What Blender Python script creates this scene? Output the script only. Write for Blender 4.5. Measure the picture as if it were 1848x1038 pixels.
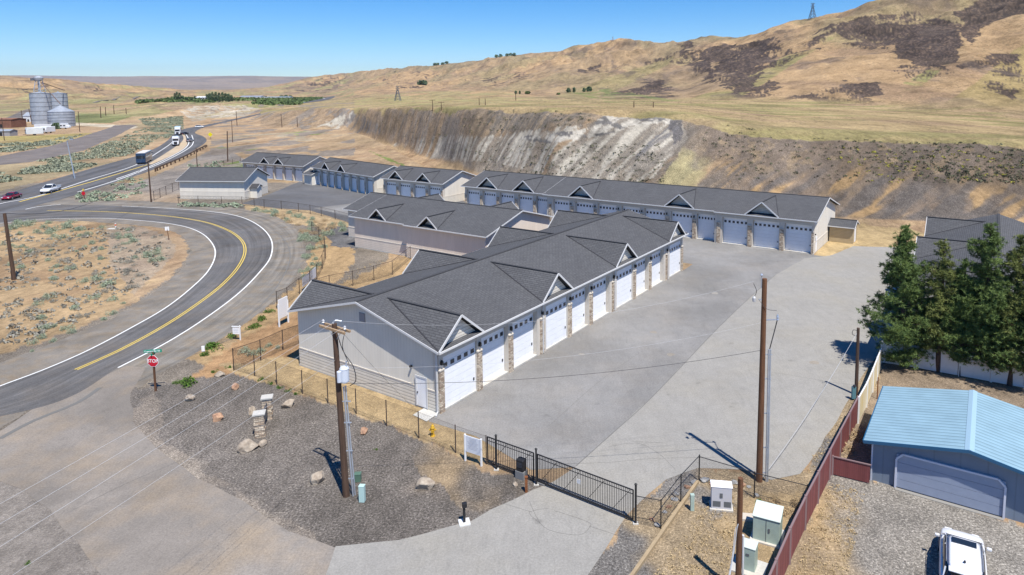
import bpy, bmesh, math, random
import numpy as np
from mathutils import Vector, Matrix
from mathutils.geometry import tessellate_polygon
R = math.radians
rng = random.Random(7)
S = bpy.context.scene
COL = S.collection
for o in list(bpy.data.objects): bpy.data.objects.remove(o)

# ------------------------------------------------------------------ camera
CAMH = 22.0
F, CX, CY, PITCH, ROLL = 1202.5, 1010.5, 291.0, 0.1073, -0.0061
cam = bpy.data.cameras.new('camera'); camo = bpy.data.objects.new('camera', cam); COL.objects.link(camo)
cam.sensor_width = 36; cam.lens = F / 1848 * 36; cam.clip_start = .5; cam.clip_end = 40000
cam.shift_x = -(CX - 924) / 1848; cam.shift_y = -(519 - CY) / 1848
c_, s_ = math.cos(PITCH), math.sin(PITCH)
CF = np.array([0, c_, -s_]); cu = np.array([0, s_, c_]); cr = np.array([1., 0, 0])
CR = cr * math.cos(ROLL) + cu * math.sin(ROLL); CU = -cr * math.sin(ROLL) + cu * math.cos(ROLL)
camo.matrix_world = Matrix(((CR[0], CU[0], -CF[0], 0), (CR[1], CU[1], -CF[1], 0), (CR[2], CU[2], -CF[2], CAMH), (0, 0, 0, 1)))
S.camera = camo

# ------------------------------------------------------------------ light
SUN_EL, SUN_AZ = 63.0, -61.0          # azimuth counted from +X towards +Y, direction TO the sun
w = bpy.data.worlds.new('World'); S.world = w; w.use_nodes = True
nt = w.node_tree; nt.nodes.clear()
sky = nt.nodes.new('ShaderNodeTexSky'); sky.sky_type = 'NISHITA'; sky.sun_disc = False
sky.sun_elevation = R(SUN_EL); sky.sun_rotation = R(90 - SUN_AZ)
sky.air_density = 1.0; sky.dust_density = .0; sky.ozone_density = 3.0; sky.altitude = 1500
bg = nt.nodes.new('ShaderNodeBackground'); bg.inputs[1].default_value = .085
wo = nt.nodes.new('ShaderNodeOutputWorld')
hs = nt.nodes.new('ShaderNodeHueSaturation'); hs.inputs['Saturation'].default_value = 1.45; hs.inputs['Value'].default_value = 1.2
nt.links.new(sky.outputs[0], hs.inputs['Color']); tn = nt.nodes.new('ShaderNodeMix'); tn.data_type = 'RGBA'; tn.blend_type = 'MULTIPLY'; tn.inputs[0].default_value = 1; tn.inputs[7].default_value = (.84, .94, 1.08, 1)
nt.links.new(hs.outputs[0], tn.inputs[6]); nt.links.new(tn.outputs[2], bg.inputs[0]); nt.links.new(bg.outputs[0], wo.inputs[0])
sl = bpy.data.lights.new('sun', 'SUN'); sl.energy = 5.0; sl.angle = R(.5); sl.color = (1, .955, .88)
so = bpy.data.objects.new('sun', sl); COL.objects.link(so)
sd = Vector((math.cos(R(SUN_EL)) * math.cos(R(SUN_AZ)), math.cos(R(SUN_EL)) * math.sin(R(SUN_AZ)), math.sin(R(SUN_EL))))
so.rotation_euler = sd.to_track_quat('Z', 'Y').to_euler(); so.location = (0, 0, 80)
S.view_settings.view_transform = 'Standard'; S.view_settings.look = 'None'
S.view_settings.exposure = 0.42; S.view_settings.gamma = 1
S.cycles.max_bounces = 6; S.cycles.diffuse_bounces = 2; S.cycles.transparent_max_bounces = 16; S.cycles.volume_bounces = 0

# ------------------------------------------------------------------ survey helpers (photo pixel <-> place)
def ray(x, y): return CR * (x - CX) / F + CU * (CY - y) / F + CF
def G(x, y, z=0.0):
    d = ray(x, y); t = (z - CAMH) / d[2]; return Vector((d[0] * t, d[1] * t, z))
def GY(x, y, Y):
    d = ray(x, y); t = Y / d[1]; return Vector((d[0] * t, Y, CAMH + d[2] * t))
def proj(X, Y, Z):
    dz = Z - CAMH
    dep = X * CF[0] + Y * CF[1] + dz * CF[2]
    return CX + F * (X * CR[0] + Y * CR[1] + dz * CR[2]) / dep, CY - F * (X * CU[0] + Y * CU[1] + dz * CU[2]) / dep, dep
def hgt(P, ytop):
    lo, hi = 0., 80.
    for _ in range(40):
        m = (lo + hi) / 2
        if proj(P[0], P[1], P[2] + m)[1] > ytop: lo = m
        else: hi = m
    return lo
YAW = .9969
AV = Vector((math.cos(YAW), math.sin(YAW), 0)); BV = Vector((-math.sin(YAW), math.cos(YAW), 0))
O0 = Vector((-8.3016, 43.4542, 0))
def ST(s, t, z=0): return O0 + AV * s + BV * t + Vector((0, 0, z))

# ------------------------------------------------------------------ noise
def _h(ix, iy, s):
    n = ix * np.uint32(374761393) + iy * np.uint32(668265263) + np.uint32((s * 1442695041) & 0xffffffff)
    n = (n ^ (n >> np.uint32(13))) * np.uint32(1274126177)
    return (n ^ (n >> np.uint32(16))).astype(np.float32) * np.float32(1 / 4294967295.0)
def vn(x, y, s=0):
    x = np.asarray(x, np.float32); y = np.asarray(y, np.float32); ix = np.floor(x); iy = np.floor(y); fx = x - ix; fy = y - iy
    ix = ix.astype(np.int32).astype(np.uint32); iy = iy.astype(np.int32).astype(np.uint32); u1 = np.uint32(1)
    fx = fx * fx * (3 - 2 * fx); fy = fy * fy * (3 - 2 * fy)
    a = _h(ix, iy, s); b = _h(ix + u1, iy, s); c = _h(ix, iy + u1, s); d = _h(ix + u1, iy + u1, s)
    return (a * (1 - fx) + b * fx) * (1 - fy) + (c * (1 - fx) + d * fx) * fy
def fbm(x, y, o=4, s=0):
    r = 0; a = .5; t = 0
    for i in range(o):
        r = r + a * vn(x * 2 ** i + 17.3 * i, y * 2 ** i - 9.1 * i, s + i); t += a; a *= .5
    return r / t
def ss(a, b, x): t = np.clip((x - a) / (b - a), 0, 1); return t * t * (3 - 2 * t)

# ------------------------------------------------------------------ materials
MATS = {}
def mat(name, col, rough=.8, metal=0, var=.0, vscale=3., col2=None, bump=0., bscale=20., spec=.3, coat=0, vstretch=None, detail=4):
    if name in MATS: return MATS[name]
    m = bpy.data.materials.new(name); m.use_nodes = True; N = m.node_tree.nodes; L = m.node_tree.links
    p = N['Principled BSDF']; p.inputs['Roughness'].default_value = rough; p.inputs['Metallic'].default_value = metal
    p.inputs['Specular IOR Level'].default_value = spec; p.inputs['Coat Weight'].default_value = coat
    p.inputs['Base Color'].default_value = (*col, 1)
    tc = N.new('ShaderNodeTexCoord'); src = tc.outputs['Object']
    if vstretch:
        mp = N.new('ShaderNodeMapping'); mp.inputs['Scale'].default_value = vstretch; L.new(src, mp.inputs[0]); vs = mp.outputs[0]
    else: vs = src
    if var or col2:
        n = N.new('ShaderNodeTexNoise'); n.inputs['Scale'].default_value = vscale; n.inputs['Detail'].default_value = detail
        n.inputs['Roughness'].default_value = .65
        L.new(vs, n.inputs['Vector'])
        rp = N.new('ShaderNodeValToRGB'); L.new(n.outputs[0], rp.inputs[0])
        rp.color_ramp.elements[0].position = .3; rp.color_ramp.elements[1].position = .7
        c2 = col2 or tuple(c * (1 + var) for c in col); c1 = col if col2 else tuple(c * (1 - var) for c in col)
        rp.color_ramp.elements[0].color = (*c1, 1); rp.color_ramp.elements[1].color = (*c2, 1)
        L.new(rp.outputs[0], p.inputs['Base Color'])
    if bump:
        n2 = N.new('ShaderNodeTexNoise'); n2.inputs['Scale'].default_value = bscale; n2.inputs['Detail'].default_value = 3
        L.new(src, n2.inputs['Vector'])
        b = N.new('ShaderNodeBump'); b.inputs['Strength'].default_value = bump; b.inputs['Distance'].default_value = .05
        L.new(n2.outputs[0], b.inputs['Height']); L.new(b.outputs[0], p.inputs['Normal'])
    MATS[name] = m; return m
def nodes(m): return m.node_tree.nodes, m.node_tree.links, m.node_tree.nodes['Principled BSDF']
def math_(N, L, op, a, b=None, c=None):
    n = N.new('ShaderNodeMath'); n.operation = op
    for i, v in enumerate((a, b, c)):
        if v is None: continue
        if isinstance(v, (int, float)): n.inputs[i].default_value = v
        else: L.new(v, n.inputs[i])
    return n.outputs[0]
def mixc(N, L, f, a, b, mode='MIX'):
    n = N.new('ShaderNodeMix'); n.data_type = 'RGBA'; n.blend_type = mode
    for i, v in ((0, f), (6, a), (7, b)):
        if isinstance(v, (int, float)): n.inputs[i].default_value = v
        elif isinstance(v, tuple): n.inputs[i].default_value = (*v, 1)
        else: L.new(v, n.inputs[i])
    return n.outputs[2]
def ramp(N, L, src, stops):
    r = N.new('ShaderNodeValToRGB'); L.new(src, r.inputs[0]); e = r.color_ramp.elements
    while len(e) < len(stops): e.new(.5)
    for k, (p, c) in enumerate(stops):
        e[k].position = p; e[k].color = (c, c, c, 1) if isinstance(c, (int, float)) else (*c, 1)
    return r.outputs[0]
def noise(N, L, vec, scale, detail=4, rough=.6, dist=0):
    n = N.new('ShaderNodeTexNoise'); n.inputs['Scale'].default_value = scale; n.inputs['Detail'].default_value = detail
    n.inputs['Roughness'].default_value = rough; n.inputs['Distortion'].default_value = dist
    L.new(vec, n.inputs['Vector']); return n.outputs[0]
def mapping(N, L, vec, scale=(1, 1, 1), rot=(0, 0, 0)):
    n = N.new('ShaderNodeMapping'); n.inputs['Scale'].default_value = scale; n.inputs['Rotation'].default_value = rot
    L.new(vec, n.inputs[0]); return n.outputs[0]

def pavement(name, col, speck=.25, patch=.18, tint=(1.08, 1, .9), pscale=.12, streak=None):
    m = mat(name, col, .92, spec=.15); N, L, p = nodes(m)
    tc = N.new('ShaderNodeTexCoord').outputs['Object']
    fine = noise(N, L, tc, 9, 3, .8); big = noise(N, L, tc, pscale, 5, .6, .5); mid = noise(N, L, tc, 1.1, 4, .6)
    f1 = ramp(N, L, fine, [(.3, 1 - speck), (.7, 1 + speck)]); f2 = ramp(N, L, big, [(.35, 1 - patch), (.65, 1 + patch * .6)])
    f3 = ramp(N, L, mid, [(.3, .93), (.7, 1.05)])
    c = mixc(N, L, 1., col, f1, 'MULTIPLY'); c = mixc(N, L, 1., c, f2, 'MULTIPLY'); c = mixc(N, L, 1., c, f3, 'MULTIPLY')
    tb = noise(N, L, tc, pscale * 2.3, 4, .6); tb = ramp(N, L, tb, [(.45, 0), (.7, 1)])
    c = mixc(N, L, tb, c, mixc(N, L, 1., c, tint, 'MULTIPLY'))
    ob2 = mapping(N, L, tc, (1, .16, 1), (0, 0, .6)); scr = ramp(N, L, noise(N, L, ob2, 1.6, 5, .75, 1.5), [(.30, .9), (.5, 1), (.62, 1), (.74, 1.1)]); c = mixc(N, L, 1., c, scr, 'MULTIPLY')
    spot = ramp(N, L, noise(N, L, tc, .55, 3, .6), [(.22, .72), (.33, 1.)]); c = mixc(N, L, 1., c, spot, 'MULTIPLY')
    if streak:
        uv = N.new('ShaderNodeTexCoord').outputs['UV']
        st = noise(N, L, mapping(N, L, uv, (streak, .035, 1)), 1.0, 4, .6)
        c = mixc(N, L, 1., c, ramp(N, L, st, [(.3, .72), (.5, 1.0), (.7, 1.3)]), 'MULTIPLY')
    L.new(c, p.inputs['Base Color'])
    b = N.new('ShaderNodeBump'); b.inputs['Strength'].default_value = .35; b.inputs['Distance'].default_value = .02
    L.new(fine, b.inputs['Height']); L.new(b.outputs[0], p.inputs['Normal'])
    return m
M_ROAD = pavement('asphalt_road', (.125, .121, .12), .22, .22, streak=14.)
M_HWY = pavement('asphalt_highway', (.11, .11, .115), .15, .15, streak=9.)
M_SHOULD = pavement('asphalt_shoulder', (.2, .18, .155), .2, .25, (1.12, 1, .84), .3)
M_SHOULDS = pavement('asphalt_shoulder_worn', (.2, .183, .16), .2, .2, (1.12, 1, .84), .3, streak=7.)
M_SIDE = pavement('asphalt_side_road', (.238, .213, .187), .2, .22, (1.1, 1, .86))
M_LOTL = pavement('asphalt_lot_light', (.285, .273, .25), .16, .06, (1.02, 1, .95), .08)
M_LOTD = pavement('asphalt_lot_old', (.235, .228, .218), .2, .2, (1.03, 1, .96), .1)
M_LOTB = pavement('asphalt_lot_dark', (.13, .13, .135), .15, .2, (1.03, 1, .96), .08)
M_RAIL = pavement('railway_ballast', (.17, .15, .14), .3, .2)
M_CONC = pavement('concrete', (.5, .49, .46), .1, .1)
M_MEDIAN = pavement('median_concrete', (.46, .37, .26), .12, .12)
M_PAINTW = mat('road_paint_white', (.72, .72, .7), .8, var=.14, vscale=6)
M_PAINTY = mat('road_paint_yellow', (.62, .45, .09), .8, var=.14, vscale=6)
M_CRACK = mat('crack_seal', (.15, .145, .135), .9)

def shingle(name, base, rows=True):
    m = mat(name, base, .95, spec=.1); N, L, p = nodes(m)
    uv = N.new('ShaderNodeTexCoord').outputs['UV']; ob = N.new('ShaderNodeTexCoord').outputs['Object']
    br = N.new('ShaderNodeTexBrick'); L.new(uv, br.inputs['Vector'])
    br.inputs['Scale'].default_value = 1; br.inputs['Brick Width'].default_value = .55; br.inputs['Row Height'].default_value = .19
    br.inputs['Mortar Size'].default_value = .028; br.inputs['Mortar Smooth'].default_value = .3
    br.inputs['Color1'].default_value = (.88, .88, .89, 1); br.inputs['Color2'].default_value = (1.08, 1.08, 1.08, 1); br.inputs['Mortar'].default_value = (.62, .62, .64, 1)
    sp = ramp(N, L, noise(N, L, ob, 7, 3, .8), [(.3, .86), (.7, 1.14)]); bg_ = ramp(N, L, noise(N, L, ob, .35, 4, .6), [(.3, .93), (.7, 1.06)])
    c = mixc(N, L, 1., base, br.outputs[0], 'MULTIPLY'); c = mixc(N, L, 1., c, sp, 'MULTIPLY'); c = mixc(N, L, 1., c, bg_, 'MULTIPLY')
    L.new(c, p.inputs['Base Color'])
    b = N.new('ShaderNodeBump'); b.inputs['Strength'].default_value = .4; b.inputs['Distance'].default_value = .02
    L.new(br.outputs['Fac'], b.inputs['Height']); b.invert = True; L.new(b.outputs[0], p.inputs['Normal'])
    return m
M_ROOF = shingle('grey_shingle', (.102, .103, .107))
M_VALLEY = mat('valley_flashing', (.035, .035, .04), .8)
def siding(name, col, vertical, pitch, groove=.6):
    m = mat(name, col, .75, spec=.2); N, L, p = nodes(m)
    ob = N.new('ShaderNodeTexCoord').outputs['Object']; sx = N.new('ShaderNodeSeparateXYZ'); L.new(ob, sx.inputs[0])
    if vertical: t = math_(N, L, 'ADD', sx.outputs[0], sx.outputs[1])
    else: t = sx.outputs[2]
    fr = math_(N, L, 'FRACT', math_(N, L, 'DIVIDE', t, pitch))
    g = ramp(N, L, fr, [(0, groove), (.08 if vertical else .16, 1.0)]) if vertical else ramp(N, L, fr, [(0, groove), (.22, .92), (1, 1.04)])
    n = ramp(N, L, noise(N, L, mapping(N, L, ob, (1, 1, .25)), 1.3, 4, .6), [(.3, .93), (.7, 1.04)])
    c = mixc(N, L, 1., col, g, 'MULTIPLY'); c = mixc(N, L, 1., c, n, 'MULTIPLY'); L.new(c, p.inputs['Base Color'])
    b = N.new('ShaderNodeBump'); b.inputs['Strength'].default_value = .7; b.inputs['Distance'].default_value = .03
    L.new(g, b.inputs['Height']); L.new(b.outputs[0], p.inputs['Normal'])
    return m
WALLC = (.74, .69, .60)
M_SIDEV = siding('vertical_siding', WALLC, True, .3, .72)
M_SIDEH = siding('lap_siding', WALLC, False, .24, .45)
M_SIDEHW = siding('lap_siding_tan', (.5, .4, .25), False, .2, .5)
M_SIDEP = siding('lap_siding_pink', (.74, .64, .54), True, .3, .8)
M_SIDEPH = siding('lap_siding_low_pink', (.74, .64, .54), False, .24, .75)
M_TRIM = mat('white_trim', (.6, .6, .6), .5, var=.05, vscale=2)
M_TRIMT = mat('tan_trim', (.58, .53, .46), .6, var=.05)
M_DOORW = mat('white_steel_door', (.82, .83, .85), .45, var=.04, vscale=1.2)
def door_dirt():
    N, L, p = nodes(M_DOORW); ob = N.new('ShaderNodeTexCoord').outputs['Object']; sx = N.new('ShaderNodeSeparateXYZ'); L.new(ob, sx.inputs[0])
    low = ramp(N, L, math_(N, L, 'ADD', sx.outputs[2], math_(N, L, 'MULTIPLY', noise(N, L, mapping(N, L, ob, (1, 1, .3)), 1.1, 5, .7), 1.6)), [(.55, (.70, .66, .6)), (1.0, (1, 1, 1))])
    pr_ = p.inputs['Base Color'].links[0].from_socket; L.new(mixc(N, L, 1., pr_, low, 'MULTIPLY'), p.inputs['Base Color'])
door_dirt()
M_GLASS = mat('dark_glass', (.03, .035, .045), .12, spec=.6)
M_BLACK = mat('black_metal', (.018, .018, .02), .5, spec=.4)
M_DARK = mat('dark_void', (.02, .02, .022), .9)
M_CONDUIT = mat('galvanised_conduit', (.5, .55, .62), .4, .6, var=.1)
M_WOOD = mat('pole_wood', (.085, .052, .036), .9, var=.35, vscale=14, vstretch=(1, 1, .06), bump=.4, bscale=18)
M_WOODR = mat('pole_wood_red', (.135, .065, .034), .9, var=.38, vscale=14, vstretch=(1, 1, .06), bump=.4, bscale=18)
M_WOODL = mat('crossarm_wood', (.36, .25, .15), .9, var=.3, vscale=6)
M_WIRE = mat('aluminium_wire', (.42, .43, .45), .6)
M_WIRED = mat('black_cable', (.04, .04, .045), .6)
M_FPOST = mat('fence_post_brown', (.06, .042, .035), .8, var=.3, vscale=4)
M_RUST = mat('rusty_steel', (.2, .075, .03), .9, var=.4, vscale=8)
M_REDW = mat('red_slats', (.19, .06, .058), .7, var=.22, vscale=3, vstretch=(1, 1, .1))
M_GREENB = mat('pale_green_steel', (.36, .45, .40), .5, var=.08)
M_GREEND = mat('dark_green_plastic', (.09, .16, .12), .6, var=.1)
M_VINYL = mat('white_vinyl', (.7, .7, .68), .45, var=.05)
M_VINYLY = mat('yellowed_vinyl', (.72, .68, .55), .5, col2=(.66, .5, .2), vscale=.9, vstretch=(1, 1, .25))
M_YELLOW = mat('hydrant_yellow', (.6, .36, .03), .5, var=.12)
M_ROCK = mat('boulder_rock', (.22, .17, .13), .9, col2=(.5, .43, .34), vscale=2.2, bump=.8, bscale=5)
M_ROCKR = mat('boulder_rock_red', (.22, .12, .08), .9, col2=(.52, .33, .21), vscale=2.2, bump=.8, bscale=5)
M_SAGE = mat('sagebrush_leaf', (.19, .235, .16), .9, col2=(.40, .45, .32), vscale=2.4, spec=.1)
M_SAGED = mat('sagebrush_grey', (.2, .18, .15), .9, col2=(.36, .35, .29), vscale=2.4, spec=.1)
M_STRAW = mat('dry_brush', (.33, .24, .14), .9, col2=(.55, .42, .26), vscale=2, spec=.1)
M_WEED = mat('green_weed', (.04, .09, .015), .8, col2=(.12, .2, .04), vscale=3, spec=.1)
M_PINE = mat('pine_needles', (.035, .07, .02), .6, col2=(.2, .27, .08), vscale=1.6, spec=.2, detail=6)
M_PINE2 = mat('pine_needles_yellow', (.045, .065, .02), .6, col2=(.27, .30, .09), vscale=1.6, spec=.2, detail=6)
M_BARK = mat('bark', (.09, .06, .045), .95, var=.35, vscale=8, bump=.6)
M_POPL = mat('poplar_leaf', (.055, .085, .045), .8, col2=(.15, .21, .11), vscale=.3, spec=.1)
M_ORCH = mat('orchard_leaf', (.06, .095, .035), .8, col2=(.17, .22, .08), vscale=.1, spec=.1)
M_GALV = mat('galvanised_steel', (.42, .45, .49), .45, .35, var=.16, vscale=.5)
M_TYRE = mat('tyre_rubber', (.02, .02, .02), .9)
M_RIM = mat('alloy_rim', (.5, .5, .52), .35, .7)
M_STONE = mat('stacked_stone', (.4, .34, .27), .9)
def stone_nodes():
    N, L, p = nodes(M_STONE); ob = N.new('ShaderNodeTexCoord').outputs['Object']
    sx = N.new('ShaderNodeSeparateXYZ'); L.new(ob, sx.inputs[0])
    cx = N.new('ShaderNodeCombineXYZ'); L.new(math_(N, L, 'ADD', sx.outputs[0], sx.outputs[1]), cx.inputs[0]); L.new(sx.outputs[2], cx.inputs[1])
    br = N.new('ShaderNodeTexBrick'); L.new(cx.outputs[0], br.inputs['Vector']); br.inputs['Scale'].default_value = 1
    br.inputs['Brick Width'].default_value = .3; br.inputs['Row Height'].default_value = .12; br.inputs['Mortar Size'].default_value = .012
    br.inputs['Color1'].default_value = (.34, .25, .18, 1); br.inputs['Color2'].default_value = (.74, .64, .50, 1); br.inputs['Mortar'].default_value = (.26, .21, .17, 1)
    n = ramp(N, L, noise(N, L, ob, 4, 3, .7), [(.3, .65), (.7, 1.25)])
    L.new(mixc(N, L, 1., br.outputs[0], n, 'MULTIPLY'), p.inputs['Base Color'])
    b = N.new('ShaderNodeBump'); b.inputs['Strength'].default_value = .8; b.inputs['Distance'].default_value = .05
    L.new(br.outputs['Fac'], b.inputs['Height']); b.invert = True; L.new(b.outputs[0], p.inputs['Normal'])
stone_nodes()
def chain_mat():
    m = bpy.data.materials.new('chain_link'); m.use_nodes = True; N = m.node_tree.nodes; L = m.node_tree.links
    p = N['Principled BSDF']; p.inputs['Base Color'].default_value = (.06, .05, .045, 1); p.inputs['Roughness'].default_value = .6
    uv = N.new('ShaderNodeTexCoord').outputs['UV']; sx = N.new('ShaderNodeSeparateXYZ'); L.new(uv, sx.inputs[0])
    a = math_(N, L, 'FRACT', math_(N, L, 'MULTIPLY', math_(N, L, 'ADD', sx.outputs[0], sx.outputs[1]), 12.))
    b = math_(N, L, 'FRACT', math_(N, L, 'MULTIPLY', math_(N, L, 'SUBTRACT', sx.outputs[0], sx.outputs[1]), 12.))
    f = math_(N, L, 'MAXIMUM', math_(N, L, 'LESS_THAN', a, .09), math_(N, L, 'LESS_THAN', b, .09))
    tr = N.new('ShaderNodeBsdfTransparent'); mx = N.new('ShaderNodeMixShader')
    L.new(f, mx.inputs[0]); L.new(tr.outputs[0], mx.inputs[1]); L.new(p.outputs[0], mx.inputs[2])
    L.new(mx.outputs[0], N['Material Output'].inputs[0]); return m
M_CHAIN = chain_mat()

# ------------------------------------------------------------------ object helpers
def tag(o, label=None, cat=None, group=None, kind=None):
    if label: o['label'] = label
    if cat: o['category'] = cat
    if group: o['group'] = group
    if kind: o['kind'] = kind
    return o
def thing(name, label, cat, loc=(0, 0, 0), rz=0, group=None):
    o = bpy.data.objects.new(name, None); COL.objects.link(o); o.empty_display_size = .3
    o.location = loc; o.rotation_euler = (0, 0, rz); return tag(o, label, cat, group)
class MB:
    def __init__(s): s.v = []; s.f = []; s.uv = []
    def face(s, pts, uv=None):
        i = len(s.v); s.v += [tuple(p) for p in pts]; s.f.append(tuple(range(i, i + len(pts)))); s.uv.append(uv)
    def box(s, x0, x1, y0, y1, z0, z1):
        s.hexa([(x0, y0, z0), (x1, y0, z0), (x1, y1, z0), (x0, y1, z0)], [(x0, y0, z1), (x1, y0, z1), (x1, y1, z1), (x0, y1, z1)]); return s
    def hexa(s, b, t):
        i = len(s.v); n = len(b); s.v += [tuple(p) for p in b] + [tuple(p) for p in t]
        s.f.append(tuple(i + k for k in range(n - 1, -1, -1))); s.f.append(tuple(i + n + k for k in range(n)))
        for k in range(n): s.f.append((i + k, i + (k + 1) % n, i + n + (k + 1) % n, i + n + k))
        s.uv += [None] * (n + 2); return s
    def prism(s, pts, d): d = Vector(d); return s.hexa([Vector(p) for p in pts], [Vector(p) + d for p in pts])
    def bar(s, a, b, w, h=None, up=(0, 0, 1)):
        a = Vector(a); b = Vector(b); h = h or w; d = (b - a).normalized(); u = Vector(up)
        if abs(d.dot(u)) > .98: u = Vector((1, 0, 0))
        x = d.cross(u).normalized() * w / 2; y = x.cross(d).normalized() * h / 2
        return s.hexa([a - x - y, a + x - y, a + x + y, a - x + y], [b - x - y, b + x - y, b + x + y, b - x + y])
    def tube(s, a, b, r0, r1=None, n=8, cap=True):
        a = Vector(a); b = Vector(b); r1 = r0 if r1 is None else r1; d = (b - a).normalized()
        u = Vector((0, 0, 1)) if abs(d.z) < .95 else Vector((1, 0, 0))
        x = d.cross(u).normalized(); y = d.cross(x)
        A = [a + (x * math.cos(2 * math.pi * k / n) + y * math.sin(2 * math.pi * k / n)) * r0 for k in range(n)]
        B = [b + (x * math.cos(2 * math.pi * k / n) + y * math.sin(2 * math.pi * k / n)) * r1 for k in range(n)]
        return s.hexa(A[::-1], B[::-1])
    def path(s, pts, r, n=5):
        for a, b in zip(pts, pts[1:]): s.tube(a, b, r, r, n)
        return s
    def lathe(s, prof, c=(0, 0, 0), n=16, sy=1):
        i = len(s.v); c = Vector(c)
        for r, z in prof:
            for k in range(n):
                a = 2 * math.pi * k / n; s.v.append((c.x + r * math.cos(a), c.y + sy * r * math.sin(a), c.z + z))
        for j in range(len(prof) - 1):
            for k in range(n):
                s.f.append((i + j * n + k, i + j * n + (k + 1) % n, i + (j + 1) * n + (k + 1) % n, i + (j + 1) * n + k)); s.uv.append(None)
        s.f.append(tuple(i + k for k in range(n - 1, -1, -1))); s.f.append(tuple(i + (len(prof) - 1) * n + k for k in range(n))); s.uv += [None, None]
        return s
    def build(s, name, m, parent=None, loc=None, rz=0, smooth=False, bevel=0):
        me = bpy.data.meshes.new(name); me.from_pydata(s.v, [], s.f)
        if any(u is not None for u in s.uv):
            ul = me.uv_layers.new(name='UVMap'); k = 0
            for f, u in zip(s.f, s.uv):
                for j in range(len(f)): ul.data[k].uv = (u[j] if u is not None else (0, 0)); k += 1
        me.materials.append(m); me.validate()
        o = bpy.data.objects.new(name, me); COL.objects.link(o)
        if parent: o.parent = parent
        if loc is not None: o.location = loc
        if rz: o.rotation_euler = (0, 0, rz)
        if smooth: me.polygons.foreach_set('use_smooth', [True] * len(me.polygons))
        if bevel:
            b = o.modifiers.new('bevel', 'BEVEL'); b.width = bevel; b.segments = 2; b.limit_method = 'ANGLE'
        return o
def copy_tree(o, parent=None):
    c = o.copy(); COL.objects.link(c)
    if parent: c.parent = parent
    for ch in list(o.children): copy_tree(ch, c)
    return c
def catmull(P, n=8):
    P = [Vector(p) for p in P]; out = []
    for i in range(len(P) - 1):
        p0 = P[max(i - 1, 0)]; p1 = P[i]; p2 = P[i + 1]; p3 = P[min(i + 2, len(P) - 1)]
        for k in range(n):
            t = k / n
            out.append(.5 * ((2 * p1) + (p2 - p0) * t + (2 * p0 - 5 * p1 + 4 * p2 - p3) * t * t + (3 * p1 - p0 - 3 * p2 + p3) * t ** 3))
    out.append(P[-1]); return out
HAZE = .00003
# ------------------------------------------------------------------ terrain
# contour lines of the land, each entry (photo x, (distance Y, height z)) or (photo x, photo y, distance Y)
def LZ(*a): return [GY(x, 200, Y) * 0 + Vector((GY(x, 200, Y).x, Y, z)) for x, Y, z in a]
def LP(*a): return [GY(x, y, Y) for x, y, Y in a]
K0 = LZ((-400, 150, 0), (400, 160, 0), (430, 190, 0), (520, 192, 0), (600, 188, 0), (700, 172, 0), (760, 155, 0), (860, 128, 0), (1000, 112, 0), (1230, 100, 0), (1480, 93, 0), (1700, 90, 0), (2300, 85, 0))
K1 = LZ((-400, 260, 0), (400, 260, 0), (440, 300, .6), (520, 330, 1.5), (600, 345, 2.2), (640, 318, 2.4), (700, 232, 2.6), (760, 184, 1.4), (800, 165, .4), (860, 140, 0), (1000, 125, 0), (1230, 108, 0), (1480, 100, 0), (1620, 96, 0), (1848, 92, 0), (2300, 88, 0))
K3 = LZ((-400, 300, 0), (400, 300, 0), (450, 330, -.3), (520, 365, -1), (600, 375, -2), (640, 350, -3), (700, 265, -4), (760, 210, -4), (800, 180, -2.5), (860, 150, -.6), (1000, 130, 0), (1230, 112, 0), (1480, 103, 0), (1620, 100, 0), (1848, 94.5, 0), (2300, 90, 0))
L0 = LZ((-400, 420, 0), (400, 430, 0), (450, 440, 0), (520, 400, 0), (600, 395, -1), (640, 380, -2), (700, 306, -3), (760, 245, -2), (850, 178, -.4), (1000, 137, 0), (1200, 119, 0), (1400, 109, 0), (1540, 106, 0), (1640, 104, 0), (1848, 99, 0), (2300, 92, 0))
L1 = LZ((-400, 450, 0), (300, 480, 0), (400, 490, 0), (450, 520, .5)) + LP((490, 205, 500), (520, 200, 480), (560, 196, 450), (600, 194, 430), (640, 196, 400), (700, 195, 330), (760, 194, 270), (850, 194, 205), (1000, 196, 161), (1100, 198, 152), (1200, 203, 146), (1240, 207, 141), (1300, 222, 134), (1400, 236, 129), (1500, 241, 127), (1640, 247, 124), (1848, 257, 119), (2300, 280, 112))
L2 = LP((-400, 204, 650), (0, 203, 650), (130, 202, 650), (260, 200, 650), (350, 203, 620), (430, 201, 640), (480, 197, 700), (520, 191, 900), (600, 184, 1000), (640, 183, 800), (700, 182, 700), (850, 182, 520), (1000, 182, 480), (1100, 182, 430), (1240, 182, 400), (1300, 182, 380), (1400, 185, 350), (1500, 190, 320), (1640, 196, 290), (1750, 204, 260), (1848, 212, 245), (2300, 235, 200))
L3 = LP((-400, 188, 850), (0, 186, 900), (130, 186, 950), (260, 184, 1100), (350, 184, 1100), (430, 183, 1200), (520, 180, 1400), (600, 176, 1500), (640, 170, 1200), (700, 168, 1150), (850, 166, 1000), (1000, 170, 800), (1100, 170, 700), (1240, 172, 560), (1300, 162, 500), (1400, 165, 430), (1500, 165, 380), (1640, 160, 350), (1750, 150, 330), (1848, 150, 320), (2300, 150, 280))
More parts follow.
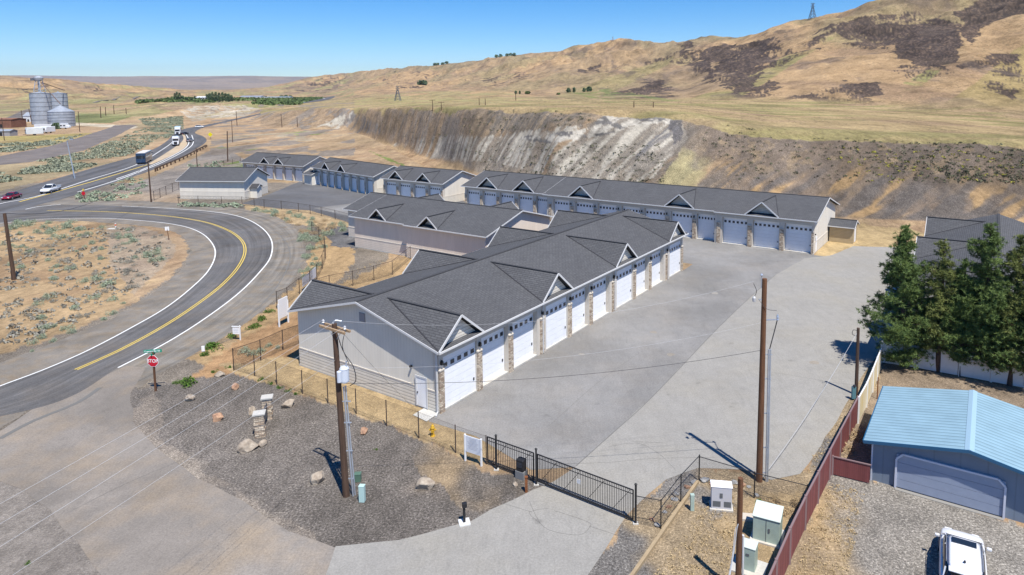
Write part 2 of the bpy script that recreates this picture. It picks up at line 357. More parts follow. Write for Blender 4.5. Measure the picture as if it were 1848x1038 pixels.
L4 = LP((-400, 160, 1200), (0, 164, 1200), (130, 168, 1250), (260, 172, 1500), (350, 175, 1700), (430, 173, 1900), (520, 166, 2200), (600, 158, 2400), (640, 155, 2200), (700, 150, 2000), (850, 142, 1600), (1000, 130, 1200), (1100, 125, 1050), (1240, 120, 900), (1300, 110, 800), (1400, 108, 650), (1500, 92, 560), (1640, 75, 520), (1750, 60, 480), (1848, 45, 450), (2300, 20, 380))
L5 = LP((-400, 128, 1500), (0, 139, 1500), (100, 146, 1600), (180, 152, 1700), (260, 158, 1900), (350, 163, 2300), (430, 162, 2600), (480, 158, 2700), (520, 150, 2900), (560, 140, 3200), (620, 134, 3300), (700, 127, 3000), (800, 119, 2500), (900, 107, 2100), (960, 98, 1900), (1060, 86, 1600), (1100, 80, 1500), (1200, 78, 1400), (1320, 77, 1200), (1350, 70, 1050), (1400, 58, 950), (1460, 44, 900), (1530, 27, 850), (1600, 9, 800), (1640, -3, 780), (1750, -30, 720), (1848, -52, 680), (2300, -110, 600))
L6 = [Vector((p.x * 1.18, p.y * 1.18, max(p.z - .03 * p.y, 5))) for p in L5]
L7 = LZ((-400, 6500, 40), (0, 6500, 40), (500, 6500, 40), (700, 6500, 60), (2300, 6500, 60))
L7b = LP((-400, 150, 9500), (0, 150, 9500), (500, 151, 9500), (700, 152, 9500), (2300, 165, 9500))
L8 = LP((-400, 136, 12500), (0, 137, 12500), (60, 136.6, 12500), (130, 137.6, 12500), (220, 138.5, 12500), (330, 139, 12500), (450, 138, 12500), (560, 139, 12500), (700, 143, 12500), (2300, 150, 12500))
L9 = [Vector((p.x * 1.3, p.y * 1.3, p.z - 60)) for p in L8]
LINES = [K0, K1, K3, L0, L1, L2, L3, L4, L5, L6, L7, L7b, L8, L9]
uu = np.linspace(-1.6, 1.6, 1601)
LY = []; LZZ = []
def smooth(a, k):
    if k < 1: return a
    ker = np.exp(-np.linspace(-2, 2, 2 * k + 1) ** 2); ker /= ker.sum(); return np.convolve(np.pad(a, k, mode='edge'), ker, 'valid')
for i, Ln in enumerate(LINES):
    u = np.array([p.x / p.y for p in Ln]); o = np.argsort(u); u = u[o]
    y = np.array([p.y for p in Ln])[o]; z = np.array([p.z for p in Ln])[o]
    k = 8 if i < 5 else (7 if i in (8,) else 18)
    LY.append(smooth(np.interp(uu, u, y), k)); LZZ.append(smooth(np.interp(uu, u, z), k))
LY = np.array(LY); LZZ = np.array(LZZ)
LY = np.maximum.accumulate(LY + np.arange(len(LY))[:, None] * .5, axis=0)
th = np.concatenate([np.radians(np.arange(-180, -44, 4.)), np.radians(np.arange(-43.5, 38.6, .095)), np.radians(np.arange(42, 180, 4.))])
def rings():
    r = [2.]
    while r[-1] < 17000:
        q = r[-1]
        s = .04 if q < 25 else .0085 if q < 90 else .0031 if q < 330 else .0042 if q < 1500 else .011
        r.append(q * (1 + s))
    return np.array(r)
rr = rings(); NT, NR = len(th), len(rr)
T2, R2 = np.meshgrid(th, rr)
XX = R2 * np.sin(T2); YY = R2 * np.cos(T2)
tc_ = np.clip(th, -R(52), R(52)); uc = np.tan(tc_); DD = R2 * np.cos(tc_)[None, :]
ZZ = np.zeros_like(XX); SEG = np.zeros_like(XX)
tt = XX * -.54 + YY * .84; nn = XX * .84 + YY * .54          # across / along the way the scree runs down the bluff
RJ = (fbm(tt / 16., nn / 40., 4, 2) - .5) * 13 * np.clip(DD / 200, .5, 2)
for j in range(NT):
    ky = np.array([np.interp(uc[j], uu, LY[i]) for i in range(len(LY))]); kz = np.array([np.interp(uc[j], uu, LZZ[i]) for i in range(len(LY))])
    d = DD[:, j]
    dj = d + RJ[:, j] * ss(95, 125, d); zl = sum(np.interp(dj + q_, ky, kz) for q_ in (-5, -2.5, 0, 2.5, 5)) / 5 if True else 0
    # monotone cubic for the hills
    h = np.diff(ky); dl = np.diff(kz) / h; m = np.zeros(len(ky))
    for i in range(1, len(ky) - 1):
        if dl[i - 1] * dl[i] > 0: m[i] = 2 * dl[i - 1] * dl[i] / (dl[i - 1] + dl[i])
    i = np.clip(np.searchsorted(ky, d) - 1, 0, len(ky) - 2); t = np.clip((d - ky[i]) / h[i], 0, 1)
    zc = (2 * t ** 3 - 3 * t ** 2 + 1) * kz[i] + (t ** 3 - 2 * t ** 2 + t) * h[i] * m[i] + (-2 * t ** 3 + 3 * t ** 2) * kz[i + 1] + (t ** 3 - t ** 2) * h[i] * m[i + 1]
    zc = np.where(d < ky[0], 0, np.where(d > ky[-1], kz[-1], zc))
    wl = ss(ky[4], ky[5], d) ; ZZ[:, j] = zl * (1 - wl) + zc * wl
    SEG[:, j] = np.interp(d, ky, np.arange(len(ky)))
back = ss(R(70), R(115), np.abs(T2)); ZZ *= (1 - back)
# relief: gullies on the bluff, spurs and draws on the hills
bl = ss(3.05, 3.4, SEG) * (1 - ss(3.85, 4.05, SEG))
pxx0 = proj(XX, np.maximum(YY, 5), 0 * XX)[0]; bl = bl * np.clip(bl * (1.2 - bl) * 5, 0, 1); ZZ += bl * ((fbm(tt / 8., nn / 40., 5, 3) - .5) * (1.1 + .8 * ss(850, 1000, pxx0)) + (fbm(tt / 1.8, nn / 9., 4, 5) - .5) * .7)
kn = ss(.15, .8, SEG) * (1 - ss(3.0, 3.2, SEG)) * ss(0, 60, DD - 150)
ZZ += kn * (fbm(XX / 18., YY / 18., 4, 9) - .5) * 1.6 * (proj(XX, np.maximum(YY, 5), 0 * XX)[0] > 520)
hm = ss(5.2, 6.4, SEG) * (1 - ss(8.6, 9.4, SEG)); cr_ = 1 - .8 * np.exp(-((SEG - 8) / .35) ** 2)
rg = 1 - np.abs(fbm(XX / 170. + 3.3 + YY / 900., YY / 260., 5, 21) * 2 - 1)
rg2 = 1 - np.abs(fbm(XX / 48. + 7 + YY / 400., YY / 110., 4, 31) * 2 - 1)
ampl = np.clip(ZZ - 14, 0, 90) / 90
ZZ += hm * cr_ * (ampl * ((rg - .72) * 58 + (rg2 - .7) * 22) + (fbm(XX / 30., YY / 60., 3, 41) - .5) * 3 * np.clip(DD / 800, .3, 3))
farm = ss(9.6, 10.4, SEG) * (1 - ss(12.2, 12.8, SEG)); ZZ += farm * (fbm(XX / 1400., YY / 1200., 5, 51) - .5) * 110 * (1 - .85 * np.exp(-((SEG - 12) / .35) ** 2))
ter = ss(4.1, 4.5, SEG) * (1 - ss(5.2, 6, SEG)); ZZ += ter * (fbm(XX / 60., YY / 60., 4, 61) - .5) * 1.6
pxx = proj(XX, np.maximum(YY, 5), 0 * XX)[0]; dvl = ss(470, 620, DD) * (1 - ss(5.9, 6.6, SEG)) * ss(560, 440, pxx) * ss(200, 330, pxx); ZZ += dvl * (1 - np.abs(fbm(XX / 60., YY / 80., 4, 71) * 2 - 1) - .55) * 14
lft = ss(5.4, 6.6, SEG) * (1 - ss(8.6, 9.4, SEG)) * ss(560, 400, pxx); ZZ += lft * (1 - np.abs(fbm(XX / 130., YY / 160., 5, 72) * 2 - 1) - .7) * 22 * cr_
ZZ = np.where(DD < 84, 0, ZZ)
def TZ(x, y):
    r = math.hypot(x, y); a = math.atan2(x, y)
    i = int(np.clip(np.searchsorted(rr, r) - 1, 0, NR - 2)); j = int(np.clip(np.searchsorted(th, a) - 1, 0, NT - 2))
    fi = (r - rr[i]) / (rr[i + 1] - rr[i]); fj = (a - th[j]) / (th[j + 1] - th[j])
    return float((ZZ[i, j] * (1 - fj) + ZZ[i, j + 1] * fj) * (1 - fi) + (ZZ[i + 1, j] * (1 - fj) + ZZ[i + 1, j + 1] * fj) * fi)
def GT(x, y, rmin=60, rmax=14000):
    d = ray(x, y); hd = math.hypot(d[0], d[1]); r = rmin; prev = rmin
    while r < rmax:
        t = r / hd
        if CAMH + d[2] * t < TZ(d[0] * t, d[1] * t):
            lo, hi = prev, r
            for _ in range(25):
                m = (lo + hi) / 2; t = m / hd
                if CAMH + d[2] * t < TZ(d[0] * t, d[1] * t): hi = m
                else: lo = m
            t = hi / hd; return Vector((d[0] * t, d[1] * t, TZ(d[0] * t, d[1] * t)))
        prev = r; r *= 1.004
    return None

# ---- ground cover (what grows or lies where), stored per vertex
PX, PY, DP = proj(XX, YY, ZZ)
infr = (YY > 5)
PX = np.where(infr, PX, -9999); PY = np.where(infr, PY, 5000)
wob = np.clip(900 / np.maximum(R2, 20), 1, 30)
jx = PX + (fbm(XX / 1.3, YY / 1.3, 4, 81) - .5) * wob * 1.6; jy = PY + (fbm(XX / 1.3, YY / 1.3, 4, 82) - .5) * wob * .9
def inpoly(P, x=None, y=None):
    x = jx if x is None else x; y = jy if y is None else y
    bx0, bx1 = min(p[0] for p in P), max(p[0] for p in P); by0, by1 = min(p[1] for p in P), max(p[1] for p in P)
    out = np.zeros(x.shape, bool); sel = (x >= bx0) & (x <= bx1) & (y >= by0) & (y <= by1)
    xs = x[sel]; ys = y[sel]; r = np.zeros(xs.shape, bool)
    for i in range(len(P)):
        x1, y1 = P[i]; x2, y2 = P[i - 1]
        if y1 == y2: continue
        c = ((y1 > ys) != (y2 > ys)) & (xs < (x2 - x1) * (ys - y1) / (y2 - y1) + x1); r ^= c
    out[sel] = r; return out
C = np.zeros(XX.shape + (3,)); GR = np.zeros(XX.shape)
def col(c): return np.array(c)[None, None, :]
def blend(mask, c, gr=None):
    global C, GR
    mask = mask.astype(float); C = C * (1 - mask[..., None]) + np.array(c) * mask[..., None]
    if gr is not None: GR = GR * (1 - mask) + gr * mask
n1 = fbm(XX / 6., YY / 6., 5, 101); n2 = fbm(XX / 1.7, YY / 1.7, 4, 102); n3 = fbm(XX / 40., YY / 55., 5, 103); n4 = fbm(XX / 150., YY / 300., 5, 104)
TAN = (.39, .275, .17); STRAW = (.47, .345, .19); BROWN = (.27, .19, .125); GRAVEL = (.185, .163, .142); GRAVL = (.29, .26, .215)
OLIVE = (.235, .215, .09); GREEN = (.17, .22, .06); ROCKD = (.068, .052, .044); WHITE = (.43, .39, .32); GREYT = (.16, .142, .12)
blend(np.ones(XX.shape), TAN, .35)
blend(ss(.42, .66, n1) * .8, (.33, .22, .13)); blend(ss(.5, .75, n2) * .5, STRAW); blend(ss(.55, .75, n3) * .6 * (DD > 60), (.3, .225, .13))
Q = lambda *a: inpoly(list(zip(a[::2], a[1::2])))
front = DD < 430
# near zones
blend(Q(-400, 640, 60, 625, 250, 545, 330, 480, 342, 445, 320, 420, 290, 410, 150, 398, -400, 410, -400, 330, 700, 330, 700, 470, 560, 560, 450, 640, 300, 720, -400, 1100), (.24, .205, .165), .8)   # verge gravel
blend(Q(-400, 655, 0, 640, 60, 620, 140, 590, 210, 560, 260, 515, 310, 465, 318, 445, 300, 425, 250, 408, 150, 402, -400, 420), (.41, .29, .165), .3)   # field in the bend
fld = Q(-400, 655, 0, 640, 60, 620, 140, 590, 210, 560, 260, 515, 310, 465, 318, 445, 300, 425, 250, 408, 150, 402, -400, 420)
blend(fld * ss(.5, .7, n1) * .75, (.36, .24, .14)); blend(fld * ss(.55, .7, n3) * .5, (.5, .27, .11))
blend(fld * Q(190, 400, 320, 420, 320, 470, 250, 540, 200, 480) * .55, (.3, .26, .22), .7)
blend(Q(330, 640, 420, 600, 500, 545, 545, 500, 555, 470, 590, 400, 540, 384, 440, 372, 436, 367, 640, 395, 640, 470, 600, 520, 760, 450, 760, 600, 560, 700, 420, 690), (.45, .31, .165), .3)
blend(Q(240, 700, 320, 640, 400, 605, 440, 620, 380, 690, 250, 720) * ss(.35, .6, n1), (.28, .23, .17), .7)
blend(Q(330, 700, 420, 620, 540, 560, 545, 660, 430, 690), (.42, .26, .135), .3)
blend(Q(436, 366, 560, 380, 625, 398, 640, 415, 600, 425, 575, 410, 500, 400, 450, 385), (.45, .33, .19), .3)
blend(Q(588, 412, 600, 408, 650, 412, 650, 450, 600, 445, 590, 430), (.17, .165, .165), .9)
blend(Q(400, 660, 422, 672, 500, 695, 592, 728, 698, 769, 756, 791, 823, 818, 868, 840, 905, 800, 780, 745, 700, 700, 541, 640), STRAW, .3)
bed = Q(226, 712, 236, 700, 330, 690, 422, 674, 500, 697, 592, 730, 698, 771, 756, 793, 823, 820, 868, 850, 985, 865, 1010, 900, 900, 960, 760, 1010, 600, 1020, 500, 990, 420, 930, 340, 880, 262, 822, 220, 752)
blend(bed, GRAVEL, 1.)
blend(bed * ss(.48, .68, n1) * .5, (.24, .19, .145), 1.); blend(bed * Q(820, 820, 960, 860, 960, 900, 850, 930, 700, 800, 760, 795) * ss(.38, .62, n1), (.36, .27, .17), .6)
blend(bed * Q(235, 705, 280, 700, 300, 800, 450, 905, 600, 985, 500, 965, 380, 890, 240, 790) * ss(.3, .5, n2) * .75, (.29, .245, .2), .8); blend(bed * Q(226, 700, 262, 700, 300, 790, 470, 905, 640, 975, 620, 1010, 500, 985, 360, 900, 230, 800) * ss(.35, .6, n1) * .8, (.31, .265, .215), .8)
blend(Q(-400, 830, 0, 840, 60, 860, 130, 925, 190, 1000, 250, 1060, 280, 1400, -400, 1400), (.238, .21, .182), .45)
# right of the driveway
rg_ = Q(1050, 1040, 1130, 930, 1195, 868, 1250, 850, 1380, 850, 1450, 850, 1500, 760, 1560, 660, 1600, 600, 1640, 640, 1620, 760, 1600, 860, 1480, 900, 1420, 1200, 1000, 1400)
blend(rg_, (.2, .185, .168), 1.); blend(rg_ * ss(.5, .62, n1) * .8, (.4, .3, .18), .7)
blend(Q(1340, 900, 1460, 885, 1430, 960, 1380, 1100, 1300, 940) * ss(.35, .6, n1), (.42, .31, .18), .4)
blend(Q(1150, 1040, 1262, 872, 1340, 880, 1400, 1000, 1340, 1200, 1100, 1200) * ss(.62, .42, n1) * .75, (.22, .205, .19), .9)
yard = Q(1395, 1060, 1430, 1000, 1500, 855, 1640, 880, 1900, 960, 2600, 1200, 2600, 2400, 1300, 2400)
blend(yard, (.275, .252, .22), 1.); blend(yard * ss(1640, 1450, PX) * ss(.42, .6, n1) * .9, (.48, .34, .18), .4); blend(yard * ss(.6, .75, n1) * .4, (.2, .18, .16), 1.)
blend(Q(1545, 770, 1580, 690, 1600, 650, 1900, 690, 2600, 800, 2600, 960, 1580, 860, 1500, 850), (.29, .225, .16), .6)
blend(Q(1470, 470, 1480, 410, 1560, 405, 1640, 415, 1700, 430, 1640, 446, 1540, 446, 1500, 462), (.46, .34, .18), .3)
# beyond the county road, to the canyon
midz = Q(130, 366, 200, 350, 320, 300, 400, 262, 460, 300, 330, 366); blend(midz, (.34, .25, .165), .5); blend(midz * ss(.45, .65, n3), (.25, .22, .19), .7)
blend(Q(380, 300, 470, 285, 440, 305, 330, 330) * ss(.3, .6, n1), GREEN)
for P in ((380, 268, 440, 262, 470, 268, 430, 276, 380, 276), (520, 238, 590, 235, 580, 243, 500, 245), (470, 300, 420, 296, 380, 300, 340, 316, 400, 312), (660, 270, 700, 285, 760, 310, 700, 290)):
    blend(Q(*P) * ss(.3, .5, n1) * .9, GREEN)
blend(Q(420, 246, 560, 236, 640, 244, 560, 254, 400, 258) * ss(.4, .6, fbm(XX / 10., YY / 10, 4, 120)), (.33, .28, .2))
# sage flat at the left
sg = Q(-600, 390, -600, 300, 0, 298, 120, 270, 250, 215, 300, 205, 330, 235, 300, 250, 240, 285, 0, 345); blend(sg * .8, (.37, .27, .165), .4); blend(sg * ss(.5, .62, n3) * .5, (.25, .22, .13))
blend(Q(-600, 260, 60, 245, 200, 238, 130, 262, 0, 275, -600, 300) * ss(.35, .6, n3) * .8, (.36, .3, .11))
blend(Q(140, 205, 250, 207, 200, 222, 130, 222) * .8, (.1, .14, .05)); blend(Q(130, 221, 250, 228, 240, 233, 130, 226), (.5, .43, .32))
gf = (SEG > 4.2) & (SEG < 7.2) & (PX < 640) & (DD > 480)
blend(gf * ss(.45, .62, fbm(XX / 60., YY / 90., 4, 131)) * .5, (.26, .25, .11))
# bluff face
face = ss(2.9, 3.06, SEG) * (1 - ss(3.93, 4.02, SEG)) * (PX > 470)
wq = fbm(XX / 9., YY / 9., 4, 140) - .5; sk = fbm(tt / 5. + wq * 1.4, nn / 22. + wq, 5, 141); sk2 = fbm(tt / 1.3 + wq * 2, nn / 8., 4, 142); sk3 = fbm(tt / 14. + wq * 1.5, nn / 20., 4, 143)
blend(face, (.30, .215, .135), .6)
gfr = face * ss(.42, .56, sk * .38 + sk3 * .32 + n2 * .3 + ss(1400, 1848, PX) * .05 + ss(3.5, 3.95, SEG) * .08 - ss(900, 700, PX) * .04)
blend(gfr * .9 * (PX >= 880), GREYT, .9); blend(gfr * .75 * ss(600, 780, PX) * (PX < 880), (.215, .175, .135), .9); blend(face * ss(.5, .7, sk2) * .4, (.3, .23, .155))
sk4 = fbm(tt / .8 + wq * 2, nn / 7., 4, 144); blend(face * ss(.55, .66, sk4) * .4, (.40, .30, .19)); blend(face * ss(.45, .34, sk4) * .22, (.15, .13, .11), .9)
rgt = face * ss(1240, 1330, PX) * ss(3.85, 3.5, SEG); rs_ = fbm(tt / 1.5 + wq * 1.5, nn / 11., 5, 145) * .7 + fbm(tt / 6., nn / 14., 3, 146) * .3; blend(rgt * .7, (.17, .135, .108), .8); blend(rgt * ss(.52, .6, rs_) * .8, (.41, .27, .13), .3); blend(rgt * ss(.48, .40, rs_) * .8, (.125, .112, .102), .9)
upr = face * ss(3.35, 3.65, SEG + wq * .3) * ss(1230, 1290, PX); blend(upr * .8, (.155, .122, .095), .9); blend(upr * ss(.58, .7, n2) * .5, (.3, .22, .13))
wtop = PY < 300 + (PX - 1000) * .1
wm = face * ss(.485, .57, sk * .35 + sk2 * .65)
blend(face * Q(760, 262, 860, 250, 960, 240, 1070, 230, 1110, 200, 1228, 204, 1240, 250, 1150, 345, 960, 345, 900, 330, 800, 300) * .7 * ss(.3, .5, sk3), (.26, .23, .19), .9)
blend(wm * Q(700, 262, 790, 245, 880, 246, 960, 235, 1060, 225, 1110, 200, 1232, 202, 1235, 240, 1180, 320, 1110, 335, 980, 315, 880, 290, 780, 290), WHITE, .3)
cliff = Q(930, 248, 1000, 240, 1060, 232, 1095, 205, 1130, 200, 1226, 205, 1215, 222, 1140, 226, 1100, 240, 1050, 252, 980, 258)
blend(face * cliff * ss(.3, .45, sk2), (.48, .44, .37), .2)
blend(face * cliff * ss(.6, .66, fbm(XX / 2.5, ZZ / 1.2, 4, 150)), (.16, .15, .14))
blend(face * Q(1212, 210, 1232, 212, 1230, 250, 1218, 262, 1214, 240, 1205, 232) * ss(.3, .5, n2), (.13, .12, .115))
blend(face * Q(1130, 300, 1210, 215, 1222, 218, 1230, 240, 1140, 345, 1080, 345) * ss(.5, .4, sk) * .8, (.17, .165, .165), .9)
blend(face * Q(1175, 345, 1235, 265, 1290, 290, 1250, 345) * ss(.3, .6, n1) * .7, (.38, .33, .17))
blend(face * Q(790, 205, 830, 215, 830, 250, 800, 330, 780, 330, 800, 250) * ss(.3, .5, sk3) * .5, (.17, .155, .14), .9)
blend(face * Q(590, 200, 640, 197, 700, 240, 640, 240) * ss(.4, .55, sk2), (.2, .18, .16)); blend(face * Q(560, 235, 600, 215, 640, 200, 610, 235) * ss(.45, .55, sk2), WHITE)
blend(face * Q(640, 198, 800, 196, 780, 260, 700, 262, 640, 230) * .5 * ss(640, 740, PX) * ss(.45, .62, sk2 * .5 + n2 * .5), (.2, .18, .16), .9)
# terrace and hills
terr = (SEG >= 3.97) & (SEG < 5.6) & (PX > 470)
blend(terr, (.37, .275, .145), .2); blend(terr * ss(.42, .62, fbm(XX / 35., YY / 12., 4, 161)) * .75, OLIVE); blend(terr * ss(.55, .7, fbm(XX / 25., YY / 14., 4, 162)) * .6, (.32, .22, .14))
hl = ss(5.1, 5.7, SEG) * (SEG < 9.5)
blend(hl, (.37, .25, .135), .2)
hn = fbm(XX / 70. + YY / 500, YY / 200., 5, 171); hn2 = fbm(XX / 22. + YY / 160, YY / 90., 5, 172); hn3 = fbm(XX / 9., YY / 30., 4, 173)
blend(hl * ss(.46, .6, hn) * .7, (.27, .22, .115)); blend(hl * ss(.5, .62, hn2) * .6, (.25, .17, .11)); blend(hl * ss(.5, .7, hn3) * .25, (.45, .32, .19)); spk = fbm(PX / 1.5, PY / 1.2, 3, 187); blend(((hl > 0) | terr) * ss(.56, .66, spk * .7 + hn * .3) * .55, (.2, .155, .09))
blend(hl * (PX < 1350) * ss(.5, .65, fbm(XX / 240., YY / 300., 4, 174)) * .5, (.25, .19, .12))
blend(hl * ss(7.1, 7.9, SEG) * (PX > 700) * ss(.4, .6, hn) * .6, (.2, .165, .10))
gx = Q(1700, 190, 1760, 150, 1830, 90, 1900, 60, 2300, 60, 2300, 240, 1800, 210); blend(hl * gx * .7, (.27, .215, .09))
gx = Q(1240, 180, 1330, 150, 1400, 110, 1480, 70, 1520, 60, 1440, 110, 1380, 150, 1320, 185); blend(hl * gx * .7 * ss(.3, .6, hn2), (.25, .235, .095))
gx = Q(1000, 175, 1100, 140, 1220, 100, 1200, 120, 1120, 160, 1060, 182); blend(hl * gx * .5, (.26, .225, .1))
gx = Q(1600, 165, 1650, 140, 1700, 110, 1740, 80, 1720, 110, 1670, 150, 1640, 175); blend(hl * gx * .7 * ss(.4, .6, hn3), (.22, .23, .08))
gx = Q(640, 178, 760, 165, 900, 165, 1000, 180, 900, 190, 640, 190); blend((SEG > 4) * gx * .45 * ss(.4, .6, hn2), (.3, .285, .12))
# basalt scree fields
scn = fbm(PX / 1.4, PY / 1.1, 3, 186)
def scree(P, th_=.5, w_=.035, f=1., skew=0.):
    dw = (fbm(XX / 60., YY / 60., 4, 183) - .5); a = fbm(XX / 13. + dw * 5 + YY / 300., YY / 60. + dw * 3, 5, 181); c = fbm(XX / 45. + dw * 2, YY / 55. - dw * 3, 5, 184); b = fbm(PX / 2.2, PY / 4., 3, 182)
    m = inpoly(P, PX + (a - .5) * 60 + (c - .5) * 50, PY + (c - .5) * 50)
    return hl * m * ss(th_ - w_ - .055, th_ + w_ - .055, a * .45 + c * .3 + b * .25)
zp = lambda *a: list(zip(a[::2], a[1::2]))
for P, t in ((zp(1262, 110, 1290, 84, 1320, 76, 1350, 72, 1400, 66, 1404, 78, 1392, 110, 1370, 120, 1345, 135, 1325, 125, 1300, 120, 1285, 130, 1270, 140), .47),
             (zp(1080, 168, 1130, 155, 1200, 150, 1222, 160, 1200, 172, 1100, 174), .40),
             (zp(1250, 120, 1290, 100, 1300, 150, 1290, 152, 1270, 150), .52),
             (zp(1392, 90, 1450, 66, 1520, 40, 1540, 50, 1470, 80, 1420, 100), .5),
             (zp(1310, 165, 1390, 132, 1400, 140, 1375, 160, 1350, 172), .44), (zp(1280, 150, 1330, 100, 1400, 80, 1430, 95, 1380, 130, 1320, 160), .5), (zp(1600, 60, 1700, 30, 1740, 70, 1730, 115, 1660, 118, 1610, 95), .44), (zp(1402, 172, 1440, 150, 1520, 135, 1590, 150, 1600, 172, 1500, 186), .45),
             (zp(1480, 60, 1560, 30, 1640, 22, 1735, 44, 1745, 80, 1720, 104, 1650, 105, 1600, 85, 1560, 60), .49),
             (zp(1735, 20, 1800, -10, 1900, -10, 1900, 30, 1830, 40, 1780, 60, 1760, 84, 1740, 60), .32), (zp(1590, 120, 1690, 110, 1720, 130, 1640, 150), .52),
             (zp(1480, 50, 1600, 60, 1700, 110, 1560, 90), .53), (zp(1740, 115, 1848, 100, 1848, 118, 1740, 125), .54), (zp(1760, 150, 1848, 105, 1848, 190), .58),
             (zp(1160, 110, 1290, 85, 1240, 118, 1180, 116), .53), (zp(1050, 130, 1120, 118, 1060, 142), .52), (zp(1210, 90, 1250, 80, 1310, 84, 1260, 104), .5),
             (zp(860, 150, 960, 128, 940, 142, 880, 156), .53), (zp(700, 150, 800, 140, 760, 160), .56), (zp(520, 170, 570, 150, 640, 140, 600, 165), .56),
             (zp(50, 158, 100, 158, 90, 168, 50, 168), .5), (zp(150, 162, 180, 156, 180, 162), .45)):
    m = scree(P, t); blend(m * .93, ROCKD, .3); blend(m * ss(.52, .62, scn) * .5, (.2, .14, .10)); blend(m * ss(.45, .35, scn) * .5, (.05, .04, .036))
blend(hl * ss(.60, .66, hn2 * .5 + hn3 * .5) * .55 * (PX > 1000), (.13, .1, .08))
blend(Q(1020, 165, 1100, 160, 1180, 175, 1230, 182, 1100, 186) * (SEG > 4.6) * ss(.45, .6, hn3) * .6, (.15, .19, .06))
# far plateau and the valley
fp = ss(9.2, 9.8, SEG); blend(fp, (.26, .205, .155), 0); blend(fp * ss(.45, .6, fbm(XX / 900., YY / 700., 5, 191)) * .6, (.31, .24, .17)); blend(fp * ss(.55, .65, fbm(XX / 400., YY / 500., 5, 192)) * .5, (.16, .14, .12))
lv = (SEG > 4.5) & (SEG < 9) & (PX < 640); blend(lv * ss(.52, .58, fbm(XX / 60., YY / 160., 5, 193)) * .6, (.22, .165, .115)); blend(lv * ss(.57, .64, fbm(XX / 40., YY / 100., 5, 194)) * .6, (.28, .27, .12)); blend((SEG < 5) & (DD > 220) & (PX < 640) & (PX > 380) & (fbm(XX / 12., YY / 25., 4, 195) > .56), (.24, .2, .16))
blend((SEG > 4) & (SEG < 6) & Q(325, 200, 350, 192, 440, 190, 470, 196, 440, 212, 380, 214, 350, 222) & (sk2 > .48), (.42, .37, .29))
blend(Q(-200, 190, 20, 186, 150, 180, 280, 172, 200, 186, 60, 196) * ss(.45, .6, hn2) * .4 * (SEG > 4), (.26, .25, .1))
blend(Q(-600, 226, 0, 218, 44, 198, 62, 195, 60, 212, 20, 222, 0, 235, -600, 250) * (DD > 300), (.17, .15, .135), .6)

me = bpy.data.meshes.new('terrain'); nv = NT * NR
me.vertices.add(nv); co = np.stack([XX, YY, ZZ], -1).reshape(-1, 3).astype(np.float32); me.vertices.foreach_set('co', co.ravel())
ii, jj = np.meshgrid(np.arange(NR - 1), np.arange(NT), indexing='ij'); j2 = (jj + 1) % NT
q = np.stack([ii * NT + jj, ii * NT + j2, (ii + 1) * NT + j2, (ii + 1) * NT + jj], -1).reshape(-1, 4)[:, ::-1]
nf = len(q); me.loops.add(nf * 4 + NT); me.polygons.add(nf + 1)
me.loops.foreach_set('vertex_index', np.concatenate([q.ravel(), np.arange(NT)[::-1]]).astype(np.int32))
me.polygons.foreach_set('loop_start', np.concatenate([np.arange(nf) * 4, [nf * 4]]).astype(np.int32))
me.update(calc_edges=True)
me.polygons.foreach_set('use_smooth', np.ones(nf + 1, bool))
ca = me.color_attributes.new('Cover', 'FLOAT_COLOR', 'POINT')
ca.data.foreach_set('color', np.concatenate([np.clip(C, 0, 1).reshape(-1, 3), GR.reshape(-1, 1)], 1).astype(np.float32).ravel())
gm = bpy.data.materials.new('land'); gm.use_nodes = True; N, L, p = nodes(gm)
p.inputs['Roughness'].default_value = .95; p.inputs['Specular IOR Level'].default_value = .1
at = N.new('ShaderNodeAttribute'); at.attribute_name = 'Cover'; ob = N.new('ShaderNodeTexCoord').outputs['Object']
st = noise(N, L, ob, 8., 3, .9); st = ramp(N, L, st, [(.34, .3), (.48, .78), (.55, 1.1), (.66, 2.3)])
so_ = ramp(N, L, noise(N, L, ob, 2.2, 5, .75), [(.3, .72), (.7, 1.25)])
mid = ramp(N, L, noise(N, L, ob, .16, 6, .7), [(.3, .8), (.7, 1.2)])
tuft = ramp(N, L, noise(N, L, mapping(N, L, ob, (1, .6, 1)), .9, 5, .8), [(.32, .7), (.5, 1), (.68, 1.22)])
f = mixc(N, L, at.outputs['Alpha'], so_, st); c = mixc(N, L, 1., at.outputs['Color'], f, 'MULTIPLY'); c = mixc(N, L, 1., c, mid, 'MULTIPLY'); c = mixc(N, L, 1., c, tuft, 'MULTIPLY'); big_ = ramp(N, L, noise(N, L, mapping(N, L, ob, (1, .45, 1)), .05, 11, .78), [(.36, .6), (.5, 1), (.62, 1.25)]); c = mixc(N, L, 1., c, big_, 'MULTIPLY')
L.new(c, p.inputs['Base Color'])
b = N.new('ShaderNodeBump'); b.inputs['Strength'].default_value = .6; b.inputs['Distance'].default_value = .08; L.new(st, b.inputs['Height']); L.new(b.outputs[0], p.inputs['Normal'])
me.materials.append(gm)
to = bpy.data.objects.new('terrain', me); COL.objects.link(to); tag(to, 'dry grassland, gravel and the hillsides behind', None, None, 'structure')

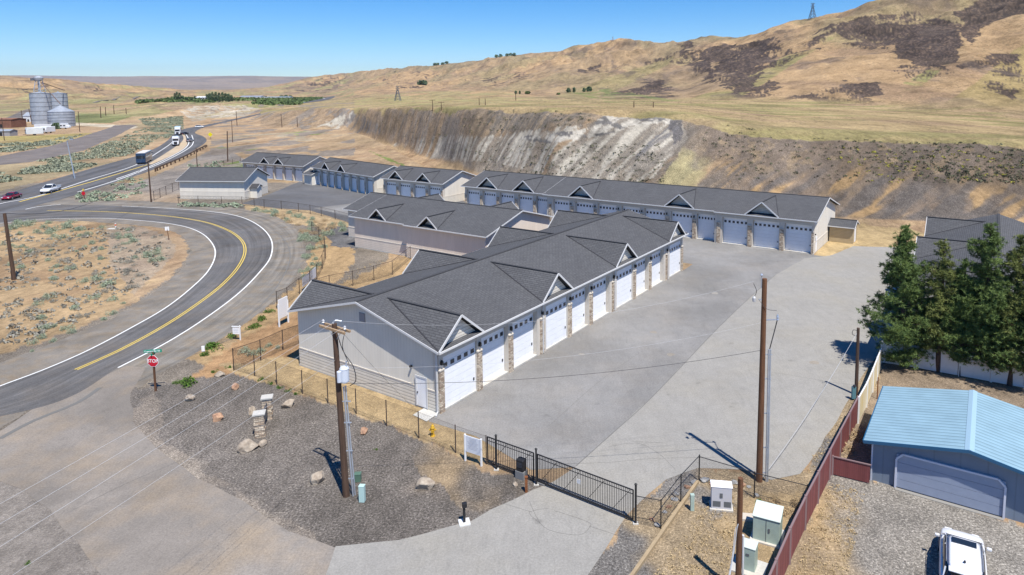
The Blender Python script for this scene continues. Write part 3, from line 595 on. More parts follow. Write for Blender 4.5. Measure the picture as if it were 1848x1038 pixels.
# ------------------------------------------------------------------ roads and sheets
def lin(P, n=6, step=None): return catmull([Vector((a, b, 0)) for a, b in P], n)
def sheet(name, P, z, m, rough=0., curve=0, world=False, step=1.2):
    W = [G(*q) for q in P] if not world else [Vector(q) for q in P]
    if curve: W = catmull(W + [W[0]], curve)[:-1]
    out = []
    for a, b in zip(W, W[1:] + W[:1]):
        n = max(1, min(60, int((b - a).length / step)));
        for k in range(n):
            v = a.lerp(b, k / n)
            if rough: v = v + Vector((rng.gauss(0, rough), rng.gauss(0, rough), 0))
            out.append((v.x, v.y, z))
    mb = MB(); tr = tessellate_polygon([[Vector(v) for v in out]])
    mb.v = out; mb.f = [tuple(t) for t in tr]; mb.uv = [None] * len(tr)
    o = mb.build(name, m); me = o.data
    if sum(pp.normal.z for pp in me.polygons) < 0: me.flip_normals()
    return tag(o, None, None, None, 'structure')
def strip_between(name, A, B, z, m, n=12, terrain=False, uvw=1.):
    A = catmull([Vector((*q, 0)) for q in A], n); B = catmull([Vector((*q, 0)) for q in B], n)
    def place(q):
        v = (GT(q.x, q.y) if terrain else G(q.x, q.y)); return v
    A = [place(q) for q in A]; B = [place(q) for q in B]
    def resamp(P, k):
        d = [0];
        for a, b in zip(P, P[1:]): d.append(d[-1] + (b - a).length)
        out = []
        for i in range(k):
            t = d[-1] * i / (k - 1); j = 0
            while j < len(d) - 2 and d[j + 1] < t: j += 1
            out.append(P[j].lerp(P[j + 1], (t - d[j]) / max(d[j + 1] - d[j], 1e-6)))
        return out
    K = max(len(A), len(B)) * 2; A = resamp(A, K); B = resamp(B, K); M_ = 8 if terrain else 4; mb = MB(); run = 0
    rows = []
    for a, b in zip(A, B):
        rows.append([(lambda v: Vector((v.x, v.y, (TZ(v.x, v.y) if terrain else 0) + z)))(a.lerp(b, k / M_)) for k in range(M_ + 1)])
    for i in range(K - 1):
        st_ = (rows[i + 1][2] - rows[i][2]).length
        for k in range(M_):
            mb.face([rows[i][k], rows[i][k + 1], rows[i + 1][k + 1], rows[i + 1][k]], [(k / M_, run), ((k + 1) / M_, run), ((k + 1) / M_, run + st_), (k / M_, run + st_)])
        run += st_
    o = mb.build(name, m)
    if sum(pp.normal.z for pp in o.data.polygons) < 0: o.data.flip_normals()
    return tag(o, None, None, None, 'structure')
def stripe(name, P, wid, z, m, n=10, terrain=False, dash=None, off=0.):
    W = [(GT(*q) if terrain else G(*q)) for q in P]; W = catmull(W, n) if n > 1 else W; mb = MB()
    run = 0
    for i in range(len(W) - 1):
        a, b = W[i], W[i + 1]; d = (b - a); d.z = 0; L_ = d.length
        if L_ < 1e-4: continue
        d0 = ((W[i] - W[i - 1]) if i else (b - a)).normalized(); d2 = ((W[i + 2] - b) if i < len(W) - 2 else (b - a)).normalized(); d = d.normalized()
        na = (d0 + d).normalized(); nb = (d + d2).normalized(); na = Vector((-na.y, na.x, 0)); nb = Vector((-nb.y, nb.x, 0))
        za = (TZ(a.x, a.y) if terrain else 0) + z; zb = (TZ(b.x, b.y) if terrain else 0) + z
        if dash is None or (run % sum(dash)) < dash[0]:
            p_ = [a + na * (off - wid / 2), b + nb * (off - wid / 2), b + nb * (off + wid / 2), a + na * (off + wid / 2)]
            for k, zz in zip(range(4), (za, zb, zb, za)): p_[k].z = zz
            mb.face(p_)
        run += L_
    o = mb.build(name, m)
    if o.data.polygons and o.data.polygons[0].normal.z < 0: o.data.flip_normals()
    return tag(o, None, None, None, 'structure')
OUTER = [(0, 795), (100, 727), (213, 664), (300, 619), (370, 575), (430, 530), (468, 492), (489, 462), (489, 432), (468, 408), (432, 391), (380, 382), (300, 376), (220, 372), (110, 370), (0, 373)]
INNER = [(0, 697), (80, 667), (160, 632), (240, 590), (300, 555), (345, 520), (375, 490), (388, 463), (385, 443), (368, 424), (340, 411), (300, 403), (250, 398), (180, 394), (80, 395.5), (0, 403)]
YEL = [(137, 667.5), (220, 630), (300, 586), (360, 546), (402, 513), (430, 482), (442, 455), (436, 434), (412, 416), (370, 401), (310, 391), (240, 385), (180, 382), (85, 380)]
sheet('road_shoulder', [(-300, 860), (0, 775), (60, 735), (140, 690), (213, 668), (250, 700), (330, 650), (400, 610), (460, 570), (512, 525), (545, 480), (552, 450), (535, 415), (490, 387), (410, 373), (300, 365), (180, 360), (0, 352), (-300, 352), (-300, 440), (0, 410), (60, 400), (150, 399), (240, 406), (300, 413), (330, 427), (344, 450), (335, 480), (290, 520), (200, 576), (100, 618), (0, 656), (-300, 760)], .004, M_SHOULD, .1)
strip_between('road_shoulder', OUTER[1:-1], [(140, 748), (250, 692), (330, 650), (400, 611), (460, 571), (512, 525), (545, 480), (551, 448), (535, 415), (490, 388), (410, 374), (320, 366.5), (220, 362), (120, 362), (0, 362)][:], .006, M_SHOULDS, 10)
strip_between('county_road', [(-400, 905), (-150, 790)] + [(x, y) for x, y in OUTER[1:-1]] + [(0, 374), (-200, 380)], [(-400, 850), (-150, 755)] + INNER + [(-200, 425)], .012, M_ROAD)
sheet('side_road', [(-700, 1500), (-500, 900), (0, 778), (100, 712), (160, 690), (225, 662), (262, 664), (246, 690), (234, 725), (240, 760), (280, 808), (355, 862), (438, 906), (520, 958), (604, 988), (660, 1038), (900, 1400), (500, 1800), (300, 1300), (196, 1050), (130, 975), (92, 920), (40, 884), (0, 868), (-120, 850), (-500, 1400)], .008, M_SIDE, .07)
stripe('lane_edge_line', OUTER[2:-2], .16, .017, M_PAINTW)
stripe('lane_edge_line', [(-60, 722)] + INNER + [(-60, 408)], .15, .017, M_PAINTW)
stripe('centre_line', YEL, .12, .017, M_PAINTY, off=-.13); stripe('centre_line', YEL, .12, .017, M_PAINTY, off=.13)
stripe('turn_line', [(46, 378), (70, 373), (110, 369)], .25, .017, M_PAINTW, 4)
# highway
HU = [(-300, 440), (-80, 372), (0, 353), (100, 323), (190, 297), (245, 282), (280, 268), (302, 254), (312, 243), (320, 237), (338, 231.5), (376, 224.5), (416, 216), (450, 209), (470, 204.5)]
HL = [(-300, 500), (-80, 410), (0, 387), (120, 357), (200, 332), (270, 309), (318, 288), (352, 270), (372, 256), (368, 247), (352, 240), (362, 232.5), (380, 227.5), (416, 219), (450, 211.5), (471, 206.5)]
strip_between('highway', HU, HL, .022, M_HWY, 10, terrain=True)
strip_between('median', [(268, 296), (300, 276), (326, 258), (331, 248), (325, 240)], [(273, 297), (312, 280), (336, 264), (336, 250), (331, 240)], .03, M_MEDIAN, 8, terrain=True)
stripe('lane_edge_line', [(-60, 384), (0, 368), (72, 353), (160, 325), (245, 298), (290, 272), (312, 256), (318, 246)], .3, .034, M_PAINTW, 8, True)
stripe('lane_edge_line', [(140, 347), (200, 329), (250, 311), (300, 290), (340, 268), (349, 256), (346, 244)], .32, .034, M_PAINTW, 8, True)
stripe('lane_edge_line', [(210, 323), (260, 305), (310, 282), (336, 266), (341, 254), (336, 243)], .32, .034, M_PAINTW, 8, True)
stripe('highway_centre_line', [(35, 364.5), (110, 344), (190, 321), (266, 297.5)], .4, .034, M_PAINTY, 8, True)
strip_between('frontage_road', [(500, 187.5), (540, 183), (580, 177.5), (600, 174)], [(500, 191.5), (545, 187), (588, 181), (606, 175)], .3, M_HWY, 6, terrain=True)
sheet('railway_bed', [(-200, 300), (0, 282), (90, 264), (150, 246), (200, 230), (228, 214), (262, 208), (272, 211), (250, 224), (215, 243), (150, 272), (60, 292), (0, 298), (-200, 330)], .012, M_RAIL, .2)
sheet('rail_siding', [(-150, 240), (0, 217), (40, 199), (60, 194), (62, 199), (44, 212), (20, 226), (-150, 262)], .012, M_RAIL, .2)
stripe('track', [(122, 186), (180, 182.5), (240, 178.5), (262, 176)], 5, .4, M_RAIL, 6, True)
# lots
M_STAIN = pavement('stained_asphalt', (.265, .25, .225), .2, .2)
sheet('dark_lot', [(436, 368), (489, 349), (545, 326), (600, 330), (680, 352), (690, 330), (830, 360), (1000, 430), (700, 402), (631, 402), (560, 380), (500, 376)], .006, M_LOTB, .05)
W_ = [ST(.2, .6), ST(-1.2, -.1), ST(-1.0, -4), ST(-2.2, -9.2), G(1040, 843), G(1100, 790), G(1180, 716), G(1300, 590), G(1370, 524), G(1400, 497), G(1453, 468), G(1500, 462), ST(58.7, -15), ST(58.7, -11.9), ST(60, -11.5), ST(61.4, 30), ST(62, 52), ST(66, 70), ST(47, 76), ST(43, 50.4), ST(46, 18), ST(46, 0), ST(42.8, -.1), ST(42.3, .6)]
sheet('storage_lot', W_, .010, M_LOTD, .0, world=True)
sheet('entry_lot', [(560, 1120), (604, 987), (720, 976), (850, 940), (962, 884), (1000, 870), (1040, 841), (1100, 787), (1180, 714), (1300, 588), (1370, 522), (1400, 496), (1453, 466.5), (1500, 461), (1540, 444.5), (1640, 447), (1660, 452), (1790, 520), (2000, 600), (2000, 690), (1860, 672), (1700, 648), (1592, 634), (1560, 670), (1510, 760), (1447, 856), (1390, 866), (1340, 848), (1260, 845), (1200, 866), (1168, 893), (1130, 930), (1095, 985), (1060, 1040), (900, 1300)], .014, M_LOTL, .03)
for q_, s_ in (((1470, 655), 10), ((1320, 620), 5), ((1180, 600), 7), ((1090, 560), 5), ((1050, 640), 6), ((1290, 530), 6), ((1210, 640), 8)):
    sheet('oil_stain', [(q_[0] + s_ * math.cos(a_) * rng.uniform(.6, 1.2), q_[1] + s_ * .4 * math.sin(a_) * rng.uniform(.6, 1.2)) for a_ in np.arange(0, 6.2, .7)], .0165, M_STAIN, 0, 3)
sheet('entry_walk', [(745, 750), (768, 736), (790, 748), (770, 762)], .05, M_CONC)
stripe('lot_crack', [(1040, 841), (1100, 787), (1180, 714), (1300, 588), (1370, 522), (1400, 496)], .06, .019, M_CRACK, 3)
stripe('shoulder_crack', [(340, 640), (430, 585), (490, 530), (520, 480), (522, 450), (505, 425), (470, 400), (430, 386)], .12, .009, M_CRACK, 8)
stripe('shoulder_crack', [(300, 660), (380, 628), (460, 590)], .06, .009, M_CRACK, 8)
for P in ([(955, 905), (1000, 922), (1060, 942), (1064, 952), (1046, 966), (1000, 960), (975, 945), (955, 905)][1:], [(975, 945), (955, 925), (990, 918)], [(1063, 950), (1140, 975)], [(905, 838 + 70), (960, 925)], [(1098, 787 + 20), (1150, 800), (1190, 820), (1220, 850)], [(1140, 797), (1200, 800)], [(1000, 838), (1100, 835), (1180, 828), (1290, 826)], [(1390, 672), (1440, 680), (1500, 690), (1540, 695)], [(880, 640), (960, 600), (1000, 560)], [(990, 770), (1080, 690), (1150, 640)], [(130, 922), (230, 872), (330, 830)], [(0, 792), (60, 760), (140, 727), (180, 700)]):
    stripe('lot_crack', P, .02 if P[0][1] != 792 else .35, .019, M_CRACK, 3)
# ------------------------------------------------------------------ buildings
M_PLASB = mat('seal_rubber', (.06, .06, .065), .8)
def slab(mb, P, th, uv=None, drop=(0, 0, 1)):
    P = [Vector(p) for p in P]; n = (P[1] - P[0]).cross(P[2] - P[0]).normalized()
    if n.z < 0: P = P[::-1]; n = -n; uv = uv[::-1] if uv else None
    Bt = [p - Vector((0, 0, th)) for p in P]
    mb.face(P, uv or [(0, 0)] * len(P)); mb.face(Bt[::-1])
    for k in range(len(P)):
        k2 = (k + 1) % len(P); mb.face([P[k], Bt[k], Bt[k2], P[k2]])
def gable_roof(root, u0, u1, v0, W, e, hr, ov=.5, oL=.5, oR=.5, th=.14, m=None, z0=0):
    sl = (hr - e) / (W / 2 + ov); L_ = math.hypot(W / 2 + ov, hr - e); vm = v0 + W / 2
    mb = MB(); a, b = u0 - oL, u1 + oR
    slab(mb, [(a, v0 - ov, e), (b, v0 - ov, e), (b, vm, hr), (a, vm, hr)], th, [(a, 0), (b, 0), (b, L_), (a, L_)])
    slab(mb, [(b, v0 + W + ov, e), (a, v0 + W + ov, e), (a, vm, hr), (b, vm, hr)], th, [(b, 0), (a, 0), (a, L_), (b, L_)])
    r = mb.build('roof', m or M_ROOF, root)
    mb = MB().bar((a, vm, hr + .01), (b, vm, hr + .01), .28, .05); mb.build('ridge_cap', m or M_ROOF, r)
    return sl
def dormer(root, c, vf, e, sl, za, hw, tf=lambda u, v, z: (u, v, z), wall=None, dw=.9):
    vb = vf + (za - e) / sl; Ls = math.hypot(hw, za - e); T = lambda *p: Vector(tf(*p))
    mb = MB()
    for s in (-1, 1):
        P = [T(c + s * hw, vf, e + .012), T(c, vf, za), T(c, vb, za + .012)]
        slab(mb, P, .09, [(0, 0), (0, Ls), (vb - vf, Ls)])
    d = mb.build('dormer_roof', M_ROOF, root)
    for s in (-1, 1): MB().bar(T(c + s * (hw + .05), vf - .03, e - .02), T(c, vf - .03, za - .03), .05, .16).build('rake_board', M_TRIM, d)
    for s in (-1, 1): MB().bar(T(c + s * hw, vf + .05, e + .035), T(c, vb, za + .03), .11, .03).build('valley_flashing', M_VALLEY, d)
    MB().bar(T(c, vf - .02, za + .02), T(c, vb, za + .02), .22, .05).build('ridge_cap', M_ROOF, d)
    vw = vf + dw; zb = e + sl * dw; x = hw * (za - .16 - zb) / (za - e)
    A, B_, C_ = (c - x, vw, zb - .05), (c + x, vw, zb - .05), (c, vw, za - .14)
    MB().prism([T(*A), T(*B_), T(*C_)], T(c, vw + .1, zb) - T(c, vw, zb)).build('dormer_wall', wall or M_SIDEH, d)
def storage(root, u0, u1, v0, W, e, hr, doors=(), dh=3.85, rec=.45, fd=(), bd=(), oL=.5, oR=.5, nwin=6, sv=None, sh=None, deep=None, piers=True, stone=(.52, 3.0), dza=1.9, dhw=2.28, rk=(1, 1), wains=1.45, dw=.9):
    sv = sv or M_SIDEV; sh = sh or M_SIDEH; ov = .5
    sl = gable_roof(root, u0, u1, v0, W, e, hr, oL=oL, oR=oR); th = .15
    zr = lambda v: e + sl * (min(v, 2 * (v0 + W / 2) - v) - (v0 - ov)) - th
    fr = v0 + (rec if doors else 0)
    prof = [(fr, 0), (v0 + W, 0), (v0 + W, zr(v0 + W)), (v0 + W / 2, zr(v0 + W / 2)), (fr, zr(fr))]
    MB().prism([(u0, v, z) for v, z in prof], (u1 - u0, 0, 0)).build('wall', sv, root)
    zt = zr(v0)
    if doors:
        mb = MB(); ed = [u0] + [q for d in doors for q in d] + [u1]
        for k in range(0, len(ed), 2): mb.box(ed[k], ed[k + 1], v0, fr, 0, zt)
        for a, b in doors: mb.box(a, b, v0 + .03, fr, dh, zt)
        mb.build('door_surround', M_TRIMT, root)
        for k in range(0, len(ed), 2):
            c = (ed[k] + ed[k + 1]) / 2; hwid = min((ed[k + 1] - ed[k]) / 2 + .02, .26 if piers else .1)
            if stone and ed[k + 1] - ed[k] > .12:
                s = MB().box(c - hwid, c + hwid, v0 - .09, v0 + .02, 0, stone[1]).build('stone_pier', M_STONE, root)
                MB().box(c - hwid - .03, c + hwid + .03, v0 - .13, v0 + .02, stone[1] + .002, stone[1] + .09).build('pier_cap', M_TRIMT, s)
        for i, (a, b) in enumerate(doors):
            dp = (deep[i] if deep else rec) - .02; y1 = v0 + dp; mb = MB(); n = 8; h = dh / n
            mb.box(a - .01, b + .01, y1 - .02, y1 + .015, 0, dh)
            for k in range(n): mb.box(a + .02, b - .02, y1 - .06, y1 - .02, k * h + .03, (k + 1) * h + .014)
            d = mb.build('garage_door', M_DOORW, root); mb = MB()
            MB().box(a, b, y1 - .065, y1 - .02, 0, .05).build('bottom_seal', M_PLASB, d); MB().box(b - .32, b - .2, y1 - .1, y1 - .055, .95, 1.15).build('handle', M_PLASB, d); wv = (b - a) / nwin
            for k in range(nwin): mb.box(a + (k + .24) * wv, a + (k + .78) * wv, y1 - .075, y1 - .058, h * 6.28, h * 6.92)
            mb.build('window_row', M_GLASS, d)
    # lower lap siding belt
    if wains:
        for nm_, q, z0_, z1_, m_ in (('lower_siding', .035, .12, wains, sh), ('belt_trim', .06, wains, wains + .09, M_TRIMT)):
            B = [(u0 - q, u0 - .002, v0 + .02, v0 + W), (u1 + .002, u1 + q, v0 + .02, v0 + W), (u0, u1, v0 + W + .002, v0 + W + q)]
            if not doors: B.append((u0, u1, v0 - q, v0 - .002))
            for x0_, x1_, y0_, y1_ in B: MB().box(x0_, x1_, y0_, y1_, z0_, z1_).build(nm_, m_, root)
    mb = MB().box(u0 - .05, u1 + .05, v0 + (.05 if doors else -.05), v0 + W + .05, -.1, .11); mb.build('footing', M_CONC, root)
    # gutters and rakes
    for y_ in (v0 - ov - .09, v0 + W + ov + .005): MB().box(u0 - oL, u1 + oR, y_, y_ + .085, e - .16, e - .03).build('gutter', M_TRIM, root)
    vm = v0 + W / 2
    for uu_, s in ((u0 - oL, -1), (u1 + oR, 1)):
        if (s < 0 and not rk[0]) or (s > 0 and not rk[1]): continue
        for sv_ in (v0 - ov, v0 + W + ov): MB().bar((uu_ + s * .03, sv_, e - .09), (uu_ + s * .03, vm, hr - .09), .045, .15).build('rake_board', M_TRIM, root)
    for c in fd: dormer(root, c, v0 - ov, e, sl, e + dza, dhw, dw=dw)
    for c in bd: dormer(root, c, v0 - ov, e, sl, e + dza, dhw, lambda u, v, z: (u, 2 * v0 + W - v, z), dw=dw)
    return sl
def lamp(root, u, v, z):
    MB().box(u - .07, u + .07, v - .2, v, z - .12, z + .12).bar((u, v - .1, z + .1), (u, v - .1, z + .2), .18, .05).build('wall_lamp', M_BLACK, root)
ROWA = YAW - math.pi / 2
# 1 main building
root = thing('storage_building', 'large grey-roofed storage building nearest the camera with ten white garage doors', 'storage building', O0, YAW, 'grey-roofed storage buildings')
MD = [(0.42, 3.98), (4.49, 7.75), (8.31, 11.7), (12.99, 16.43), (17.04, 20.1), (20.86, 24.15), (25.6, 29.2), (29.95, 33.0), (33.8, 37.0), (38.7, 42.2)]
MDEEP = [.22, .5, .5] * 3 + [.22]
storage(root, 0, 42.55, 0, 15.18, 4.62, 6.74, MD, rec=.55, deep=MDEEP, fd=(1.84, 14.15, 26.9, 39.85), bd=(1.9, 14.2, 27, 39), nwin=5, dw=.42)
for a, b in zip(MD, MD[1:]):
    lamp(root, (a[1] + b[0]) / 2, -.0, 3.5)
lamp(root, .2, 0, 3.55)
d = MB().box(-.09, -.04, 1.15, 2.05, .12, 2.2).build('side_door', M_DOORW, root)
MB().box(-.15, -.09, 1.95, 2.0, 1.05, 1.15).build('door_handle', M_BLACK, d)
MB().box(-.12, -.075, 1.03, 1.15, .11, 2.32).box(-.12, -.075, 2.05, 2.17, .11, 2.32).box(-.12, -.075, 1.15, 2.05, 2.2, 2.32).build('door_frame', M_TRIM, root)
MB().box(-.06, -.01, 7.2, 7.8, 5.1, 5.75).build('gable_vent', mat('vent_grey', (.3, .29, .3), .8), root)
MB().box(-.2, -.02, 2.5, 2.62, 2.75, 2.9).build('wall_lamp', M_BLACK, root)
mb = MB().bar((-.12, .1, 4.3), (-.12, .1, .12), .09).bar((-.12, .1, .15), (-.5, -.1, .06), .09); mb.bar((-.4, -.45, 4.45), (-.12, .1, 4.28), .09); mb.build('downspout', M_TRIM, root)
for u in (12.35, 25.0, 38.0): MB().bar((u, -.14, 4.4), (u, -.14, .1), .08).build('downspout', M_TRIM, root)
# 2 middle building
root = thing('storage_building', 'beige storage building with blank near wall behind the main building', 'storage building', ST(0, 0), YAW - math.pi / 2, 'grey-roofed storage buildings')
# local: u = -t, v = s
root.location = ST(0, 0)
kw = dict(sv=M_SIDEP, sh=M_SIDEPH)
storage(root, -33.45, -20.0, 29.55, 14., 4.5, 6.55, oL=.0, rk=(0, 1), fd=(-29.2,), bd=(-27.,), dza=1.45, dhw=1.7, **kw)
storage(root, -44.05, -33.45, 29.95, 13.4, 4.52, 6.57, oR=.35, rk=(1, 0), fd=(-38.9,), bd=(-41., ), dza=1.45, dhw=1.7, **kw)
storage(root, -50.3, -44.05, 34.0, 10.0, 4.3, 6.1, oR=0, **kw)
# 3 back row
root = thing('storage_building', 'longest storage building of the back row with stepped roof and fifteen doors', 'storage building', ST(0, 0), ROWA, 'grey-roofed storage buildings')
T0 = -11.7
def RD(*a): return [(-(q + T0), -(p + T0)) for p, q in a]
storage(root, -1.84, 11.7, 58.9, 14.3, 4.62, 6.72, sorted(RD((.25, 3.78), (4.5, 8.1), (8.9, 12.45))), fd=(4.9,), oL=0, rec=.6, rk=(0, 1))
D2 = sorted(RD((13.75, 16.5), (17.25, 20.6), (21.56, 24.96), (25.7, 28.9), (29.75, 33.15), (33.97, 37.42), (38.5, 41.7)))
storage(root, -31.2, -1.84, 59.5, 13.7, 4.62, 6.70, D2, fd=(-7.4, -24.4), oL=.5, oR=.3, rec=.6, rk=(1, 0))
storage(root, -50.2, -31.2, 60.6, 12.9, 4.5, 6.6, sorted(RD((43.4, 45.9), (46.6, 49.7), (50.6, 53.8), (54.6, 57.7), (58.4, 61.5))), fd=(-36.6, -44.6), oR=.3, rec=.6, rk=(1, 0))
MB().box(11.7 + .04, 11.76, 60.0, 60.9, .12, 2.15).build('side_door', M_DOORW, root)
MB().box(11.71, 11.85, 59.6, 59.75, 2.5, 2.65).build('wall_lamp', M_BLACK, root)
for d_ in D2: lamp(root, d_[1] + .35, 59.5, 3.35)
root = thing('storage_building', 'four-door storage building with two dormers in the middle of the back row', 'storage building', ST(62.2, 57.2), ROWA, 'grey-roofed storage buildings')
storage(root, -16.3, 0, 0, 10.5, 4.2, 6.15, [(-15.9 + 4.05 * k, -15.9 + 4.05 * k + 3.2) for k in range(4)], dh=3.5, fd=(-12.3, -4.7), dza=1.7, dhw=2.0, rec=.6, stone=(.5, 2.7))
A_ = math.atan2(-(103.03 - 77.08), -(67.55 - 62.87)); base = ST(67.6, 103.2)
dv = (ST(62.9, 77.1) - base); root = thing('storage_building', 'narrow-door storage building with eight garage doors in the back row', 'storage building', base, math.atan2(dv.y, dv.x), 'grey-roofed storage buildings'); Ld = dv.length
storage(root, 0, Ld, 0, 9.2, 4.2, 6.05, [(.35 + k * (Ld - .4) / 8, .35 + k * (Ld - .4) / 8 + 2.72) for k in range(8)], dh=3.7, fd=(Ld * .25, Ld * .52), dza=1.5, dhw=1.7, rec=.6, stone=(.3, 2.6), piers=False)
base = ST(67.3, 131.3); dv = ST(68.9, 108.6) - base; Ld = dv.length
root = thing('storage_building', 'farthest storage building of the back row, at its left end', 'storage building', base, math.atan2(dv.y, dv.x), 'grey-roofed storage buildings')
storage(root, 0, Ld, 0, 9.2, 3.95, 5.95, [(.5, 4.3)] + [(4.9 + k * 3.55, 4.9 + k * 3.55 + 3.05) for k in range(5)], dh=3.4, fd=(Ld * .40, Ld * .63), dza=1.5, dhw=1.7, rec=.6, stone=(.3, 2.4), piers=False)
# small side sheds of the back row
def hut(name, label, cat, P, rz, L_, W_d, e, hr, sv, door=None, group=None):
    r = thing(name, label, cat, P, rz, group)
    gable_roof(r, 0, L_, 0, W_d, e, hr, ov=.3, oL=.25, oR=.25, th=.1)
    sl = (hr - e) / (W_d / 2 + .3); z = lambda v: e + sl * (min(v, W_d - v) + .3) - .11
    MB().prism([(0, v, zz) for v, zz in ((0, 0), (W_d, 0), (W_d, z(W_d)), (W_d / 2, z(W_d / 2)), (0, z(0)))], (L_, 0, 0)).build('wall', sv, r)
    mb = MB()
    for u, s in ((-.25, -1), (L_ + .25, 1)):
        for v in (-.3, W_d + .3): mb.bar((u + s * .02, v, e - .06), (u + s * .02, W_d / 2, hr - .06), .04, .14)
    mb.build('rake_board', M_TRIM, r)
    MB().box(-.25, L_ + .25, -.39, -.305, e - .14, e - .02).build('gutter', M_TRIM, r)
    if door: MB().box(*door).build('side_door', M_DOORW, r)
    return r
P = G(1496, 435.5); hut('garden_shed', 'small tan lap-sided shed at the right end of the back row', 'shed', P, ROWA, 3.2, 3.0, 2.35, 3.15, M_SIDEHW, (3.205, 3.25, .8, 1.8, .1, 2.0))
P = ST(66.8, 105.6); hut('annex_shed', 'small white annex shed between the two leftmost back row buildings', 'shed', P, ROWA - .12, 3.4, 3.4, 2.5, 3.3, M_SIDEV, (3.405, 3.45, .8, 1.8, .1, 2.0))
# 4 left building with blank long wall
base = Vector((-78.4, 136.0, 0)); dv = Vector((-64.5, 134.7, 0)) - base; Ld = dv.length
root = thing('storage_building', 'standalone white storage building near the highway with small entry hood on its gable', 'storage building', base, math.atan2(dv.y, dv.x), 'grey-roofed storage buildings')
storage(root, 0, Ld, 0, 9.0, 3.85, 6.1, wains=1.5)
mb = MB(); mb.box(Ld + .04, Ld + 1.5, 2.1, 3.9, 0, 2.2); mb.prism([(Ld + .04, 2.1, 2.2), (Ld + .04, 3.9, 2.2), (Ld + .04, 3.0, 2.65)], (1.46, 0, 0)); mb.build('entry_porch', M_SIDEV, root)
mb = MB(); slab(mb, [(Ld + .04, 1.8, 2.15), (Ld + 1.8, 1.8, 2.15), (Ld + 1.8, 3.0, 2.85), (Ld + .04, 3.0, 2.85)], .08); slab(mb, [(Ld + 1.8, 4.2, 2.15), (Ld + .04, 4.2, 2.15), (Ld + .04, 3.0, 2.85), (Ld + 1.8, 3.0, 2.85)], .08); mb.build('porch_roof', M_ROOF, root)
mb = MB().bar((Ld + 1.83, 1.8, 2.1), (Ld + 1.83, 3.0, 2.8), .04, .14).bar((Ld + 1.83, 4.2, 2.1), (Ld + 1.83, 3.0, 2.8), .04, .14); mb.build('porch_trim', M_TRIM, root)
# 5 neighbour behind the pines : front (left) face towards -u ; local u = s
root = thing('storage_building', 'grey-roofed storage building with dormers at the right edge behind the pine trees', 'storage building', ST(18, -38.6), YAW, 'grey-roofed storage buildings')
storage(root, 10.2, 43.5, 0, 13.3, 4.65, 6.95, bd=(40.0, 27.4, 14.7))
# 6 garage
GW = 9.1; base = ST(7.25, -26.0 - GW)
root = thing('detached_garage', 'slate blue garage with ribbed light blue metal roof beside the gravel yard', 'garage', base, YAW + math.pi / 2)
# local: u along +t from far right corner to left corner (gable face at v=... facing -s) ; v = -s
M_BLUEW = siding('blue_siding', (.19, .235, .30), True, 1.22, .8); M_BLUET = mat('deep_blue_trim', (.02, .1, .2), .35, spec=.5)
def blue_roof():
    m = mat('ribbed_blue_roof', (.25, .385, .46), .5, .05, spec=.35); N, L, p = nodes(m)
    uv = N.new('ShaderNodeTexCoord').outputs['UV']; sx = N.new('ShaderNodeSeparateXYZ'); L.new(uv, sx.inputs[0])
    fr = math_(N, L, 'FRACT', math_(N, L, 'MULTIPLY', sx.outputs[0], 2.7)); g = ramp(N, L, fr, [(0, .6), (.25, 1.12), (.5, 1.0), (.8, 1.0), (1, .62)])
    n = ramp(N, L, noise(N, L, uv, .6, 4, .6), [(.3, .88), (.7, 1.08)])
    L.new(mixc(N, L, 1., mixc(N, L, 1., (.25, .385, .46), g, 'MULTIPLY'), n, 'MULTIPLY'), p.inputs['Base Color'])
    b = N.new('ShaderNodeBump'); b.inputs['Strength'].default_value = .6; b.inputs['Distance'].default_value = .03; L.new(g, b.inputs['Height']); L.new(b.outputs[0], p.inputs['Normal'])
    return m
MBR = blue_roof(); e, hr, ov, Lg = 2.42, 3.35, .45, 7.2; um = GW / 2
mb = MB(); Ls = math.hypot(um + ov, hr - e)
slab(mb, [(-ov, ov, e), (-ov, -Lg - ov, e), (um, -Lg - ov, hr), (um, ov, hr)], .09, [(0, 0), (Lg + 2 * ov, 0), (Lg + 2 * ov, Ls), (0, Ls)])
slab(mb, [(GW + ov, -Lg - ov, e), (GW + ov, ov, e), (um, ov, hr), (um, -Lg - ov, hr)], .09, [(Lg + 2 * ov, 0), (0, 0), (0, Ls), (Lg + 2 * ov, Ls)])
r = mb.build('roof', MBR, root)
MB().prism([(um - .22, ov + .02, hr - .02), (um, ov + .02, hr + .05), (um + .22, ov + .02, hr - .02)], (0, -Lg - 2 * ov - .04, 0)).build('ridge_cap', mat('blue_ridge', (.33, .48, .58), .4, .1), r)
z = lambda u: e + (hr - e) / (um + ov) * (min(u, GW - u) + ov) - .1
MB().prism([(u, 0, zz) for u, zz in ((0, 0), (0, z(0)), (um, z(um)), (GW, z(GW)), (GW, 0))], (0, -Lg, 0)).build('wall', M_BLUEW, root)
mb = MB()
for u in (-ov, GW + ov): mb.bar((u, ov + .03, e - .06), (um, ov + .03, hr - .06), .05, .17)
mb.bar((-ov - .02, ov, e - .05), (-ov - .02, -Lg - ov, e - .05), .05, .15); mb.bar((GW + ov + .02, ov, e - .05), (GW + ov + .02, -Lg - ov, e - .05), .05, .15); mb.build('fascia', M_BLUET, root)
u1, u0_ = GW - 1.2, GW - 6.2
d = MB(); 
for k in range(4): d.box(u0_, u1, .02, .06, .06 + k * .48, .06 + k * .48 + .465)
d.build('garage_door', mat('blue_grey_door', (.30, .345, .44), .5, var=.04), root)
mb = MB(); hh = 2.02; ch = .32
pts = [(u0_, .08, 0), (u0_, .08, hh - ch), (u0_ + ch, .08, hh), (u1 - ch, .08, hh), (u1, .08, hh - ch), (u1, .08, 0)]
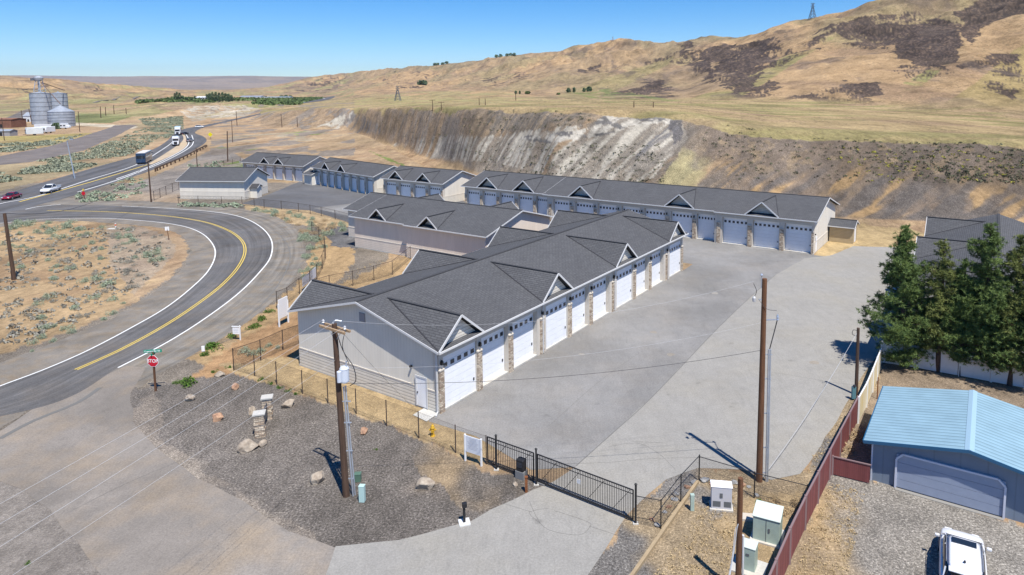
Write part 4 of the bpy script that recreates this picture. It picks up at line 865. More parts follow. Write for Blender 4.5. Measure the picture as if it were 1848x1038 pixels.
for a, b in zip(pts, pts[1:]): mb.bar(a, b, .1, .13, up=(0, 1, 0))
mb.build('door_trim', mat('pale_lilac_trim', (.58, .6, .68), .5), root)
MB().bar((GW + .03, .03, 0), (GW + .03, .03, 2.35), .08).build('corner_trim', mat('pale_lilac_trim', (.58, .6, .68)), root)
MB().box(u0_, u1, .1, .35, .0, .03).build('door_sill', mat('grey_concrete', (.25, .24, .22), .9), root)

# ------------------------------------------------------------------ grain silos and yard at the far left
def bin_(label, px, py, rad, wall_h, cone_h, Y=None, rings=7, m=M_GALV, group='grain bins'):
    P = G(px, py); r = thing('grain_silo', label, 'grain silo', P, 0, group)
    MB().lathe([(rad, 0), (rad, wall_h)], n=32).build('wall', m, r, smooth=False)
    MB().lathe([(rad + .2, wall_h), (rad * .5, wall_h + cone_h * .5), (.5, wall_h + cone_h), (.5, wall_h + cone_h + .6), (.1, wall_h + cone_h + .7)], n=32).build('roof', m, r)
    mb = MB()
    for k in range(rings + 1): mb.lathe([(rad + .05, wall_h * k / rings - .12), (rad + .14, wall_h * k / rings), (rad + .05, wall_h * k / rings + .12)], n=32)
    mb.build('stiffener_rings', mat('dark_ring', (.12, .13, .15), .6), r); return r
def rof(px0, px1, py): a = G(px0, py); b = G(px1, py); return (a - b).length / 2 * .84
P0 = G(77, 224); hA = hgt(P0, 168.5)
sA = bin_('tall grain silo with the elevator head on top, leftmost bin', 77, 224, rof(60, 94, 224), hA, 1.2)
P1 = G(109, 219); hB = hgt(P1, 169)
bin_('tall silo behind the squat bin, with a pale roof hatch', 109, 219, rof(94, 123, 219), hB, 1.0)
P2 = G(112, 227); hC = hgt(P2, 201)
bin_('squat wide grain bin with shallow cone roof in front', 112, 228, rof(90, 134, 228), hC, hgt(P2, 190) - hC, rings=5)
r = thing('elevator_tower', 'bucket elevator head and legs standing above the tallest silo', 'elevator tower', (P0.x, P0.y, hA + 1.0)); he_ = hgt(P0, 145) - hA
mb = MB()
for sx_, sy_ in ((-1, -1), (1, -1), (1, 1), (-1, 1)): mb.tube((sx_ * 2.4, sy_ * 2.4, 0), (sx_ * 1.2, sy_ * 1.2, he_), .22)
for k in range(4): z_ = he_ * k / 4; q_ = 2.4 - 1.2 * k / 4; mb.bar((-q_, -q_, z_), (q_ - .3, -q_ + .2, z_ + he_ / 4), .2); mb.bar((q_, -q_, z_), (q_, q_ - .3, z_ + he_ / 4), .2)
mb.build('frame', M_GALV, r); MB().tube((-.3, 0, 0), (-.3, 0, he_), .6).build('leg_casing', M_GALV, r)
MB().lathe([(1, he_ - 1.5), (2.6, he_ - .6), (2.9, he_ + .8), (1.6, he_ + 1.8), (.4, he_ + 2)], n=12).build('head_housing', M_GALV, r)
MB().box(-4.8, -2.4, -1.5, 1.5, he_ - 1.2, he_ + .5).build('motor_platform', mat('dark_ring', (.12, .13, .15)), r)
P = sA.location; top = Vector((P0.x + 1.5, P0.y, hA + he_ - 1.5))
for nm, e_ in (('feed_pipe', Vector((P2.x, P2.y, hC + 5.0))), ('feed_pipe', Vector((P1.x + 5, P1.y, hB + 2.5)))):
    tag(MB().tube(top, e_, .28).build(nm, mat('pipe_rust', (.16, .11, .09), .7)), 'long sloping grain pipe from the elevator head down to the ' + ('squat bin' if e_.z < hB else 'tall silo behind'), 'pipe')
def simple_house(name, label, cat, px, py, wpx, hpx, depth, wallm, roofm, ridge=.35, rz=0, door=True, P=None):
    P = P or G(px, py); sc_ = P.y / F; L_ = wpx * sc_; h = hpx * sc_
    r = thing(name, label, cat, P, rz); he2 = h * (1 - ridge)
    MB().prism([(-L_ / 2, v, zz) for v, zz in ((0, 0), (depth, 0), (depth, he2), (depth / 2, h - .1), (0, he2))], (L_, 0, 0)).build('wall', wallm, r)
    mb = MB(); slab(mb, [(-L_ / 2 - .3, -.3, he2 - .05), (L_ / 2 + .3, -.3, he2 - .05), (L_ / 2 + .3, depth / 2, h + .05), (-L_ / 2 - .3, depth / 2, h + .05)], .12); slab(mb, [(L_ / 2 + .3, depth + .3, he2 - .05), (-L_ / 2 - .3, depth + .3, he2 - .05), (-L_ / 2 - .3, depth / 2, h + .05), (L_ / 2 + .3, depth / 2, h + .05)], .12)
    mb.build('roof', roofm, r)
    if door: MB().box(-.9, .4, -.06, -.01, .1, min(2.3, he2 * .7)).build('door', M_DARK, r)
    return r
M_WSTEEL = mat('white_steel_wall', (.62, .64, .66), .6, var=.08, vscale=.4); M_BRICK = mat('brown_wall', (.21, .1, .065), .9, var=.2, vscale=.6)
simple_house('white_shed', 'small white steel shed left of the tall silos', 'shed', 52, 221, 20, 18, 9, M_WSTEEL, M_GALV)
simple_house('brown_building', 'reddish brown building at the left edge beside the rail siding', 'building', 3, 231, 36, 17, 12, M_BRICK, M_BRICK, .1)
simple_house('loading_shelter', 'low grey open loading shelter under the brown building', 'shelter', 3, 246, 30, 12, 5, mat('grey_shelter', (.3, .29, .3)), M_GALV, .2)
tag(MB().box(-5, 7, -1, 1, 0, 2.0).build('retaining_wall', M_WSTEEL, loc=G(78, 230)), 'low white retaining wall at the foot of the tall silo', 'wall')
def trailer(label, px, py, w, L_, h, rz):
    r = thing('travel_trailer', label, 'trailer', G(px, py), rz, 'travel trailers by the silos')
    MB().prism([(-w / 2, 0, .7), (w / 2, 0, .7), (w / 2, -.15, h * .6), (w / 2, .25, h), (-w / 2, .25, h), (-w / 2, -.15, h * .6)][:0] or [(-w / 2, 0, .7), (-w / 2, -.2, h * .5), (-w / 2, .3, h), (-w / 2, L_, h), (-w / 2, L_, .7)], (w, 0, 0)).build('body', M_WSTEEL, r, bevel=.15)
    MB().box(-w * .3, w * .3, -.28, -.1, h * .52, h * .78).build('window', M_GLASS, r)
    for s in (-1, 1): MB().tube((s * w / 2 - s * .3, L_ * .5, .4), (s * w / 2 - s * .02, L_ * .5, .4), .4, n=12).build('wheel', M_TYRE, r)
    MB().box(-.1, .1, -1.2, .1, .5, .65).build('hitch', M_DARK, r)
trailer('leftmost white travel trailer parked below the silos', 47, 245, 3.9, 7, 4.1, -.75); trailer('middle white travel trailer of the three below the silos', 64, 241, 2.9, 6, 3.6, -.5); trailer('rightmost white travel trailer of the three below the silos', 79, 241, 3.1, 6, 3.6, -.1)
r = thing('motorhome', 'long white motorhome parked under the squat grain bin', 'motorhome', G(107, 233), .05)
MB().prism([(-5.5, 0, .6), (5.5, 0, .6), (5.5, 0, 1.6), (4.2, 0, 2.2), (3.9, 0, 3.3), (-5.5, 0, 3.1)], (0, 2.5, 0)).build('body', M_WSTEEL, r, bevel=.12)
for u in (-4.5, 0.5, 2.4): MB().box(u, u + 1.2, -.04, .02, 1.7, 2.4).build('window', M_GLASS, r)
for u in (-3.2, 3.6): MB().tube((u, -.02, .45), (u, .3, .45), .45, n=12).build('wheel', M_TYRE, r)
# orchard farm
def far_block(name, label, px, py, wpx, hpx, d, m1, m2):
    P = GT(px, py) or G(px, py); simple_house(name, label, 'farm building', px, py, wpx, hpx, d, m1, m2, .3, P=P, door=False)
far_block('farmhouse', 'white farm building between the two poplar groves', 363, 181, 20, 7, 14, M_WSTEEL, M_WSTEEL)
far_block('packing_shed', 'long pale packing shed beyond the orchard', 452, 178, 38, 5, 20, M_WSTEEL, M_GALV)
far_block('packing_shed', 'second low packing shed right of the long one', 500, 178, 46, 3.4, 20, M_WSTEEL, M_GALV)
# ------------------------------------------------------------------ poles and wires
def wire(name, label, A, B, sag, r, m=M_WIRE, cat='power line', group=None, n=18):
    A = Vector(A); B = Vector(B); P = [A.lerp(B, k / n) - Vector((0, 0, sag * 4 * (k / n) * (1 - k / n))) for k in range(n + 1)]
    return tag(MB().path(P, r, 4).build(name, m), label, cat, group)
# left foreground pole with crossarm
PB = G(625, 895); H1 = hgt(PB, 584)
P1t = GY(604.5, 585, PB.y + .1)
r = thing('utility_pole', 'dark wooden utility pole with double crossarm and grey transformer, standing in the gravel bed', 'utility pole', PB)
lean = Vector((P1t.x - PB.x, 0, H1))
MB().tube((0, 0, -.2), lean, .19, .13, 14).build('pole', M_WOOD, r, smooth=False)
ca_ = Vector((math.cos(-.6), math.sin(-.6), 0)); ct = lean * .972
mb = MB()
for o_ in (-.17, .17): off = Vector((-ca_.y, ca_.x, 0)) * o_; mb.bar(ct + off - ca_ * 1.05, ct + off + ca_ * 1.05, .1, .12)
mb.build('crossarm', M_WOODL, r)
MB().bar(lean * .9, ct + ca_ * .6, .03, .03).bar(lean * .9, ct - ca_ * .6, .03, .03).build('brace', M_CONDUIT, r)
for k in (-.95, -.1, .85): MB().lathe([(.03, 0), (.05, .06), (.09, .1), (.05, .14), (.08, .18), (.03, .26)], ct + ca_ * k + Vector((0, 0, .06)), 8).build('insulator', mat('insulator_grey', (.45, .46, .48), .3), r)
tc0 = Vector((.38, -.08, H1 * .67)) + lean * 0
t_ = MB().lathe([(.0, 0), (.22, .02), (.24, .1), (.24, .72), (.26, .76), (.2, .86), (.02, .9)], tc0 + Vector((lean.x * .7, 0, 0)), 16).build('transformer', mat('pale_grey_can', (.55, .6, .68), .4), r)
MB().tube(tc0 + Vector((-.05, 0, .9)), tc0 + Vector((-.05, 0, 1.15)), .05).tube(tc0 + Vector((-.3, 0, .4)), tc0 + Vector((0, 0, .4)), .05).build('bushing', M_CONDUIT, t_)
MB().lathe([(0, 0), (.12, .02), (.12, .6), (0, .66)], tc0 + Vector((-.2 + lean.x * .7, -.25, .1)), 12).build('transformer_can', mat('pale_grey_can', (.5, .56, .65)), r)
mb = MB()
for k, (dx, dy) in enumerate(((.26, -.02), (.33, .1))): mb.tube((dx + .12, dy, 0), (dx + lean.x * .62, dy, H1 * .64), .045, n=8)
for z_ in (1, 2.6, 4.2, 5.4): mb.bar((0, 0, z_), (.45, 0, z_), .05, .05)
mb.build('conduit', M_CONDUIT, r)
mb = MB(); mb.path(catmull([ct + ca_ * .85, ct + ca_ * .6 + Vector((0, 0, -.9)), tc0 + Vector((.1, 0, 1.0))], 5), .018, 4).path(catmull([lean, lean * .85 + Vector((.35, 0, 0)), tc0 + Vector((.3, 0, .9)), tc0 + Vector((.42, 0, .1)), tc0 + Vector((.1, 0, -.2))], 5), .025, 4); mb.build('cable', M_WIRED, r)
mb = MB().path(catmull([lean + Vector((-.02, 0, -.3)), lean + Vector((0, 0, .14)), lean + Vector((.35, .1, .1))], 5), .03, 5).build('riser_bracket', M_CONDUIT, r)
def at1(v): return PB + v
W0 = [at1(ct - ca_ * .95 + Vector((0, 0, .3))), at1(ct - ca_ * .1 + Vector((0, 0, .3))), at1(ct + ca_ * .85 + Vector((0, 0, .3))), at1(lean * .8)]
for k, (A, q, nm) in enumerate(zip(W0, ((0, 905), (0, 941), (0, 982), (16, 1038)), ('outermost upper left', 'second', 'third', 'lowest, nearest'))):
    E_ = G(*q, A.z - .35); E2 = E_ + (E_ - A) * 1.6; E2.z = A.z
    wire('power_line', nm + ' pale wire running from the dark pole down over the side road', A, E2, .45, .006, group='wires over the side road')
# tall right pole
PR = G(1370, 868); HR = hgt(PR, 503); Rt = GY(1380, 503, PR.y); lr = Vector((Rt.x - PR.x, 0, HR))
r = thing('utility_pole', 'tall reddish brown utility pole with galvanised conduits beside the paved lot', 'utility pole', PR)
MB().tube((0, 0, -.2), lr, .185, .13, 16).build('pole', M_WOODR, r)
MB().tube(lr * .99 + Vector((-.17, 0, -.4)), lr + Vector((-.17, 0, .16)), .03).lathe([(.05, 0), (.08, .06), (.03, .14)], lr + Vector((-.17, 0, .14)), 8).build('insulator', M_CONDUIT, r)
mb = MB()
for dx in (.36, .46): mb.tube((dx, -.06, 0), (lr.x * .66 + dx - .05, -.06, HR * .66), .045, n=8)
for z_ in (.5, 2, 4, 6, 7.4): mb.bar((lr.x * z_ / HR, 0, z_), (.5 + lr.x * z_ / HR, -.04, z_), .05, .05)
mb.build('conduit', M_CONDUIT, r)
mb = MB().bar(lr * .8, lr * .8 + Vector((.75, -.05, .05)), .05).lathe([(.03, 0), (.08, .04), (.05, .12), (.08, .18), (.03, .34)], lr * .8 + Vector((.75, -.05, .0)), 8).bar(lr * .9, lr * .9 + Vector((-.3, 0, 0)), .05); mb.build('bracket', M_CONDUIT, r)
MB().lathe([(.02, 0), (.09, .05), (.1, .25), (.03, .34)], lr * .9 + Vector((-.55, 0, -.15)), 10).build('cutout', mat('insulator_grey', (.45, .46, .48)), r)
mb = MB().path(catmull([lr * .8 + Vector((.75, 0, 0)), lr * .75 + Vector((.62, 0, 0)), lr * .66 + Vector((.38, 0, 0))], 6), .03, 5).path(catmull([lr * .99 + Vector((-.6, 0, -.15)), lr * .94 + Vector((-.42, 0, 0)), lr * .9 + Vector((-.55, 0, .15))], 5), .015, 4).path(catmull([lr * .9 + Vector((-.3, 0, 0)), lr * .86 + Vector((.1, -.2, 0)), lr * .83 + Vector((.7, 0, .2))], 5), .012, 4)
mb.build('cable', M_WIRED, r)
wire('power_line', 'highest wire between the dark pole and the tall pole', at1(lean + Vector((.35, .1, .1))), PR + lr + Vector((-.6, 0, -.15)), 1.05, .005)
wire('power_line', 'middle pale wire between the dark pole and the tall pole', at1(lean * .75), PR + lr * .79, .75, .005)
wire('power_line', 'dark lower cable crossing from the dark pole to the tall pole', at1(lean * .66), PR + lr * .655, .6, .013, M_WIRED)
wire('guy_wire', 'thin slack guy wire going down from the crossarm to the ground by the building', at1(ct + ca_ * .5), G(745, 735), .1, .008, M_WIRED, 'guy wire')
# short pole behind the red fence with twisted service cable
PS = G(1545, 713); HS = hgt(PS, 592)
def plain_pole(label, base, top, r0, m=M_WOOD, P=None, arm=0, group=None, name='utility_pole'):
    P = P or G(*base); h = hgt(P, top[1]); T_ = GY(top[0], top[1], P.y) - P
    r = thing(name, label, 'utility pole', P, 0, group); T_ = Vector((T_.x, 0, h))
    MB().tube((0, 0, -.2), T_, r0, r0 * .75, 8).build('pole', m, r)
    if arm: MB().bar(T_ * .95 - Vector((arm, 0, 0)), T_ * .95 + Vector((arm, 0, 0)), .15).build('crossarm', m, r)
    return r, P + T_
_, TS = plain_pole('short wooden pole where the red slat fence meets the yellowed vinyl fence', (1545, 713), (1549, 592), .14)
tag(MB().path(catmull([TS + Vector((-.05, 0, -.2)), TS + Vector((-.35, 0, -.15)), TS + Vector((-.4, 0, -.45)), TS + Vector((-.1, 0, -.6))], 6), .02, 5).build('cable_loop', M_WIRED), 'loop of cable hanging at the top of the short wooden pole', 'cable')
P_ = [TS + Vector((-.1, 0, -.4)), PR + Vector((.42, -.05, 2.2))]
wire('service_cable', 'twisted pale service cable from the short pole down to the tall pole foot', P_[0], PR + Vector((.45, 0, .6)), .35, .012, M_WIRE, 'cable')
r = thing('meter_box', 'teal meter box strapped to the short wooden pole', 'meter', G(1540, 722)); MB().box(-.14, .14, -.1, .1, .1, 1.0).build('box', mat('teal_box', (.1, .22, .26), .5), r, bevel=.03); MB().lathe([(.1, 0), (.1, .12), (.02, .16)], (0, -.05, 1.0), 10).build('meter', M_GLASS, r)
tag(MB().tube((0, 0, 0), (0, 0, 1.6), .04).build('rust_post', M_RUST, loc=G(1583, 720)), 'thin rusty post standing in the dirt beside the yellowed fence', 'post')
# bottom pole
PQ = G(1331.5, 1075); HQ = hgt(PQ, 863)
r = thing('utility_pole', 'brown wooden pole with white conduit beside the pale green cabinets at the bottom edge', 'utility pole', PQ)
MB().tube((0, 0, -.2), (0, 0, HQ), .135, .115, 12).build('pole', M_WOODR, r); MB().tube((.2, 0, 0), (.17, 0, HQ * .52), .05).build('conduit', M_TRIM, r)
mb = MB(); mb.path(catmull([(.1, 0, HQ * .55), (-.1, -.1, HQ * .62), (-.35, -.4, HQ * .4), (-1.3, -2.2, .2)], 8), .022, 5); mb.path(catmull([(.05, 0, HQ * .6), (-.2, -.1, HQ * .58), (-.45, -.5, HQ * .36), (-1.5, -2.4, .2)], 8), .018, 5); mb.build('cable', M_WIRE, r)
_, TL = plain_pole('tall weathered wooden pole in the sage field at the left edge', (26, 505), (8, 385), .22)
MB().box(-.3, .05, -.1, .15, 0, 1.1).build('stub_brace', M_WOOD, _)
_, TB_ = plain_pole('wooden pole left of the standalone white building, by the bend', (273, 365), (267, 291), .15)
wire('power_line', 'sagging dark line between the left edge pole and the pole at the bend', TL, TB_, 3.2, .03, M_WIRED)
wire('power_line', 'short dark line leaving the left edge pole at the photo border', TL, TL + Vector((-14, -8, .3)), .4, .03, M_WIRED)
plain_pole('tall pole behind the roof of the standalone white building', (411, 292), (410, 237), .2)
FP = [((356, 303), (354, 267), 'thin pole behind the ridge of the standalone white building'), ((420, 257), (418, 218), 'far pole standing on the knoll right of the highway bend'), ((428, 227), (426, 201), 'far pole beside the highway where it leaves the valley'), ((509, 230), (507, 205), 'far pole on the brown hillside left of the bluff'), ((537, 229), (536, 212), 'shorter far pole on the brown hillside left of the bluff'),
      ((8, 254), (3, 213), 'pole at the left edge below the brown building'), ((43, 227), (38, 199), 'left one of two leaning poles before the white shed'), ((58, 225), (52, 196), 'right one of two leaning poles before the white shed'), ((144, 238), (141, 201), 'pole right of the squat grain bin'),
      ((182, 213), (181, 192), 'far pole right of the silos, nearest of the line'), ((191, 209), (190, 193), 'far pole right of the silos, second of the line'), ((206, 206), (205, 190), 'far pole right of the silos, third of the line'), ((228, 206), (227, 195), 'far pole right of the silos, fourth of the line'),
      ((781, 200), (780, 180), 'wooden pole with a small crossarm at the bluff edge'), ((797, 199), (796, 184), 'plain wooden pole at the bluff edge right of the crossarm pole'), ((865, 190), (864.5, 177), 'distant terrace pole, left of the middle pair'), ((876, 190), (875.5, 178), 'distant terrace pole, right of the middle pair'), ((931, 182), (930.5, 168), 'distant terrace pole below the tree clump'), ((1144, 194), (1144, 183), 'left one of two far terrace posts over the white cliff'), ((1179, 194), (1179, 184), 'right one of two far terrace posts over the white cliff')]
for bq, tq, lb in FP:
    P = GT(*bq) or G(*bq); plain_pole(lb, bq, tq, max(.14, P.y * .00055), P=P, arm=(1.2 if 'crossarm' in lb else 0))
P = GT(135, 322) or G(135, 322)
r = thing('street_light', 'tall grey steel street light beside the highway shoulder', 'street light', P); h = hgt(P, 254)
MB().tube((0, 0, 0), (-1.2, 0, h), .16, .09).build('pole', M_CONDUIT, r); MB().bar((-1.2, 0, h), (.4, -1, h + .4), .12).build('arm', M_CONDUIT, r); MB().box(.3, 1.2, -1.2, -.8, h + .3, h + .55).build('lamp_head', M_CONDUIT, r)
def pylon(label, px, py0, py1, w, gt=True, P=None):
    P = P or GT(px, py0); h = hgt(P, py1); w = h * .36; r = thing('transmission_tower', label, 'transmission tower', P); t = max(.12, P.y * .00045)
    mb = MB(); C4 = ((-1, -1), (1, -1), (1, 1), (-1, 1)); q = lambda z: w / 2 * (1 - .8 * min(1, z / (.72 * h)))
    for a in range(4):
        x0, y0 = C4[a]; x1, y1 = C4[(a + 1) % 4]
        mb.bar((x0 * q(0), y0 * q(0), 0), (x0 * q(.72 * h), y0 * q(.72 * h), .72 * h), t); mb.bar((x0 * q(.72 * h), y0 * q(.72 * h), .72 * h), (x0 * w * .1, y0 * w * .1, h * .92), t)
        for k in range(4):
            za, zb = .18 * h * k, .18 * h * (k + 1); mb.bar((x0 * q(za), y0 * q(za), za), (x1 * q(zb), y1 * q(zb), zb), t * .6); mb.bar((x1 * q(za), y1 * q(za), za), (x0 * q(zb), y0 * q(zb), zb), t * .6)
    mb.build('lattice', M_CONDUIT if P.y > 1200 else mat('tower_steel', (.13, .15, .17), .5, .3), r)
    mb = MB(); 
    for z_, l_ in ((.74, .42), (.9, .36)): mb.bar((-w * l_, 0, z_ * h), (w * l_, 0, z_ * h), t); mb.bar((-w * l_, 0, z_ * h), (0, 0, (z_ + .06) * h), t * .6); mb.bar((w * l_, 0, z_ * h), (0, 0, (z_ + .06) * h), t * .6)
    mb.build('crossarm', mat('tower_steel', (.13, .15, .17)), r)
def crest(px):    # highest visible land in this photo column
    for y in range(-20, 200):
        P = GT(px, y)
        if P is not None: return P, y
P_, y_ = crest(1466); pylon('lattice transmission tower standing on the hill crest', 1466, y_, y_ - 30, 11, P=P_)
P_, y_ = crest(1106); pylon('small distant transmission tower on the middle skyline', 1106, y_, y_ - 7, 10, P=P_)
pylon('pale lattice transmission tower on the green terrace left of the bluff poles', 718, 182, 153, 8)

# ------------------------------------------------------------------ fences
def chain_fence(label, pts, h=1.8, step=3.0, post_m=M_FPOST, rail=True, fabric=True, world=False, group=None, name='chain_link_fence', pr=.035):
    W = pts if world else [G(*q) for q in pts]; r = thing(name, label, 'fence', W[0], 0, group); o = W[0]
    W = [p - o for p in W]; run = 0; fb = MB(); rb = MB(); wr = MB()
    for i, (a, b) in enumerate(zip(W, W[1:])):
        L_ = (b - a).length; n = max(1, round(L_ / step)); d = (b - a) / n
        for k in range(n + (1 if i == len(W) - 2 else 0)):
            p = a + d * k; MB().tube(p, p + Vector((0, 0, h + .06)), pr, pr, 6).build('post', post_m, r)
        for k in range(n):
            p = a + d * k; q = p + d; l = d.length
            fb.face([p + Vector((0, 0, .03)), q + Vector((0, 0, .03)), q + Vector((0, 0, h)), p + Vector((0, 0, h))], [(run, 0), (run + l, 0), (run + l, h), (run, h)]); run += l
        if rail: rb.tube(a + Vector((0, 0, h)), b + Vector((0, 0, h)), .022, .022, 5)
        for z_ in ((.1, h * .5) if rail else (.1, h)): wr.tube(a + Vector((0, 0, z_)), b + Vector((0, 0, z_)), .008, .008, 3)
    if rail: rb.build('top_rail', post_m, r)
    wr.build('tension_wire', post_m, r)
    if fabric: fb.build('mesh_fabric', M_CHAIN, r)
    return r
FR = [(422, 668), (460, 679), (499.6, 694), (546, 711), (592, 728), (643, 747), (698, 769), (756, 791), (822.5, 817.5), (878, 838)]
chain_fence('chain-link fence with rusty posts along the gravel bed in front of the main building', FR, 1.75, 30, rail=False)
chain_fence('short chain-link fence turning back from the gravel bed corner towards the main building', [(422, 669), (471, 651), (511, 632), (541, 621)], 1.75, 30)
chain_fence('chain-link fence along the county road behind the white sign', [(500, 557), (519, 549), (540.7, 531), (560, 516), (572, 504), (582, 485), (588, 467), (586, 448), (576, 432), (563, 420)], 1.75, 30)
chain_fence('long chain-link fence round the dark lot along the sagebrush verge', [(322, 368), (358, 368.5), (400, 369.5), (437, 370), (459, 373), (477, 375.5), (508, 378), (539, 382.5), (560, 386), (580, 390), (605, 396), (630, 403)], 1.6, 5.5, pr=.045)
chain_fence('chain-link fence in the straw field left of the main building', [(570, 532), (595, 524), (637, 516), (675, 506), (708.6, 496), (741, 468)], 1.7, 40)
chain_fence('chain-link fence in shade left of the standalone white building', [(278, 362), (300, 352), (323, 342)], 1.9, 4, pr=.05)
chain_fence('chain-link fence and posts on the lawn behind the farthest storage building', [(388, 303), (420, 297), (434, 295)], 1.7, 5, pr=.06)
A_ = [(1147, 945), (1192.5, 954), (1228.5, 905), (1261.5, 868)]
chain_fence('black chain-link fence enclosing the cabinets beside the sliding gate', A_, 1.5, 40, M_BLACK)
chain_fence('low chain-link fence from the rubble corner to the red fence, before the tall pole', [(1261.5, 868), (1361, 899), (1456, 890 + 34)], 1.45, 60, M_BLACK)
# banner on the roadside fence
r = MB(); a, b = G(547, 526), G(571, 506); r.prism([a + Vector((0, 0, .5)), b + Vector((0, 0, .4)), b + Vector((0, 0, 1.6)), a + Vector((0, 0, 1.5))], (-.03, -.03, 0))
tag(r.build('banner', mat('faded_banner', (.55, .57, .62), .8)), 'faded white banner tied to the roadside chain-link fence', 'banner')
# sliding gate
def iron(label, name, A, B, h, n, posts=True, braces=4):
    A, B = G(*A), G(*B); r = thing(name, label, 'gate', A, math.atan2((B - A).y, (B - A).x)); L_ = (B - A).length
    MB().bar((0, 0, h), (L_, 0, h), .05, .05).bar((0, 0, .14), (L_, 0, .14), .06, .09).bar((0, 0, h - .22), (L_, 0, h - .22), .03).bar((.02, 0, .1), (.02, 0, h), .05).bar((L_ - .02, 0, .1), (L_ - .02, 0, h), .05).build('frame', M_BLACK, r)
    mb = MB()
    for k in range(n): x = L_ * (k + .5) / n; mb.box(x - .011, x + .011, -.011, .011, .15, h)
    mb.build('pickets', M_BLACK, r)
    for k in range(braces): x = L_ * (k + .15) / braces; MB().bar((x, .03, .2), (x + L_ / braces * .7, .03, h - .1), .025).build('brace', M_BLACK, r)
    return r, L_
g2, LG = iron('black iron sliding gate with thin pickets across the driveway', 'sliding_gate', (970, 872), (1143, 942), 1.72, 58)
MB().box(LG * .44, LG * .44 + .22, -.05, -.03, .95, 1.2).build('notice', M_TRIM, g2)
iron('fixed black iron fence panel left of the sliding gate', 'iron_fence_panel', (880, 838), (964, 870), 1.72, 26, braces=2)
for q, lb in (((896, 848), 'leftmost black gate post with tall cap'), ((968, 875), 'middle black gate post where the sliding gate starts'), ((1147, 945), 'right black gate post at the closing end of the sliding gate')):
    r = thing('gate_post', lb, 'post', G(*q)); MB().box(-.05, .05, -.05, .05, 0, 2.1).build('post', M_BLACK, r); MB().lathe([(.08, 0), (.08, .03), (.0, .1)], (0, 0, 2.1), 8).build('cap', M_BLACK, r); MB().box(-.14, .14, -.12, .12, 0, .05).build('base_plate', M_CONC, r)
tag(MB().prism([(0, 0, .02), (.6, -.35, .02), (.7, -.15, .02), (.1, .2, .02)], (0, 0, .08)).build('concrete_edging', mat('grey_sill', (.2, .2, .2), .9), loc=G(964, 872)), 'small grey concrete footing at the sliding gate roller', 'footing')
# vinyl and slat fences
def panel_fence(label, name, pts, h, m, pm, step=2.4, world=False, cat='fence', hs=None, th=.05):
    W = pts if world else [G(*q) for q in pts]; r = thing(name, label, cat, W[0]); o = W[0]
    for a, b in zip(W, W[1:]):
        a = a - o; b = b - o; n = max(1, round((b - a).length / step)); d = (b - a) / n; nv = Vector((-d.y, d.x, 0)).normalized()
        for k in range(n):
            p = a + d * k; q = p + d; dn = d.normalized()
            MB().prism([p + dn * .06 + nv * th / 2 + Vector((0, 0, .06)), q - dn * .06 + nv * th / 2 + Vector((0, 0, .06)), q - dn * .06 - nv * th / 2 + Vector((0, 0, .06)), p + dn * .06 - nv * th / 2 + Vector((0, 0, .06))], (0, 0, h - .06)).build('panel', m, r)
            MB().bar(p + Vector((0, 0, 0)), p + Vector((0, 0, h + .08)), .12).build('post', pm, r)
        MB().bar(a + Vector((0, 0, h + .02)), b + Vector((0, 0, h + .02)), .09, .05).build('top_rail', pm, r)
    return r
def slat_mat():
    N, L, p = nodes(M_REDW); ob = N.new('ShaderNodeTexCoord').outputs['Object']; sx = N.new('ShaderNodeSeparateXYZ'); L.new(ob, sx.inputs[0])
    fr = math_(N, L, 'FRACT', math_(N, L, 'MULTIPLY', math_(N, L, 'SUBTRACT', sx.outputs[1], sx.outputs[0]), 7.)); g = ramp(N, L, fr, [(0, .45), (.15, 1)])
    pr_ = p.inputs['Base Color'].links[0].from_socket; L.new(mixc(N, L, 1., pr_, g, 'MULTIPLY'), p.inputs['Base Color'])
slat_mat()
M_RPOST = mat('fence_rail_weathered', (.22, .15, .15), .6)
panel_fence('red slat chain-link fence running along the right side of the lot', 'slat_fence', [(1547, 762), (1496, 866), (1452, 956), (1424, 1018), (1370, 1150)], 1.75, M_REDW, M_RPOST, 3.0, th=.03)
panel_fence('yellow stained vinyl fence between the lot and the garage yard', 'vinyl_fence', [(1548, 764), (1563, 735), (1574, 708), (1589, 667)], 1.75, M_VINYLY, M_VINYL, 2.4)
panel_fence('white vinyl fence running behind the trunks of the pine trees', 'vinyl_fence', [(1590, 655), (1650, 664), (1730, 679), (1848, 701), (2050, 740)], 1.75, M_VINYL, M_VINYL, 2.4)
panel_fence('low red slat fence between the slat fence and the blue garage', 'slat_gate', [(1501, 857), (1571, 874)], 1.1, M_REDW, M_RPOST, 1.5, th=.03)
# guardrail
W = catmull([G(*q) for q in ((279, 310), (300, 301), (330, 288), (355, 275), (372, 266))], 4)
r = thing('guardrail', 'rusty brown guardrail on the outer side of the highway curve', 'guardrail', W[0]); mb = MB()
for a, b in zip(W, W[1:]): mb.bar(a - W[0] + Vector((0, 0, .85)), b - W[0] + Vector((0, 0, .85)), .12, .5)
mb.build('rail', mat('weathering_rail', (.2, .15, .11), .8, var=.3, vscale=.6), r)
for a in W[::1]: MB().box(-.15, .15, -.15, .15, 0, .9).build('post', M_WOOD, r, loc=a - W[0] + Vector((.25, 0, 0)))
# curb beam by the cabinets
a, b = G(1259, 872), G(1128, 1060)
tag(MB().bar(a + Vector((0, 0, .1)), b + Vector((0, 0, .08)), .16, .16).build('curb_beam', mat('tan_timber', (.34, .26, .16), .9, var=.15, vscale=2)), 'long tan timber edging of the utility area right of the driveway', 'edging')

